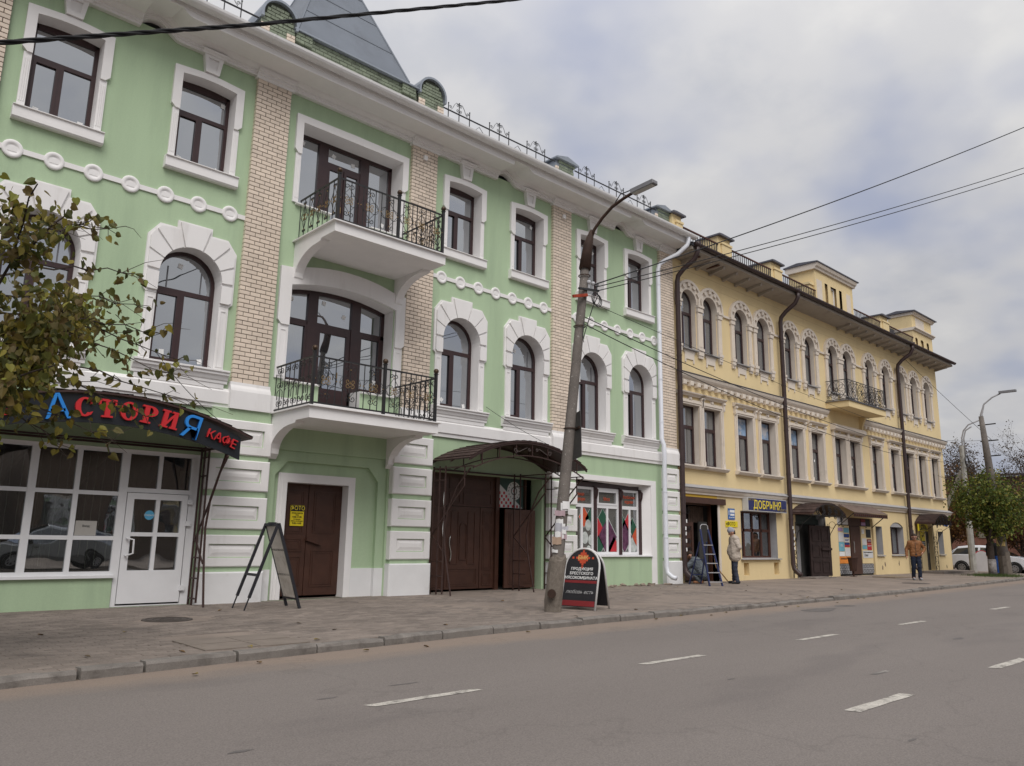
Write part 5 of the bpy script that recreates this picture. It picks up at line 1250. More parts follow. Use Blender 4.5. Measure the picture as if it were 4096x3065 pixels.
# small windows
def small_win(x0, x1, z0, z1, rise=0):
    f = MB().ring([(x0,z0),(x1,z0),(x1,z1),(x0,z1)],[(x0+.07,z0+.07),(x1-.07,z0+.07),(x1-.07,z1-.07),(x0+.07,z1-.07)],.28,.35)
    if x1-x0 > 1: f.box((x0+x1)/2-.1,(x0+x1)/2+.1,.27,.35,z0,z1)
    o = f.build('street_window', PVCB, yb); reveal(x0,x1,z0,z1,.35,GRS,'window_reveal',o)
    MB().box(x0+.07,x1-.07,.315,.32,z0+.07,z1-.07).build('pane', YGL, o); MB().sweepx([(.3,z0+.01),(-.08,z0-.02),(-.08,z0-.06),(.3,z0-.06)],x0-.05,x1+.05).build('sill', GRS, o)
    if rise: MB().prism([(x0,z1),(x1,z1)]+seg_arc(x0,x1,z1,rise)[::-1],.03,.08).build('tympanum', GRS, o)
small_win(36.52,37.22,.87,2.14); small_win(38.15,39.68,.88,2.15,.22); small_win(44.2,44.95,.9,2.05); small_win(40.6,41.0,.9,2.05)
d4 = MB().box(42.5,43.45,.2,.26,.1,2.3).box(42.96,42.99,.185,.2,.1,2.3).build('shoe_shop_door', pm('dark_grey_steel',(.05,.05,.05),.5,.15,3), yb)
reveal(42.5,43.45,.1,2.3,.25,YEL,'doorway_reveal',d4)
MB().tube([(43.18,.15,.95),(43.18,.15,1.45)],.02,6).build('handle', pm('chrome',(.6,.58,.55),.25,.05,metal=.9), d4)
MB().box(41.3,46.1,-1.1,-.0,-.02,.10).build('door_step', pm('step_concrete',(.20,.17,.15),.9,.15,3,.3,40), yb)
for x_, z_ in ((37.3,.45),(38.9,.5),(40.6,.5),(37.0,.3),(45.1,.25)):
    pts = [(x_+rnd.uniform(.04,.09)*math.cos(q),-.003,z_+rnd.uniform(.07,.15)*math.sin(q)) for q in np.linspace(0,6.283,10)[:-1]]
    MB().add(pts,[tuple(range(9))]).build('plaster_loss', pm('bare_render',(.20,.15,.11),.95,.2,8), yb)
# ------------------------------------------------------------------ canopies
def arched_roof(parent, x0, x1, y0, y1, ze, rise, mat, tabs=True, course=.2, tab=.17):
    """segmental barrel roof running from the wall (y1) forward to y0; shingles are separate tabs"""
    h = (x1-x0)/2; rr = (h*h+rise*rise)/(2*rise); cx = (x0+x1)/2; cz = ze+rise-rr; am = math.asin(h/rr)
    def P(s, y, r=0.): a = -am+s; return (cx+(rr+r)*math.sin(a), y, cz+(rr+r)*math.cos(a))
    n_ = 20; L_ = 2*am
    mb = MB(); vs = []; fs = []
    for i in range(n_+1):
        s = L_*i/n_; vs += [P(s,y0,0),P(s,y1,0),P(s,y1,-.035),P(s,y0,-.035)]
    for i in range(n_):
        a = i*4
        for k in range(4): fs.append((a+k, a+4+k, a+4+(k+1)%4, a+(k+1)%4))
    fs += [(0,1,2,3)[::-1],(n_*4,n_*4+1,n_*4+2,n_*4+3)]
    roof = mb.add(vs, fs).build('roof', mat, parent)
    if tabs:
        nc = int(L_*rr/course); k = 0
        for c in range(nc+1):
            # courses overlap downhill: from the crown to each side
            s0 = L_/2+(c-nc/2)*course/rr
            up = 1 if s0 < L_/2 else -1
            sa, sb = s0-up*course*.08/rr, s0+up*course*1.05/rr
            if sa < 0 or sa > L_: continue
            sb = min(L_, max(0, sb))
            y = y0+(0 if c % 2 else -tab/2)
            while y < y1:
                ya, yb = max(y0-.01, y+.004), min(y1, y+tab-.004)
                if yb-ya > .03:
                    j = rnd.uniform(0,.004)
                    p = [P(sa,ya,.016+j),P(sa,yb,.016+j),P(sb,yb,.004),P(sb,ya,.004),P(sa,ya,.002),P(sa,yb,.002)]
                    f = [(0,1,2,3),(1,0,4,5)] if up < 0 else [(3,2,1,0),(5,4,0,1)]
                    MB().add(p, f).build('shingle', SHING, roof)
                y += tab
    return P, L_, roof
# --- cafe canopy with lettering
cc = empty('cafe_canopy', (3.85, 0, 0), 'dark arched cafe canopy with red and blue lettering on its front board', 'canopy'); cc.location = (0,0,0)
P, L_, rf_ = arched_roof(cc, 1.45, 6.2, -1.32, -.02, 3.03, .50, BROWNM, tabs=True, course=.22, tab=.2)
BOARD = pm('black_sign_board',(.012,.014,.018),.4,.15,4,spec=.4)
def zt(x): h=2.25; rr=(h*h+.47**2)/(2*.47); return 3.0+.47-rr+math.sqrt(rr*rr-(x-3.78)**2)
def zb_(x): h=2.25; rr=(h*h+.42**2)/(2*.42); return 2.60+.42-rr+math.sqrt(rr*rr-(x-3.78)**2)
bx = [1.56+4.44*i/24 for i in range(25)]
bd = MB().prism([(x,zb_(x)) for x in bx]+[(x,zt(x)) for x in bx[::-1]],-1.26,-1.22).build('sign_board', BOARD, cc)
LRED = pm('sign_red',(.50,.025,.03),.4,.05); LBLU = pm('sign_blue',(.025,.21,.60),.4,.05)
def slab_letter(ch, h, mat, parent, loc, rot, ext=.03):
    """bold slab-serif capitals: thick stems, thin bars, square serifs"""
    m = MB(); k = [0]
    def B(a, b, c, d): k[0] += 1; m.box(a*h, b*h, -ext-.0006*k[0], ext, (c-.5)*h, (d-.5)*h)
    def Q(pts): k[0] += 1; m.prism([(a*h, (c-.5)*h) for a, c in pts], -ext-.0006*k[0], ext)
    def E(cx, cz, rx, rz, ix, iz, a0, a1, n=20):
        k[0] += 1; an = [R(a0+(a1-a0)*i/n) for i in range(n+1)]; full = abs(a1-a0) >= 360
        o = [((cx+rx*math.cos(q))*h, (cz-.5+rz*math.sin(q))*h) for q in an]; i_ = [((cx+ix*math.cos(q))*h, (cz-.5+iz*math.sin(q))*h) for q in an]
        if full: o, i_ = o[:-1], i_[:-1]
        m.ring(o, i_, -ext-.0006*k[0], ext, closed=full)
    if ch == 'Т': B(-.44,.44,.87,1); B(-.13,.13,0,1); B(-.28,.28,0,.1); B(-.44,-.35,.66,1); B(.35,.44,.66,1)
    elif ch == 'О': E(0,.5,.46,.52,.20,.42,0,360)
    elif ch == 'С': E(0,.5,.46,.52,.20,.42,48,318); B(.27,.37,.64,.98); Q([(.05,.03),(.3,.08),(.40,.26),(.30,.24),(.2,.12)])
    elif ch == 'Р': B(-.30,-.04,0,1); B(-.44,.10,0,.1); B(-.44,0,.9,1); E(0,.70,.42,.30,.16,.20,-90,90,12); B(-.1,.02,.9,1); B(-.1,.02,.40,.5)
    elif ch == 'И':
        for sx in (-1,1): B(sx*.27-.12,sx*.27+.12,0,1); B(sx*.27-.22,sx*.27+.22,0,.1); B(sx*.27-.22,sx*.27+.22,.9,1)
        Q([(-.2,.08),(-.2,.28),(.2,.92),(.2,.72)])
    return m.build('letter', mat, parent, loc=loc, rot=rot)
for ch, x_, sz, mt, dz in (('А',2.98,.56,LBLU,-.01),('С',3.36,.40,LRED,.02),('Т',3.70,.40,LRED,.02),('О',4.03,.40,LRED,.02),('Р',4.36,.40,LRED,.02),('И',4.70,.40,LRED,.02),('Я',5.08,.56,LBLU,-.02),
    ('К',5.42,.22,LRED,0),('А',5.56,.22,LRED,0),('Ф',5.71,.22,LRED,0),('Е',5.85,.22,LRED,0),('К',1.72,.22,LRED,0),('А',1.90,.22,LRED,0),('Ф',2.09,.22,LRED,0),('Е',2.28,.22,LRED,0)):
    zc = (zt(x_)+zb_(x_))/2+dz; sl = math.atan((zt(x_+.05)-zt(x_-.05))/.1)
    if ch in 'СТОРИ': slab_letter(ch, .30, mt, cc, (x_,-1.285,zc), (0,-sl,0))
    else: text(ch, sz, mt, cc, (x_,-1.29,zc), rot=(R(90),-sl,0), ext=.028, off=0, name='letter')
for x_ in (5.78, 1.62):
    tr_ = MB()
    for y_ in (-.06,-.22): tr_.bar((x_,y_,0),(x_,y_,2.9),.03)
    for y_ in (-.42,): tr_.bar((x_,y_,0.05),(x_,y_,2.85),.03)
    for z_ in (.12,.48,.85,2.35,2.7): tr_.bar((x_,-.06,z_),(x_,-.44,z_),.025)
    tr_.tube([(x_,-.78,0),(x_,-.70,.4),(x_,-.60,.9),(x_,-.55,1.4),(x_,-.66,1.9),(x_,-1.0,2.4),(x_,-1.28,2.66)],.022,4)
    tr_.bar((x_,-.1,1.15),(x_,-.75,2.0),.028); tr_.bar((x_,-.75,2.0),(x_,-1.2,2.72),.028); tr_.bar((x_,-.06,1.25),(x_,-.58,.75),.025)
    tr_.bar((x_,-.06,2.84),(x_,-1.22,2.84),.035); tr_.bar((x_,-1.22,2.62),(x_,-1.22,2.98),.03)
    tr_.build('side_truss', BROWNM, cc)
MB().bar((1.6,-.06,2.84),(5.8,-.06,2.84),.035).bar((1.6,-.5,2.84),(5.8,-.5,2.84),.03).build('cross_beam', BROWNM, cc)
def chain(a, b, name, parent, sag=.08, n=60):
    A_, B_ = Vector(a), Vector(b); mb = MB()
    for i in range(n):
        t0, t1 = i/n, (i+1.25)/n
        f = lambda t: A_.lerp(B_,t)-Vector((0,0,sag*4*t*(1-t)))
        u = Vector((.008,0,0)) if i % 2 else Vector((0,.008,0))
        mb.tube([f(t0)+u,f(t1)+u],.0035,3,False).tube([f(t0)-u,f(t1)-u],.0035,3,False)
    return mb.build(name, IRON, parent)
chain((4.75,-.02,4.62),(5.55,-1.2,3.32),'stay_chain',cc)
# --- gate canopy
gc = empty('gate_canopy', (0,0,0), 'arched brown shingle canopy on lattice steel supports over the double gate', 'canopy')
P, L_, rf_ = arched_roof(gc, 11.3, 15.3, -1.45, -.02, 3.1, .54, BROWNM, course=.21, tab=.18)
ar = MB()
for y_ in (-1.42,-.75,-.05): ar.tube([tuple(Vector(P(L_*i/16,y_))+Vector((0,0,-.06))) for i in range(17)],.022,4)
for y_ in (-1.42,-.75): ar.tube([(11.42+3.76*i/14,y_,2.86+.42*(1-(2*i/14-1)**2)) for i in range(15)],.018,4)
ar.build('arch_rib', BROWNM, gc)
st_ = MB()
for y_ in (-1.42,-.75):
    for i in range(1,14,2):
        x_ = 11.42+3.76*i/14; zz = 2.86+.42*(1-(2*i/14-1)**2); a = math.asin((x_-13.3)/((2.0**2+.54**2)/(2*.54))); zt_ = 3.1+.54-(2.0**2+.54**2)/(2*.54)*(1-math.cos(a)); st_.bar((x_,y_,zz),(x_,y_,zt_-.05),.02)
st_.build('strut', BROWNM, gc)
sc_ = MB()
for sg in (-1,1):
    sc_.tube(spiral(13.3+sg*.13,3.43,.05,.015,0,1.2*sg,8,-1.45),.008,4,False); sc_.tube([(13.3+sg*.2,-1.45,3.47),(13.3+sg*.5,-1.45,3.34)],.008,4,False); sc_.tube(spiral(13.3+sg*.58,3.38,.07,.02,0,1.2*sg,8,-1.45),.008,4,False)
sc_.build('scrollwork', pm('steel_scroll',(.10,.08,.075),.5,.2), gc)
for k, x_ in enumerate((11.36,14.0,15.15)):
    tr_ = MB()
    for y_ in (-.05,-.28): tr_.bar((x_,y_,0),(x_,y_,2.95),.028)
    if k == 0: tr_.bar((x_,-.5,.02),(x_,-.5,2.95),.028)
    for z_ in (.12,.42,.75,2.62,2.9): tr_.bar((x_,-.05,z_),(x_,-.5 if z_ < 2.8 else -1.42,z_),.024)
    tr_.tube([(x_,-.82,0),(x_,-.70,.45),(x_,-.58,.9),(x_,-.52,1.4),(x_,-.62,1.9),(x_,-.95,2.45),(x_,-1.4,2.85)],.018,4)
    tr_.bar((x_,-.05,1.35),(x_,-.72,2.0),.026); tr_.bar((x_,-.72,2.0),(x_,-1.2,2.45),.026); tr_.bar((x_,-1.2,2.45),(x_,-1.2,2.9),.024); tr_.bar((x_,-.05,1.35),(x_,-.52,.95),.024)
    tr_.build('side_truss', BROWNM, gc)
MB().bar((11.36,-.06,2.9),(15.15,-.06,2.9),.04).bar((11.36,-1.42,2.9),(11.5,-1.42,2.9),.03).build('cross_beam', BROWNM, gc)
chain((12.98,-.02,4.62),(14.9,-1.3,3.42),'stay_chain',gc)
MB().tube([(11.5+.02*math.sin(i),-.3,2.7-.11*i) for i in range(15)],.009,4).build('white_cable', STICK, gc)
# --- awnings on the yellow house
def awning(name, label, x0, x1, off, ze, rise, legs=True):
    a_ = empty(name, (0,0,0), label, 'awning')
    P, L_, r_ = arched_roof(a_, x0, x1, -off, -.02, ze, rise, BROWNM, course=.24, tab=.22)
    s = MB()
    s.tube([tuple(Vector(P(L_*i/12,-off+.02))+Vector((0,0,-.05))) for i in range(13)],.016,4)
    w_ = x1-x0; cx = (x0+x1)/2
    s.bar((x0+.05,-off+.02,ze-.03),(x1-.05,-off+.02,ze-.03),.02)
    s.build('front_arch', IRON, a_)
    g_ = MB()
    for k in range(5):
        u = x0+w_*(.15+.175*k); hz = ze+rise*(1-((u-cx)/(w_/2))**2)*.5
        g_.tube(spiral(u,hz,.14,.03,k,1.6,12,-off),.014,4,False); g_.tube(spiral(u+.08,hz-.1,.1,.02,-k,-1.4,10,-off),.014,4,False); g_.tube(spiral(u-.05,hz-.25,.12,.02,k,1.5,10,-off),.014,4,False)
    g_.build('scrollwork', IRON, a_)
    for x_ in (x0+.08, x1-.08):
        l_ = MB(); l_.bar((x_,-.05,.02),(x_,-.05,ze),.025); l_.bar((x_,-.2,.02),(x_,-.2,ze-.3),.018)
        l_.tube([(x_,-.2,1.35),(x_,-.28,1.7),(x_,-.5,2.05),(x_,-off+.03,ze-.05)],.014,4)
        for k in range(7): l_.tube([(x_,-.125+.05*math.cos(q)*(1 if k % 2 else -1),.25+.24*k+.09*math.sin(q)) for q in np.linspace(0,5,9)],.012,4,False)
        l_.tube([(x_,-.38+.13*math.cos(q),ze-.35+.13*math.sin(q)) for q in np.linspace(0,6.2,12)],.009,4,False)
        l_.build('forged_bracket', IRON, a_)
awning('arched_awning', 'brown shingled awning over the dark double doorway left of the notice boards', 28.6, 31.5, .95, 2.42, .46)
awning('arched_awning', 'small brown shingled awning beside the yellow shoe shop sign', 41.12, 43.5, .95, 2.38, .48)
fa = empty('flat_awning', (0,0,0), 'sloping brown metal awning over the notice boards and office door', 'awning')
SHT = pm('brown_grey_sheet',(.16,.115,.095),.6,.2,2,stain=(.09,.06,.05),st=(.5,.7),ss=2)
MB().extr([(32.7,-.02,3.0),(32.7,-.75,2.62),(36.1,-.75,2.62),(36.1,-.02,3.0)],(0,0,.02)).build('sheet_roof', SHT, fa)
fr_ = MB().box(32.7,36.1,-.74,-.72,2.45,2.61).build('valance', BROWNM, fa)
vl = MB()
for k in range(17): vl.tube(spiral(32.8+.2*k,2.52,.06,.015,0,1.4,8,-.75),.008,4,False)
vl.build('scrollwork', RUST, fa)
for x_ in (32.74,36.04): MB().bar((x_,-.03,2.05),(x_,-.72,2.6),.03).build('stay_bar', IRON, fa)
# ------------------------------------------------------------------ signs
SY = pm('sign_yellow',(.72,.58,.02),.5,.03); SBK = pm('sign_black',(.015,.015,.015),.5,.03); SYT = pm('letter_yellow',(.78,.62,.06),.5,.03)
ps = MB().box(7.90,8.21,.318,.333,1.48,1.91).build('photo_sign', SY, label='small yellow and black photo studio sign on the brown niche door', cat='sign')
MB().box(7.905,8.205,.314,.317,1.785,1.905).build('header', SBK, ps); text('ФОТО', .115, SYT, ps, (8.055,.311,1.845), off=0)
for s_, z_, q in (('ВРЕМЯ РАБОТЫ',1.735,.032),('будни',1.70,.026),('9.00-17.00',1.655,.05),('без перерыва',1.61,.024),('СУББОТА, ВОСКРЕСЕНЬЕ',1.57,.022),('9.00-14.00',1.525,.05)): text(s_, q, SBK, ps, (8.055,.315,z_+.01), off=.0005)
dbs = MB().box(25.22,28.0,-.24,-.02,2.42,2.90).build('grocery_sign', pm('sign_white_case',(.55,.55,.54),.5,.05), label='long blue shop sign box with yellow lettering over the grocery window', cat='sign')
MB().box(25.26,27.97,-.248,-.241,2.45,2.88).build('face', pm('sign_navy',(.022,.028,.11),.4,.05), dbs)
text('ДОБРЫНЯ', .40, SYT, dbs, (26.58,-.254,2.64), off=.004, sx=.98); text('МАГАЗИН', .11, pm('sign_dull_yellow',(.30,.24,.08),.5), dbs, (25.52,-.252,2.82)); text('ПРОДУКТЫ', .12, pm('sign_dull_yellow',(.3,.24,.08)), dbs, (27.62,-.252,2.51), shear=.2)
bs = MB().box(24.27,24.70,-.02,-.005,2.09,2.47).build('blue_direction_sign', pm('sign_blue_plain',(.03,.12,.36),.5,.05), label='small blue and white direction sign on the wall beside the carriage doorway', cat='sign')
MB().box(24.38,24.68,-.024,-.0205,2.33,2.42).box(24.40,24.66,-.024,-.0205,2.22,2.29).box(24.30,24.33,-.024,-.0205,2.24,2.40).build('print', STICK, bs); text('бутик РИО', .07, STICK, bs, (24.49,-.023,2.155))
fs_ = MB().box(24.09,24.86,-.02,-.005,1.83,2.03).build('photo_arrow_sign', SY, label='yellow photo sign with a left arrow below the blue direction sign', cat='sign')
text('ФОТО', .17, SBK, fs_, (24.45,-.022,1.93), off=0); MB().add([(24.11,-.0225,1.93),(24.19,-.0225,1.85),(24.19,-.0225,2.01)],[(0,1,2)]).build('arrow', SBK, fs_)
obs = MB().box(41.05,42.3,-.2,-.18,2.02,2.36).build('shoe_sign', SY, label='yellow shoe shop sign hanging under the small awning', cat='sign')
text('ОБУВЬ', .30, SBK, obs, (41.68,-.205,2.16), off=.004); text('МАГАЗИН', .08, SBK, obs, (41.68,-.205,2.315))
hs = MB().box(41.75,42.3,-.03,-.01,1.3,2.0).build('hours_sign', SY, label='yellow and black opening hours sheets on the wall left of the grey shoe shop door', cat='sign')
MB().box(41.8,42.3,-.034,-.0305,1.3,1.55).build('hours_panel', SBK, hs); text('ПН-ПТ 9-18', .07, STICK, hs, (42.05,-.036,1.47)); text('СБ-ВС 9-16', .07, STICK, hs, (42.05,-.036,1.38)); text('обувь', .13, SBK, hs, (42.02,-.034,1.8))
MB().box(45.2,45.75,-.02,-.005,2.35,2.6).build('street_name_plate', pm('plate_blue',(.03,.10,.33),.5), label='small blue street name plate near the far corner of the yellow house', cat='sign')
# ------------------------------------------------------------------ leaning concrete lamp pole
CONC = pm('old_pole_concrete',(.15,.132,.118),.95,.2,3,.6,25,fine=.15,fs=60,stain=(.36,.34,.31),st=(.62,.66),ss=20)
CONC2 = pm('pole_sleeve_concrete',(.17,.145,.12),.95,.25,4,.7,20,fine=.15,fs=50,stain=(.08,.065,.055),st=(.5,.7),ss=4)
RST = pm('rusty_steel',(.045,.024,.016),.75,.35,6,.3,30)
lp = empty('street_lamp', (10.57,-4.78,0), 'old leaning concrete street lamp pole with torn flyers on the near pavement', 'street lamp')
def LP(z): return (.9*z/7.15, -.05*z/7.15, z)
pts = [LP(z) for z in (0,1,2,3,4,5,6,7.1)]
MB().tube(pts,[.120,.117,.112,.107,.101,.096,.091,.085],10).build('pole', CONC, lp, smooth=True)
sl = MB(); n_ = 14; vs = []; fs = []
for j, z in enumerate((-.05,.2,.45,.7,.9,1.0)):
    for k in range(n_):
        a = 2*math.pi*k/n_; r_ = .160+rnd.uniform(-.012,.012)-(.015 if j == 5 else 0); c = LP(max(0,z)); vs.append((c[0]+r_*math.cos(a),c[1]+r_*math.sin(a),z+(rnd.uniform(-.09,.03) if j == 5 else 0)))
for j in range(5):
    for k in range(n_): fs.append((j*n_+k,j*n_+(k+1)%n_,(j+1)*n_+(k+1)%n_,(j+1)*n_+k))
fs.append(tuple(range(5*n_,6*n_))); sl.add(vs,fs).build('base_sleeve', CONC2, lp)
MB().tube([(-.13,-.1,.33),(-.19,-.16,.33)],.08,10).xf(Matrix.Identity(4)).build('hand_hole', RST, lp)
arm = MB(); arm.tube([(.84,-.05,6.75),(.93,-.06,7.3),(.99,-.12,7.62)],[.125,.10,.045],10)
arm.tube([(.95,-.06,7.3),(.99,-.18,7.62),(1.02,-.38,7.83),(1.04,-.62,8.0),(1.06,-.9,8.1),(1.06,-1.15,8.15)],.034,8)
arm.build('lamp_arm', RST, lp, smooth=True)
hd_ = MB(); hd_.bbox(-.085,.085,-.28,.28,-.028,.028,.012); LAMPG = pm('lamp_grey',(.20,.20,.21),.5,.1)
hd_.v = [(x, y, z+(.03 if z > 0 and abs(y) < .29 else 0)) for x, y, z in hd_.v]
h_ = hd_.build('lamp_head', LAMPG, lp, loc=(1.06,-1.42,8.16), rot=(R(-4),0,0)); MB().box(-.065,.065,-.24,.24,-.04,-.029).build('diffuser', pm('lamp_diffuser',(.45,.45,.43),.4), h_)
MB().tube([(1.03,-.7,8.05),(1.03,-.85,8.2),(1.06,-1.1,8.22)],.012,5).build('feed_wire', IRON, lp)
br = MB(); br.bar((.55,-.15,6.25),(1.15,-.15,6.33),.04); ORGR = pm('orange_primer_bar',(.30,.045,.02),.7,.3,5)
MB().box(-.32,.12,-.02,.02,-.03,.03).xf(Matrix.Translation((.66,-.17,6.12))@Matrix.Rotation(R(-16),4,'Y')).build('cross_arm', ORGR, lp)
ins = MB()
for u in (.85,.98,1.1): ins.bar((u,-.15,6.32),(u,-.15,6.42),.02); ins.ball((u,-.15,6.45),.045,8)
br.build('bracket', IRON, lp); ins.build('insulators', pm('insulator_white',(.5,.5,.52),.3), lp)
co = MB()
for k in range(3): co.tube([(1.0+.12*math.cos(q),-.2-.03*k,6.12+.13*math.sin(q)-.03*k) for q in np.linspace(0,6.28,15)[:-1]],.008,4,closed=True)
co.tube([(1.0,-.2,6.4),(1.05,-.22,6.2),(.9,-.2,5.9),(.75,-.14,5.4),(.7,-.12,5.2)],.01,5); co.tube([(.72,-.14,5.6),(.62,-.2,5.45),(.60,-.2,5.25),(.68,-.16,5.15)],.008,4); co.build('cable_coils', IRON, lp)
for z in (1.75,3.4,6.6,5.5):
    c = LP(z); MB().tube([(c[0]+.118*math.cos(q),c[1]+.118*math.sin(q),z) for q in np.linspace(0,6.28,15)[:-1]],.012,4,closed=True).build('steel_band', RST, lp)
FL = [STICK, pm('flyer_pink',(.45,.33,.36),.8,.1), pm('flyer_grey',(.48,.48,.52),.8,.1), pm('flyer_sand',(.42,.30,.22),.8,.2)]
vd = Vector((-.74,-.67,0))
for k in range(13):
    z = rnd.uniform(1.02,2.0); w2_, h2 = rnd.uniform(.06,.12), rnd.uniform(.06,.16); a0 = math.atan2(-.67,-.74)+rnd.uniform(-.7,.7); c = LP(z); m_ = MB(); n_ = 4; rr = .124+.002*k
    for i in range(n_+1):
        a = a0+(i/n_-.5)*w2_*1.6/rr; e = rr+(.04*rnd.random() if i in (0,n_) and k % 3 == 0 else 0)
        m_.v += [(c[0]+e*math.cos(a),c[1]+e*math.sin(a),z-h2/2+rnd.uniform(-.01,.01)),(c[0]+e*math.cos(a),c[1]+e*math.sin(a),z+h2/2+rnd.uniform(-.01,.01))]
    m_.f += [(2*i,2*i+2,2*i+3,2*i+1) for i in range(n_)]
    m_.build('flyer', FL[0] if k % 3 else FL[1+k//3 % 3], lp)
# the back of a road sign clamped to the pole
sgn = MB().box(-.34,.34,-.006,.006,-.45,.45); rs = sgn.build('road_sign_back', pm('sign_back_grey',(.085,.08,.08),.55,.12,3,metal=.3), loc=(11.22,-4.74,3.28), rot=(0,R(3),R(-28)), label='dark grey back of a rectangular road sign clamped to the leaning pole', cat='road sign')
rs.rotation_euler = (0, R(3), R(62))
MB().box(-.3,.3,.008,.03,.1,.15).build('clamp', RST, rs); 
# ------------------------------------------------------------------ sandwich boards
def slab_arch(w_, h_, n=14): return [(-w_/2,.0),(w_/2,0),(w_/2,h_-w_/2)]+arc(0,h_-w_/2,w_/2,0,math.pi,n)[1:-1]+[(-w_/2,h_-w_/2)]
def sandwich(loc, rz, label, w_, h_, spread, framem, facem, name='sandwich_board'):
    t = empty(name, loc, label, 'sandwich board', rot=(0,0,rz)); tl_ = math.atan(spread/2/h_); outs = []
    for sg, nm in ((1,'front_panel'),(-1,'back_panel')):
        M_ = Matrix.Rotation(0 if sg > 0 else math.pi,4,'Z')@Matrix.Translation((0,-spread/2,0))@Matrix.Rotation(-tl_,4,'X')
        o_, i_ = slab_arch(w_,h_), slab_arch(w_-.07,h_-.035)
        i_[0] = (-w_/2+.035,.06); i_[1] = (w_/2-.035,.06)
        f = MB(); vs = MB().prism(i_,-.006,.006); p_ = vs.xf(M_).build(nm, facem, t)
        path = [(-w_/2+.017,0,-.0),(-w_/2+.017,0,h_-w_/2)]+[(x,0,z) for x,z in arc(0,h_-w_/2,w_/2-.017,math.pi,0,14)[1:-1]]+[(w_/2-.017,0,h_-w_/2),(w_/2-.017,0,0)]
        f.tube(path,.02,8); f.xf(M_).build('frame_tube', framem, t, smooth=True); outs.append((p_, M_))
    return t, outs
WFR = pm('white_board_frame',(.62,.61,.60),.45,.05)
bm, outs = sandwich((11.54,-4.70,0), R(-75), 'black arched sandwich board with white frame and emblem beside the leaning pole', .76, 1.18, .62, WFR, pm('board_black',(.022,.021,.024),.45,.1))
M0 = outs[0][1]
def on_board(o, u, z, y=-.009): 
    o.matrix_local = M0@Matrix.Translation((u,y,z))@Matrix.Rotation(R(90),4,'X'); return o
for s_, q, z in (('ПРОДУКЦИЯ',.074,.765),('БРЕСТСКОГО',.074,.68),('МЯСОКОМБИНАТА',.074,.595)): on_board(text(s_,q,STICK,bm,(0,0,0),off=.001), .0, z)
on_board(text('любовь есть',.095,pm('script_grey',(.35,.35,.35),.6),bm,(0,0,0),shear=.35), 0, .33)
for za, zb in ((.50,.55),(.07,.17)): MB().box(-.34,.34,-.010,-.0065,za,zb).xf(M0).build('red_band', pm('board_red',(.20,.022,.025),.5,.1), bm)
em = MB(); q = .042
for i in range(-3,4):
    for j in range(-3,4):
        if abs(i)+abs(j) <= 3: em.box(i*q-.021,i*q+.021,-.011,-.0065,.98+j*q-.021,.98+j*q+.021)
for i, j in ((5,0),(-5,0),(0,4.3),(0,-4.3)): MB().box(i*q-.02,i*q+.02,-.011,-.0065,.98+j*q-.02,.98+j*q+.02).xf(M0).build('emblem_square', pm('emblem_orange',(.48,.07,.03),.5), bm)
em.xf(M0).build('emblem', pm('emblem_orange',(.48,.07,.03),.5), bm)
on_board(text('БМК',.10,pm('emblem_gold',(.60,.36,.12),.5),bm,(0,0,0),off=.003), 0, .98, -.013)
# dark empty A-frame by the niche
AFD = pm('dark_steel_frame',(.022,.022,.027),.5,.2)
af = empty('a_frame_stand', (6.62,-1.5,0), 'dark steel A-frame stand with a dirty pale back panel beside the niche door', 'sandwich board', rot=(0,0,R(-95)))
for sg, nm in ((1,'front_frame'),(-1,'back_frame')):
    M_ = Matrix.Rotation(0 if sg > 0 else math.pi,4,'Z')@Matrix.Translation((0,-.50,0))@Matrix.Rotation(-math.atan(.5/1.5),4,'X')
    f = MB()
    for u in (-.3,.3): f.bar((u,0,.0 if sg < 0 else .22),(u,0,1.57),.045); f.bar((u,0,0),(u,0,.4),.02)
    for z in ((.62,1.54) if sg > 0 else (.18,.62,1.08,1.54)): f.bar((-.3,0,z),(.3,0,z),.04)
    f.xf(M_).build(nm, AFD, af)
    if sg < 0: MB().box(-.27,.27,.012,.02,.2,1.52).xf(M_).build('back_panel', pm('dirty_pale_board',(.62,.58,.52),.8,.15,4,stain=(.42,.37,.31),st=(.5,.7),ss=5), af)
MB().box(-.05,.05,-.06,.06,1.47,1.51).build('hinge', AFD, af)
# ------------------------------------------------------------------ stepladder, bin, broom, covers
LB = pm('ladder_blue',(.018,.025,.085),.45,.15,5); LA = pm('ladder_aluminium',(.48,.48,.50),.4,.1,metal=.4)
ld = empty('stepladder', (21.12,-1.08,0), 'blue metal stepladder standing open before the carriage doorway', 'ladder', rot=(0,0,R(-22)))
f = MB()
for sg in (-1,1): f.bar((sg*.23,-.55,0),(sg*.14,-.02,1.68),.045)
f.build('front_rails', LB, ld)
for k in range(5):
    t = (k+.45)/6.2; w_ = .23-.09*t
    MB().box(-w_,w_,-.55+.53*t-.05,-.55+.53*t+.05,1.68*t-.012,1.68*t+.012).build('step', LA, ld)
MB().tube([(-.14,-.02,1.60),(-.13,-.02,1.78),(-.08,-.02,1.83),(.08,-.02,1.83),(.13,-.02,1.78),(.14,-.02,1.60)],.016,6).build('guard_loop', LA, ld)
f = MB()
for sg in (-1,1): f.bar((sg*.21,.55,0),(sg*.13,.05,1.3),.032)
f.bar((-.2,.45,.3),(.2,.45,.3),.025).bar((-.17,.28,.75),(.17,.28,.75),.025); f.build('rear_legs', LB, ld)
bn = empty('litter_bin', (33.0,-.42,0), 'dark brown tapering litter bin on a thin stand before the office door', 'litter bin')
RB = pm('bin_brown',(.045,.022,.016),.6,.25,6)
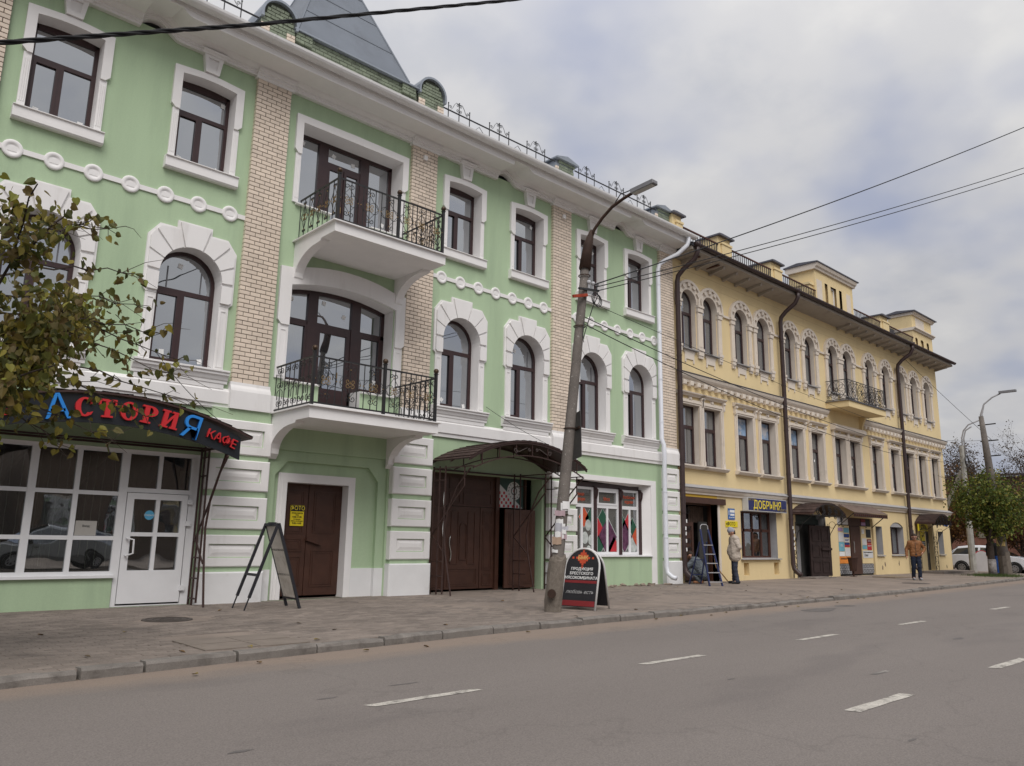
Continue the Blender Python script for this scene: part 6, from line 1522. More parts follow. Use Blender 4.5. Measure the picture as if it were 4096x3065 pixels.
MB().tube([(0,0,.22),(0,0,.76)],[.13,.20],12).tube([(0,0,.74),(0,0,.78)],.215,12).build('bucket', RB, bn); MB().tube([(0,0,0),(0,0,.25)],.03,8).box(-.1,.1,-.1,.1,0,.02).build('stand', RB, bn)
MB().bar((23.3,-.08,.5),(23.32,-.5,.04),.035).bar((23.25,-.03,1.05),(23.3,-.08,.5),.03).build('broom_handle', pm('raw_wood',(.42,.27,.13),.8,.15), label='pale wooden broom handle leaning on the yellow wall behind the man in the hat', cat='broom')
MHC = pm('cast_iron_cover',(.085,.072,.064),.8,.2,6,.3,60)
mh = MB().cyl((0,0),.36,-.03,.006,28).build('manhole_cover', MHC, loc=(4.55,-2.5,0), label='round cast iron manhole cover among the pavers near the cafe', cat='manhole cover')
for r_ in (.1,.2,.3): MB().tube([(r_*math.cos(q),r_*math.sin(q),.007) for q in np.linspace(0,6.283,25)[:-1]],.008,4,closed=True).build('raised_ring', MHC, mh)
sb_ = empty('concrete_hatch', (4.35,-5.05,0), 'square pale concrete hatch of four slabs set in the pavers near the kerb', 'hatch')
for i in range(2):
    for j in range(2): MB().bbox(-.64+.645*i,-.005+.645*i,0,.02,0,.5,.004).xf(Matrix.Translation((0,-.52+.53*j,-.008))@Matrix.Rotation(R(90),4,'X')@Matrix.Scale(1,4)).xf(Matrix.Identity(4)).build('slab', pm('pale_hatch_slab',(.20,.168,.142),.9,.12,4,.4,60), sb_, rot=(0,0,rnd.uniform(-.01,.01)))
MB().box(33.2,34.9,-2.0,-1.1,0,.035).build('wooden_hatch', pm('hatch_wood',(.22,.17,.12),.9,.2,3,.3,30), label='low pale wooden hatch board on the pavement past the litter bin', cat='hatch')
MB().box(29.0,30.7,-.75,-.1,0,.05).build('door_slab', pm('step_concrete',(.2,.17,.15)), label='low concrete slab before the dark double doorway', cat='step')
MB().cyl((0,0),.45,-.02,.008,24).build('asphalt_patch_cover', MHC, loc=(29.6,-4.1,0), label='dark round cover in the asphalt pavement before the yellow house', cat='manhole cover')
# ------------------------------------------------------------------ wires
WIRE = pm('wire_black',(.012,.012,.014),.6,.1)
def wire(pts, r, label, sag=0., name='overhead_wire', n=24, mat=None, twist=False):
    A_ = [Vector(p) for p in pts]; out = []
    for a, b in zip(A_, A_[1:]):
        for i in range(n):
            t = i/n; out.append(a.lerp(b,t)-Vector((0,0,sag*4*t*(1-t))))
    out.append(A_[-1])
    if twist:
        o = empty(name, tuple(A_[0]), label, 'cable'); org = A_[0]
        fine = []
        for a, b in zip(out, out[1:]):
            for k in range(6): fine.append(a.lerp(b,k/6))
        for s in range(3):
            MB().tube([tuple(p-org+Vector((0,math.cos(i*.35+2.094*s),math.sin(i*.35+2.094*s)))*r*.6) for i, p in enumerate(fine)], r*.55, 5).build('cable_strand', WIRE, o, smooth=True)
        return o
    return MB().tube(out, r, 5).build(name, mat or WIRE, smooth=True, label=label, cat='wire')
wire([(-3.2,-9.0,2.6),(.65,-9,4.6),(2.38,-9,5.62),(5.41,-9,7.49),(9.5,-9,10.2)], .019, 'thick black twisted cable crossing the sky above the green house', name='twisted_cable', twist=True, n=10)
wire([(11.55,-4.95,6.42),(24.3,-10,13.0),(30,-12.3,15.8)], .013, 'upper black wire rising from the leaning pole across the street', .12)
wire([(11.6,-4.95,6.38),(23.73,-10,11.55),(30,-12.6,14.3)], .010, 'middle black wire rising from the leaning pole across the street', .10)
wire([(11.62,-4.95,6.30),(23.66,-10,11.36),(30,-12.65,14.0)], .010, 'lowest black wire rising from the leaning pole across the street', .10)
wire([(11.35,-4.8,5.75),(45.9,-1.0,6.0)], .010, 'black service wire along the facades to the far concrete post', .55)
wire([(11.35,-4.8,5.6),(45.9,-1.0,5.7)], .010, 'lower black service wire along the facades to the far concrete post', .75)
wire([(11.5,-4.8,6.1),(45.9,-1.0,6.4)], .006, 'thin grey wire along the facades to the far concrete post', .25)
wire([(41.0,-.3,10.6),(42.0,-3.55,6.3)], .010, 'wire from the yellow house eaves down to the far lamp pole', .05)
wire([(46.2,-.2,6.98),(42.0,-3.5,6.35)], .008, 'wire from the yellow house corner to the far lamp pole', .05)
# ------------------------------------------------------------------ trees
LEAFS = {}
def leaf_mat(name, stops):
    mt = bpy.data.materials.new(name); mt.use_nodes = True; t = mt.node_tree; L = t.links.new; b = t.nodes['Principled BSDF']
    b.inputs['Roughness'].default_value = .55; b.inputs['Specular IOR Level'].default_value = .3
    g = N(t,'ShaderNodeNewGeometry'); r = N(t,'ShaderNodeValToRGB'); L(g.outputs['Random Per Island'], r.inputs[0])
    while len(r.color_ramp.elements) < len(stops): r.color_ramp.elements.new(.5)
    for e, (p, c) in zip(r.color_ramp.elements, stops): e.position = p; e.color = (*c,1)
    L(r.outputs[0], b.inputs['Base Color'])
    tr = N(t,'ShaderNodeBsdfTranslucent'); L(r.outputs[0], tr.inputs[0]); mx = N(t,'ShaderNodeMixShader'); mx.inputs[0].default_value = .38
    L(b.outputs[0], mx.inputs[1]); L(tr.outputs[0], mx.inputs[2]); L(mx.outputs[0], t.nodes['Material Output'].inputs[0]); return mt
BARK = pm('bark',(.055,.042,.034),.95,.3,6,.6,30)
HEART = [(0,0),(.30,-.10),(.50,.15),(.46,.50),(.22,.82),(0,1.08),(-.22,.82),(-.46,.50),(-.50,.15),(-.30,-.10)]
DIAM = [(0,0),(.36,.28),(.30,.62),(0,1.0),(-.30,.62),(-.36,.28)]
def add_leaf(V, Fc, p, d, up_, size, shape, r_):
    d = d.normalized(); s = d.cross(up_); s = s.normalized() if s.length > 1e-4 else d.orthogonal().normalized(); nrm = s.cross(d)
    o = len(V); c = r_.uniform(.05,.45); s = s*r_.uniform(.65,1.05); cu = r_.uniform(-.1,.4)
    for (u, v) in shape: V.append(tuple(p+s*(u*size)+d*(v*size)+nrm*(abs(u)*c-v*v*cu)*size))
    n_ = len(shape); h = n_//2
    Fc.append(tuple(o+i for i in range(0,h+1))); Fc.append(tuple([o]+[o+i for i in range(h,n_)]))
def tree(name, label, base, h_trunk, r0, crown_c, crown_r, nleaf, lsize, mat, shape, seed, droop=.5, bark=BARK, levels=3, nb=8, top_lean=(0,0), tips=None, group=None, whitewash=False, lead=True):
    r_ = random.Random(seed); t = empty(name, base, label, 'tree', group); wood = MB(); ends = []
    B = Vector(base); C = Vector(crown_c)-B; top = Vector((top_lean[0],top_lean[1],h_trunk))
    tp = [Vector((0,0,-.1)), top*.35+Vector((r_.uniform(-.05,.05),r_.uniform(-.05,.05),0)), top*.7, top]
    wood.tube([tuple(p) for p in tp],[r0*1.15,r0,r0*.9,r0*.8],10)
    def inside(p): q = p-C; return (q.x/crown_r[0])**2+(q.y/crown_r[1])**2+(q.z/crown_r[2])**2
    def grow(p, d, ln, rad, lv):
        pts = [p]; k = 4
        for i in range(k):
            d = (d+Vector((r_.uniform(-.25,.25),r_.uniform(-.25,.25),r_.uniform(-.12,.22)))).normalized(); p = p+d*(ln/k); pts.append(p)
        if inside(p) > 1.25 and lv < levels: return
        wood.tube([tuple(q) for q in pts],[rad*(1-.13*i) for i in range(k+1)],6 if lv < 2 else 4,False)
        if lv >= levels-1: ends.extend([(q, d) for q in pts[1:]])
        if lv < levels:
            for j in range(r_.choice((3,4,4))):
                q = pts[r_.randint(1,k)]; nd = (d*.7+Vector((r_.uniform(-1,1),r_.uniform(-1,1),r_.uniform(-.5,.7)))).normalized()
                grow(q, nd, ln*r_.uniform(.5,.75), rad*.5, lv+1)
    for i in range(nb):
        a = 2*math.pi*(i+r_.random()*.6)/nb; el = r_.uniform(.1,.9)
        tgt = C+Vector((crown_r[0]*.8*math.cos(a)*math.cos(el),crown_r[1]*.8*math.sin(a)*math.cos(el),crown_r[2]*(.9*math.sin(el)-.25)))
        st = top*(.75+.25*r_.random()); d = (tgt-st); grow(st, d.normalized(), d.length*.75, r0*.42, 1)
    if lead: grow(top, Vector((0,0,1)), max(.3, C.z+crown_r[2]-h_trunk)*.7, r0*.7, 1)
    wood.build('trunk', bark, t, smooth=True)
    if whitewash: MB().tube([(0,0,0),(.0,0,.75)],[r0*1.2,r0*1.13],10).build('whitewash', pm('whitewash',(.27,.25,.24),.9,.3,8,stain=(.12,.1,.09),st=(.5,.65),ss=7), t, smooth=True)
    V, Fc = [], []
    good = [e for e in ends if inside(e[0]) < 1.35] or ends
    for i in range(nleaf):
        p, d = good[r_.randrange(len(good))]
        p = p+Vector((r_.gauss(0,1),r_.gauss(0,1),r_.gauss(0,1)))*lsize*1.5
        dd = (d*.4+Vector((r_.uniform(-1,1),r_.uniform(-1,1),r_.uniform(-1,.6)-droop)))
        add_leaf(V, Fc, p, dd, Vector((r_.uniform(-1,1),r_.uniform(-1,1),r_.uniform(-.2,1))), lsize*r_.uniform(.6,1.25), shape, r_)
    m_ = MB(); m_.v, m_.f = V, Fc; m_.build('crown', mat, t); return t
AUT = leaf_mat('linden_autumn_leaf',[(0,(.055,.062,.016)),(.3,(.11,.115,.026)),(.5,(.14,.095,.034)),(.68,(.17,.145,.034)),(.86,(.27,.22,.038)),(1,(.20,.23,.045))])
tree('linden_tree','nearest linden tree with olive and brown autumn leaves in front of the cafe',(-.15,-5.9,0),2.3,.13,(.42,-5.9,3.1),(2.05,1.7,1.25),27000,.075,AUT,HEART,11,droop=.8,levels=3,nb=11)
# long twigs reaching right across the facade
def twigs():
    r_ = random.Random(21); t = bpy.data.objects['linden_tree']; B = Vector((-.15,-5.9,0)); w_ = MB(); V, Fc = [], []
    spots = [((1.2,-6,3.4),(3.15,-5.9,3.25)),((1.2,-6,3.3),(2.95,-6.2,3.02)),((1.1,-6,3.7),(2.6,-5.9,4.15)),((1.0,-6,3.9),(2.45,-5.7,4.75)),((1.1,-6,3.0),(3.25,-6,2.72)),((1.1,-6,2.9),(2.9,-5.8,2.55)),((.9,-6,2.6),(2.45,-6.1,2.2)),((1.1,-6,3.5),(2.75,-6.0,3.75)),((.9,-6,2.7),(2.1,-6,2.05)),((1,-6,3.8),(2.0,-6.1,4.55)),((1.1,-6,3.2),(2.9,-6,3.5))]
    for a, b in spots:
        a, b = Vector(a), Vector(b); n_ = 9; pts = []
        for i in range(n_+1):
            u = i/n_; p = a.lerp(b,u)+Vector((0,r_.uniform(-.05,.05),.12*math.sin(math.pi*u)+r_.uniform(-.03,.03))); pts.append(p)
        w_.tube([tuple(p-B) for p in pts],[.014-.0011*i for i in range(n_+1)],4,False)
        for i in range(2,n_+1):
            for k in range(r_.choice((3,5,7,9)) if r_.random() > .15 else 0):
                p = pts[i]+Vector((r_.gauss(0,.09),r_.gauss(0,.09),r_.gauss(0,.07)))
                if r_.random() < .5: w_.tube([tuple(pts[i]-B),tuple(p-B)],.004,3,False)
                add_leaf(V, Fc, p-B, Vector((r_.uniform(-.7,.9),r_.uniform(-.8,.8),r_.uniform(-1.3,.1))), Vector((r_.uniform(-1,1),r_.uniform(-1,1),r_.uniform(-.3,1))), .08*r_.uniform(.6,1.25), HEART, r_)
        for k in range(3):
            q = pts[r_.randint(3,n_)]; e = q+Vector((r_.uniform(.1,.5),r_.uniform(-.2,.2),r_.uniform(-.25,.3))); w_.tube([tuple(q-B),tuple((q+e)/2+Vector((0,0,.04))-B),tuple(e-B)],[.005,.004,.002],3,False)
    w_.build('twigs', BARK, t); m_ = MB(); m_.v, m_.f = V, Fc; m_.build('twig_leaves', AUT, t)
twigs()
GRL = leaf_mat('maple_green_leaf',[(0,(.055,.08,.018)),(.4,(.10,.14,.025)),(.7,(.16,.185,.035)),(.9,(.24,.23,.045)),(1,(.26,.19,.045))])
tree('maple_tree','round green street tree with a whitewashed trunk past the yellow house',(41.3,-3.2,0),1.7,.15,(41.3,-3.4,3.3),(1.6,1.6,1.65),10000,.125,GRL,DIAM,5,droop=.6,levels=3,nb=12,whitewash=True)
RDL = leaf_mat('rust_leaf',[(0,(.05,.025,.012)),(.4,(.10,.05,.018)),(.75,(.17,.075,.02)),(1,(.20,.12,.03))])
BRL = leaf_mat('brown_leaf',[(0,(.05,.036,.026)),(.6,(.09,.065,.042)),(1,(.13,.085,.05))])
DGL = leaf_mat('far_green_leaf',[(0,(.02,.035,.014)),(.6,(.045,.065,.02)),(1,(.07,.08,.03))])
for i, (lb, bx_, by_, h_, cr, nl, mt) in enumerate((
    ('nearest rust orange bush just behind the yellow house corner',55,3.0,1.6,(2.4,2.6,2.6),5200,RDL),
    ('thin brown half-bare tree behind the concrete post',60,3.2,2.8,(3.2,3.2,3.6),2600,BRL),
    ('brown tree between the concrete post and the round green tree',62,-.6,2.4,(3.0,3.0,3.2),4200,BRL),
    ('dark green tree behind the round street tree',66,-3.5,2.4,(3.4,3.2,2.6),4000,DGL),
    ('tall thin bare tree at the far right edge of the street',75,-8.0,5.0,(3.2,3.2,4.2),900,BRL),
    ('rust brown bush low behind the parked white car',58,-.2,1.0,(2.6,2.6,2.0),4600,RDL),
    ('tall half-bare tree rising behind the brick shed',84,4.0,6.0,(4.5,4.5,4.5),900,BRL))):
    cz = h_+cr[2]*.75
    tree('background_tree', lb, (bx_,by_,-.1), h_, .14, (bx_,by_,cz), cr, int(nl*2.2), .12, mt, DIAM, 40+i, levels=4 if i in (1,4,6) else 3, nb=8, group='trees beyond the side street')
# ------------------------------------------------------------------ far posts and background
FC = pm('pale_post_concrete',(.33,.32,.29),.9,.15,4,.4,30,stain=(.2,.19,.17),st=(.55,.75),ss=3)
cp_ = empty('concrete_post', (45.9,-1.0,0), 'pale concrete post with two hooked pipes and a slanting brace beyond the yellow house', 'street lamp')
MB().tube([(0,0,0),(0,0,6.6)],[.17,.12],8).build('post', FC, cp_); MB().tube([(.0,.1,5.25),(1.3,3.2,-.1)],.13,6).build('brace', FC, cp_)
for k in (0,1): MB().tube([(.03,-.04-.1*k,5.9),(.03,-.04-.1*k,7.0),(.04,-.15-.1*k,7.4),(.06,-.4-.08*k,7.7-.15*k),(.08,-.95+.4*k,7.9-.3*k)],.035,6).build('hook_pipe', GRS, cp_, smooth=True)
MB().tube([(.0+.28*math.cos(q),-.2,5.75+.28*math.sin(q)) for q in np.linspace(0,6.283,17)[:-1]],.035,6,closed=True).build('cable_coil', IRON, cp_)
lp2 = empty('street_lamp', (42.16,-3.5,0), 'dark leaning lamp pole with a poster behind the round street tree', 'street lamp')
MB().tube([(0,0,0),(-.25,0,1.7),(-1.0,0,5.6),(-1.33,0,7.34)],[.24,.20,.15,.10],10).build('pole', CONC, lp2, smooth=True); MB().tube([(0,0,0),(-.12,0,1.1)],[.27,.25],10).build('base_sleeve', CONC2, lp2)
MB().tube([(-1.25,0,6.9),(-1.33,-.02,7.4),(-1.25,-.15,7.9),(-1.18,-.5,8.2),(-1.15,-.85,8.35)],[.1,.06,.035,.035,.035],6).build('lamp_arm', GRS, lp2, smooth=True); MB().box(-1.23,-1.05,-1.5,-.8,8.36,8.46).build('lamp_head', LAMPG, lp2)
for z in (6.95,6.2,5.5): MB().bar((-1.25+.2*(7-z),-.55,z),(-1.05+.2*(7-z),.25,z),.05).build('cross_arm', IRON, lp2)
MB().box(-.40,-.36,-.18,.16,1.35,1.85).build('poster', pm('pole_poster',(.55,.42,.18),.7,.6,5), lp2)
# grass by the tree
gv, gf = [], []; gr = random.Random(3)
for i in range(2600):
    x_, y_ = 41.3+gr.gauss(0,.75), -3.35+gr.gauss(0,.42)
    if y_ < kerb_y(x_)+.25: continue
    p = Vector((x_,y_,0)); a = gr.uniform(0,6.28); h = gr.uniform(.05,.16); w_ = .008; o = len(gv); d = Vector((math.cos(a),math.sin(a),0))*w_; l_ = Vector((gr.uniform(-.05,.05),gr.uniform(-.05,.05),h))
    gv += [tuple(p-d),tuple(p+d),tuple(p+l_)]; gf.append((o,o+1,o+2))
m_ = MB(); m_.v, m_.f = gv, gf; m_.build('grass', pm('grass',(.06,.09,.025),.8,.3,5), label='small patch of green grass around the whitewashed tree trunk', cat='grass', kind='stuff')
sh = empty('brick_shed', (70,-2,0), 'low red brick building with a dark roof behind the far trees', 'building')
MB().box(-2,10,-12,14,-.1,6.6).build('wall', pm('far_red_brick',(.20,.095,.07),.9,.2,3), sh)
MB().extr([(-2.6,-12.5,6.6),(-2.6,14.5,6.6),(4,14.5,7.2),(4,-12.5,7.2)],(0,0,.15)).build('roof', pm('far_dark_roof',(.05,.045,.05),.8,.2,2), sh)
for k in range(5): MB().box(-2.05,-1.99,-10+4*k,-8.8+4*k,2,3.6).build('window', YGL, sh)
ks = empty('bus_shelter', (52.5,-6.0,0), 'grey roadside shelter wall with posters at the far right', 'bus shelter')
MB().box(0,.12,-2.4,1.6,-.1,2.7).build('wall', pm('shelter_grey',(.30,.29,.29),.85,.1,2), ks); MB().box(-.9,.3,-2.6,1.8,2.7,2.85).build('roof', pm('shelter_roof',(.06,.06,.065),.7), ks)
for y_ in (-1.1,-2.4): MB().box(-.85,-.72,y_,y_+.12,-.1,2.7).build('post', pm('shelter_post',(.03,.035,.045),.5), ks)
MB().box(-.012,-.002,-.6,1.2,.75,2.3).build('poster', pm('shelter_poster',(.42,.42,.44),.7,.15,3), ks); MB().box(-.012,-.002,-2.2,-1.2,.9,2.2).build('poster', pm('shelter_blue_poster',(.12,.25,.4),.6,.3,3), ks)
ab, _ = sandwich((46.55,-1.25,0), R(-58), 'white arched sandwich board with a red frame behind the concrete post', .75, 1.15, .5, pm('red_board_frame',(.30,.02,.03),.5,.1), pm('board_white',(.33,.31,.30),.6,.08))
# ------------------------------------------------------------------ cars
def car(name, label, loc, rz, paint, L_=4.1):
    t = empty(name, loc, label, 'car', rot=(0,0,rz))
    pm_ = paint
    # stations along x (front = +x): (x, half width, sill z, belt z, roof z, roof half width)
    st = [(-2.05,.62,.50,.78,.80,.55),(-1.98,.76,.34,.88,.92,.60),(-1.80,.81,.27,.93,1.20,.58),(-1.5,.83,.26,.95,1.40,.57),(-1.0,.84,.25,.95,1.465,.59),(-.4,.845,.25,.945,1.48,.60),(.1,.845,.25,.935,1.455,.60),(.55,.84,.25,.925,1.25,.61),(.9,.835,.25,.915,1.0,.64),(1.15,.83,.26,.90,.925,.66),(1.55,.81,.27,.84,.86,.62),(1.85,.76,.30,.74,.76,.58),(2.02,.66,.36,.60,.62,.5),(2.06,.6,.42,.55,.56,.45)]
    vs = []; fs = []; n_ = 12
    for (x, w_, zs_, zb, zr, wr) in st:
        h = [(w_*.92,zs_),(w_,zs_+.12),(w_,(zs_+zb)/2),(w_*.985,zb),(wr+(w_*.985-wr)*.08 if zr-zb > .1 else wr*1.1,zr-.06*min(1,(zr-zb)*4)),(wr*.75,zr)]
        vs += [(x,-a,b) for a,b in h]+[(x,a,b) for a,b in h[::-1]]
    for i in range(len(st)-1):
        for k in range(n_): fs.append((i*n_+k,(i+1)*n_+k,(i+1)*n_+(k+1)%n_,i*n_+(k+1)%n_))
    fs += [tuple(range(n_)), tuple(range(len(st)*n_-1,(len(st)-1)*n_-1,-1))]
    body = MB().add(vs,fs).build('body', pm_, t)
    GL = glass('car_glass',(.015,.017,.02),.12,0,.01)
    def at(i, k): return Vector(vs[i*n_+k])
    for side, (kb, kr) in ((-1,(3,4)),(1,(8,7))):
        for name_, rng in (('rear_side_window',range(2,5)),('front_side_window',range(5,8))):
            m_ = MB()
            for i in rng:
                q = [at(i,kb).lerp(at(i,kr),.10),at(i+1,kb).lerp(at(i+1,kr),.10),at(i+1,kb).lerp(at(i+1,kr),.86),at(i,kb).lerp(at(i,kr),.86)]
                if i == rng[0]: q[0] = q[0].lerp(q[1],.12); q[3] = q[3].lerp(q[2],.12)
                if i == rng[-1]: q[1] = q[1].lerp(q[0],.08); q[2] = q[2].lerp(q[3],.08)
                m_.add([tuple(p+Vector((0,side*.008,.004))) for p in q],[(0,1,2,3)])
            m_.build(name_, GL, t)
    q = [at(6,4)+(at(6,7)-at(6,4))*.06,at(6,4)+(at(6,7)-at(6,4))*.94,at(9,3).lerp(at(9,8),.9),at(9,3).lerp(at(9,8),.1)]
    MB().add([tuple(at(6,5)+Vector((.02,-.12,.012))),tuple(at(6,6)+Vector((.02,.12,.012))),tuple(at(7,6)+Vector((.01,.12,.015))),tuple(at(7,5)+Vector((.01,-.12,.015))),tuple(at(9,6)+Vector((.0,.12,.015))),tuple(at(9,5)+Vector((0,-.12,.015)))],[(0,1,2,3),(3,2,4,5)]).build('windscreen', GL, t)
    MB().add([tuple(at(3,5)+Vector((-.01,-.1,.01))),tuple(at(3,6)+Vector((-.01,.1,.01))),tuple(at(1,6)+Vector((-.03,.05,.03))),tuple(at(1,5)+Vector((-.03,-.05,.03)))],[(3,2,1,0)]).build('rear_window', GL, t)
    TY = pm('tyre',(.018,.018,.018),.9,.1); RM = pm('steel_rim',(.30,.30,.31),.4,.1,metal=.6); BKP = pm('black_plastic',(.02,.02,.02),.7)
    for x_ in (-1.28,1.25):
        for s_ in (-1,1):
            w_ = MB().tube([(x_,s_*.70,.29),(x_,s_*.86,.29)],.29,20).build('wheel', TY, t); r_ = MB().tube([(x_,s_*.80,.29),(x_,s_*.868,.29)],[.2,.19],16).build('rim', RM, w_)
            for k in range(8): MB().ball((x_+.13*math.cos(k*.785),s_*.868,.29+.13*math.sin(k*.785)),.03,6).build('vent_hole', BKP, w_)
            MB().tube([(x_+.335*math.cos(q),s_*.83,.29+.335*math.sin(q)) for q in np.linspace(-.15,math.pi+.15,13)],.035,6).build('arch_lip', BKP, t)
    for s_ in (-1,1):
        MB().box(-.45,-.27,s_*.85-.012,s_*.85+.012,.78,.81).box(.45,.63,s_*.85-.012,s_*.85+.012,.77,.80).build('door_handle', BKP, t)
        MB().ball((.80,s_*.95,.98),.10,8,.7).build('mirror', BKP, t)
        MB().box(1.82,2.0,s_*.62-.13,s_*.62+.13,.62,.74).build('headlight', pm('headlight',(.5,.52,.55),.2,.05), t)
        MB().box(-2.06,-1.94,s_*.64-.08,s_*.64+.08,.68,.90).build('tail_light', pm('tail_light',(.25,.01,.01),.3,.05), t)
        MB().box(-.36,-.35,s_*.849-.004,s_*.849+.004,.35,.93).box(.68,.69,s_*.846-.004,s_*.846+.004,.35,.9).build('door_gap', BKP, t)
    MB().box(1.96,2.09,-.62,.62,.30,.46).build('front_bumper_grille', BKP, t); MB().box(2.08,2.10,-.26,.26,.46,.57).build('number_plate', STICK, t)
    return t
CARW = pm('car_white_paint',(.62,.63,.66),.25,.03,coat=.6); CARS = pm('car_silver_paint',(.36,.37,.38),.3,.05,metal=.5,coat=.5)
car('parked_car','white hatchback stopped across the side street beyond the yellow house',(48.6,-1.15,ZR),R(-90),CARW)
car('parked_car','silver hatchback parked behind the viewer, mirrored in the cafe windows',(7.2,-16.6,.02),R(180),CARS)
# ------------------------------------------------------------------ opposite side of the street (seen only as reflections)
for lb, x0, x1, zt_, col in (('low grey rendered house on the opposite side of the street',-14,6,4.6,(.20,.19,.18)),('low brown house on the opposite side of the street',8,34,5.2,(.16,.12,.095)),('pale house on the opposite side further down',36,62,4.8,(.30,.28,.25))):
    h_ = empty('opposite_house', ((x0+x1)/2,-26,0), lb, 'building'); w_ = (x1-x0)/2
    MB().box(-w_,w_,-8,0,0,zt_).build('wall', pm('opposite_wall_%d'%int(x0+20),col,.9,.15,1), h_)
    MB().extr([(-w_-.4,.5,zt_),(w_+.4,.5,zt_),(w_+.4,-4,zt_+1.8),(-w_-.4,-4,zt_+1.8)],(0,0,.12)).extr([(-w_-.4,-4,zt_+1.8),(w_+.4,-4,zt_+1.8),(w_+.4,-8.5,zt_),(-w_-.4,-8.5,zt_)],(0,0,.12)).build('roof', pm('opposite_roof',(.07,.06,.06),.8,.2,1), h_)
    n_ = int((x1-x0)/2.6)
    for k in range(n_): MB().box(-w_+1+2.6*k,-w_+2.2+2.6*k,-.02,.04,1.3,3.1).build('window', YGL, h_)
# ------------------------------------------------------------------ people
def capsule(mb, a, b, r0, r1, n=12):
    a, b = Vector(a), Vector(b); d = b-a; L_ = d.length; t = d.normalized() if L_ > 1e-6 else Vector((0,0,1)); u = t.orthogonal().normalized(); v = t.cross(u); rings = []
    for i in range(5): q = -math.pi/2+math.pi/2*i/4; rings.append((a+t*(r0*math.sin(q)), r0*math.cos(q)))
    for i in range(5): q = math.pi/2*i/4; rings.append((b+t*(r1*math.sin(q)), r1*math.cos(q)))
    vs = []; fs = []
    for c, r_ in rings:
        for k in range(n): an = 2*math.pi*k/n; vs.append(tuple(c+(u*math.cos(an)+v*math.sin(an))*max(r_,1e-4)))
    for i in range(len(rings)-1):
        for k in range(n): fs.append((i*n+k,i*n+(k+1)%n,(i+1)*n+(k+1)%n,(i+1)*n+k))
    fs += [tuple(range(n-1,-1,-1)), tuple(range((len(rings)-1)*n,len(rings)*n))]
    return mb.add(vs,fs)
def fuse(mb, name, mat, parent, vox=.016, smooth=3):
    me = mb.mesh('tmp'); o = bpy.data.objects.new('tmp', me)
    r_ = o.modifiers.new('r','REMESH'); r_.mode = 'VOXEL'; r_.voxel_size = vox; s = o.modifiers.new('s','SMOOTH'); s.iterations = smooth; s.factor = .5
    m2 = baked(o); bpy.data.objects.remove(o); m2.name = name
    if name in ('jacket','trousers'):
        out = []
        for v in m2.vertices:
            q = v.co; out += list(q+v.normal*(.012*noise.noise(Vector((q.x*9,q.y*9,q.z*16)))+.006*noise.noise(Vector((q.x*22,q.y*22,q.z*34)))))
        m2.vertices.foreach_set('co', out)
    m2.materials.clear(); m2.materials.append(mat); m2.polygons.foreach_set('use_smooth',[True]*len(m2.polygons))
    return ob(name, m2, parent)
SKIN = pm('skin',(.42,.23,.16),.6,.06,10)
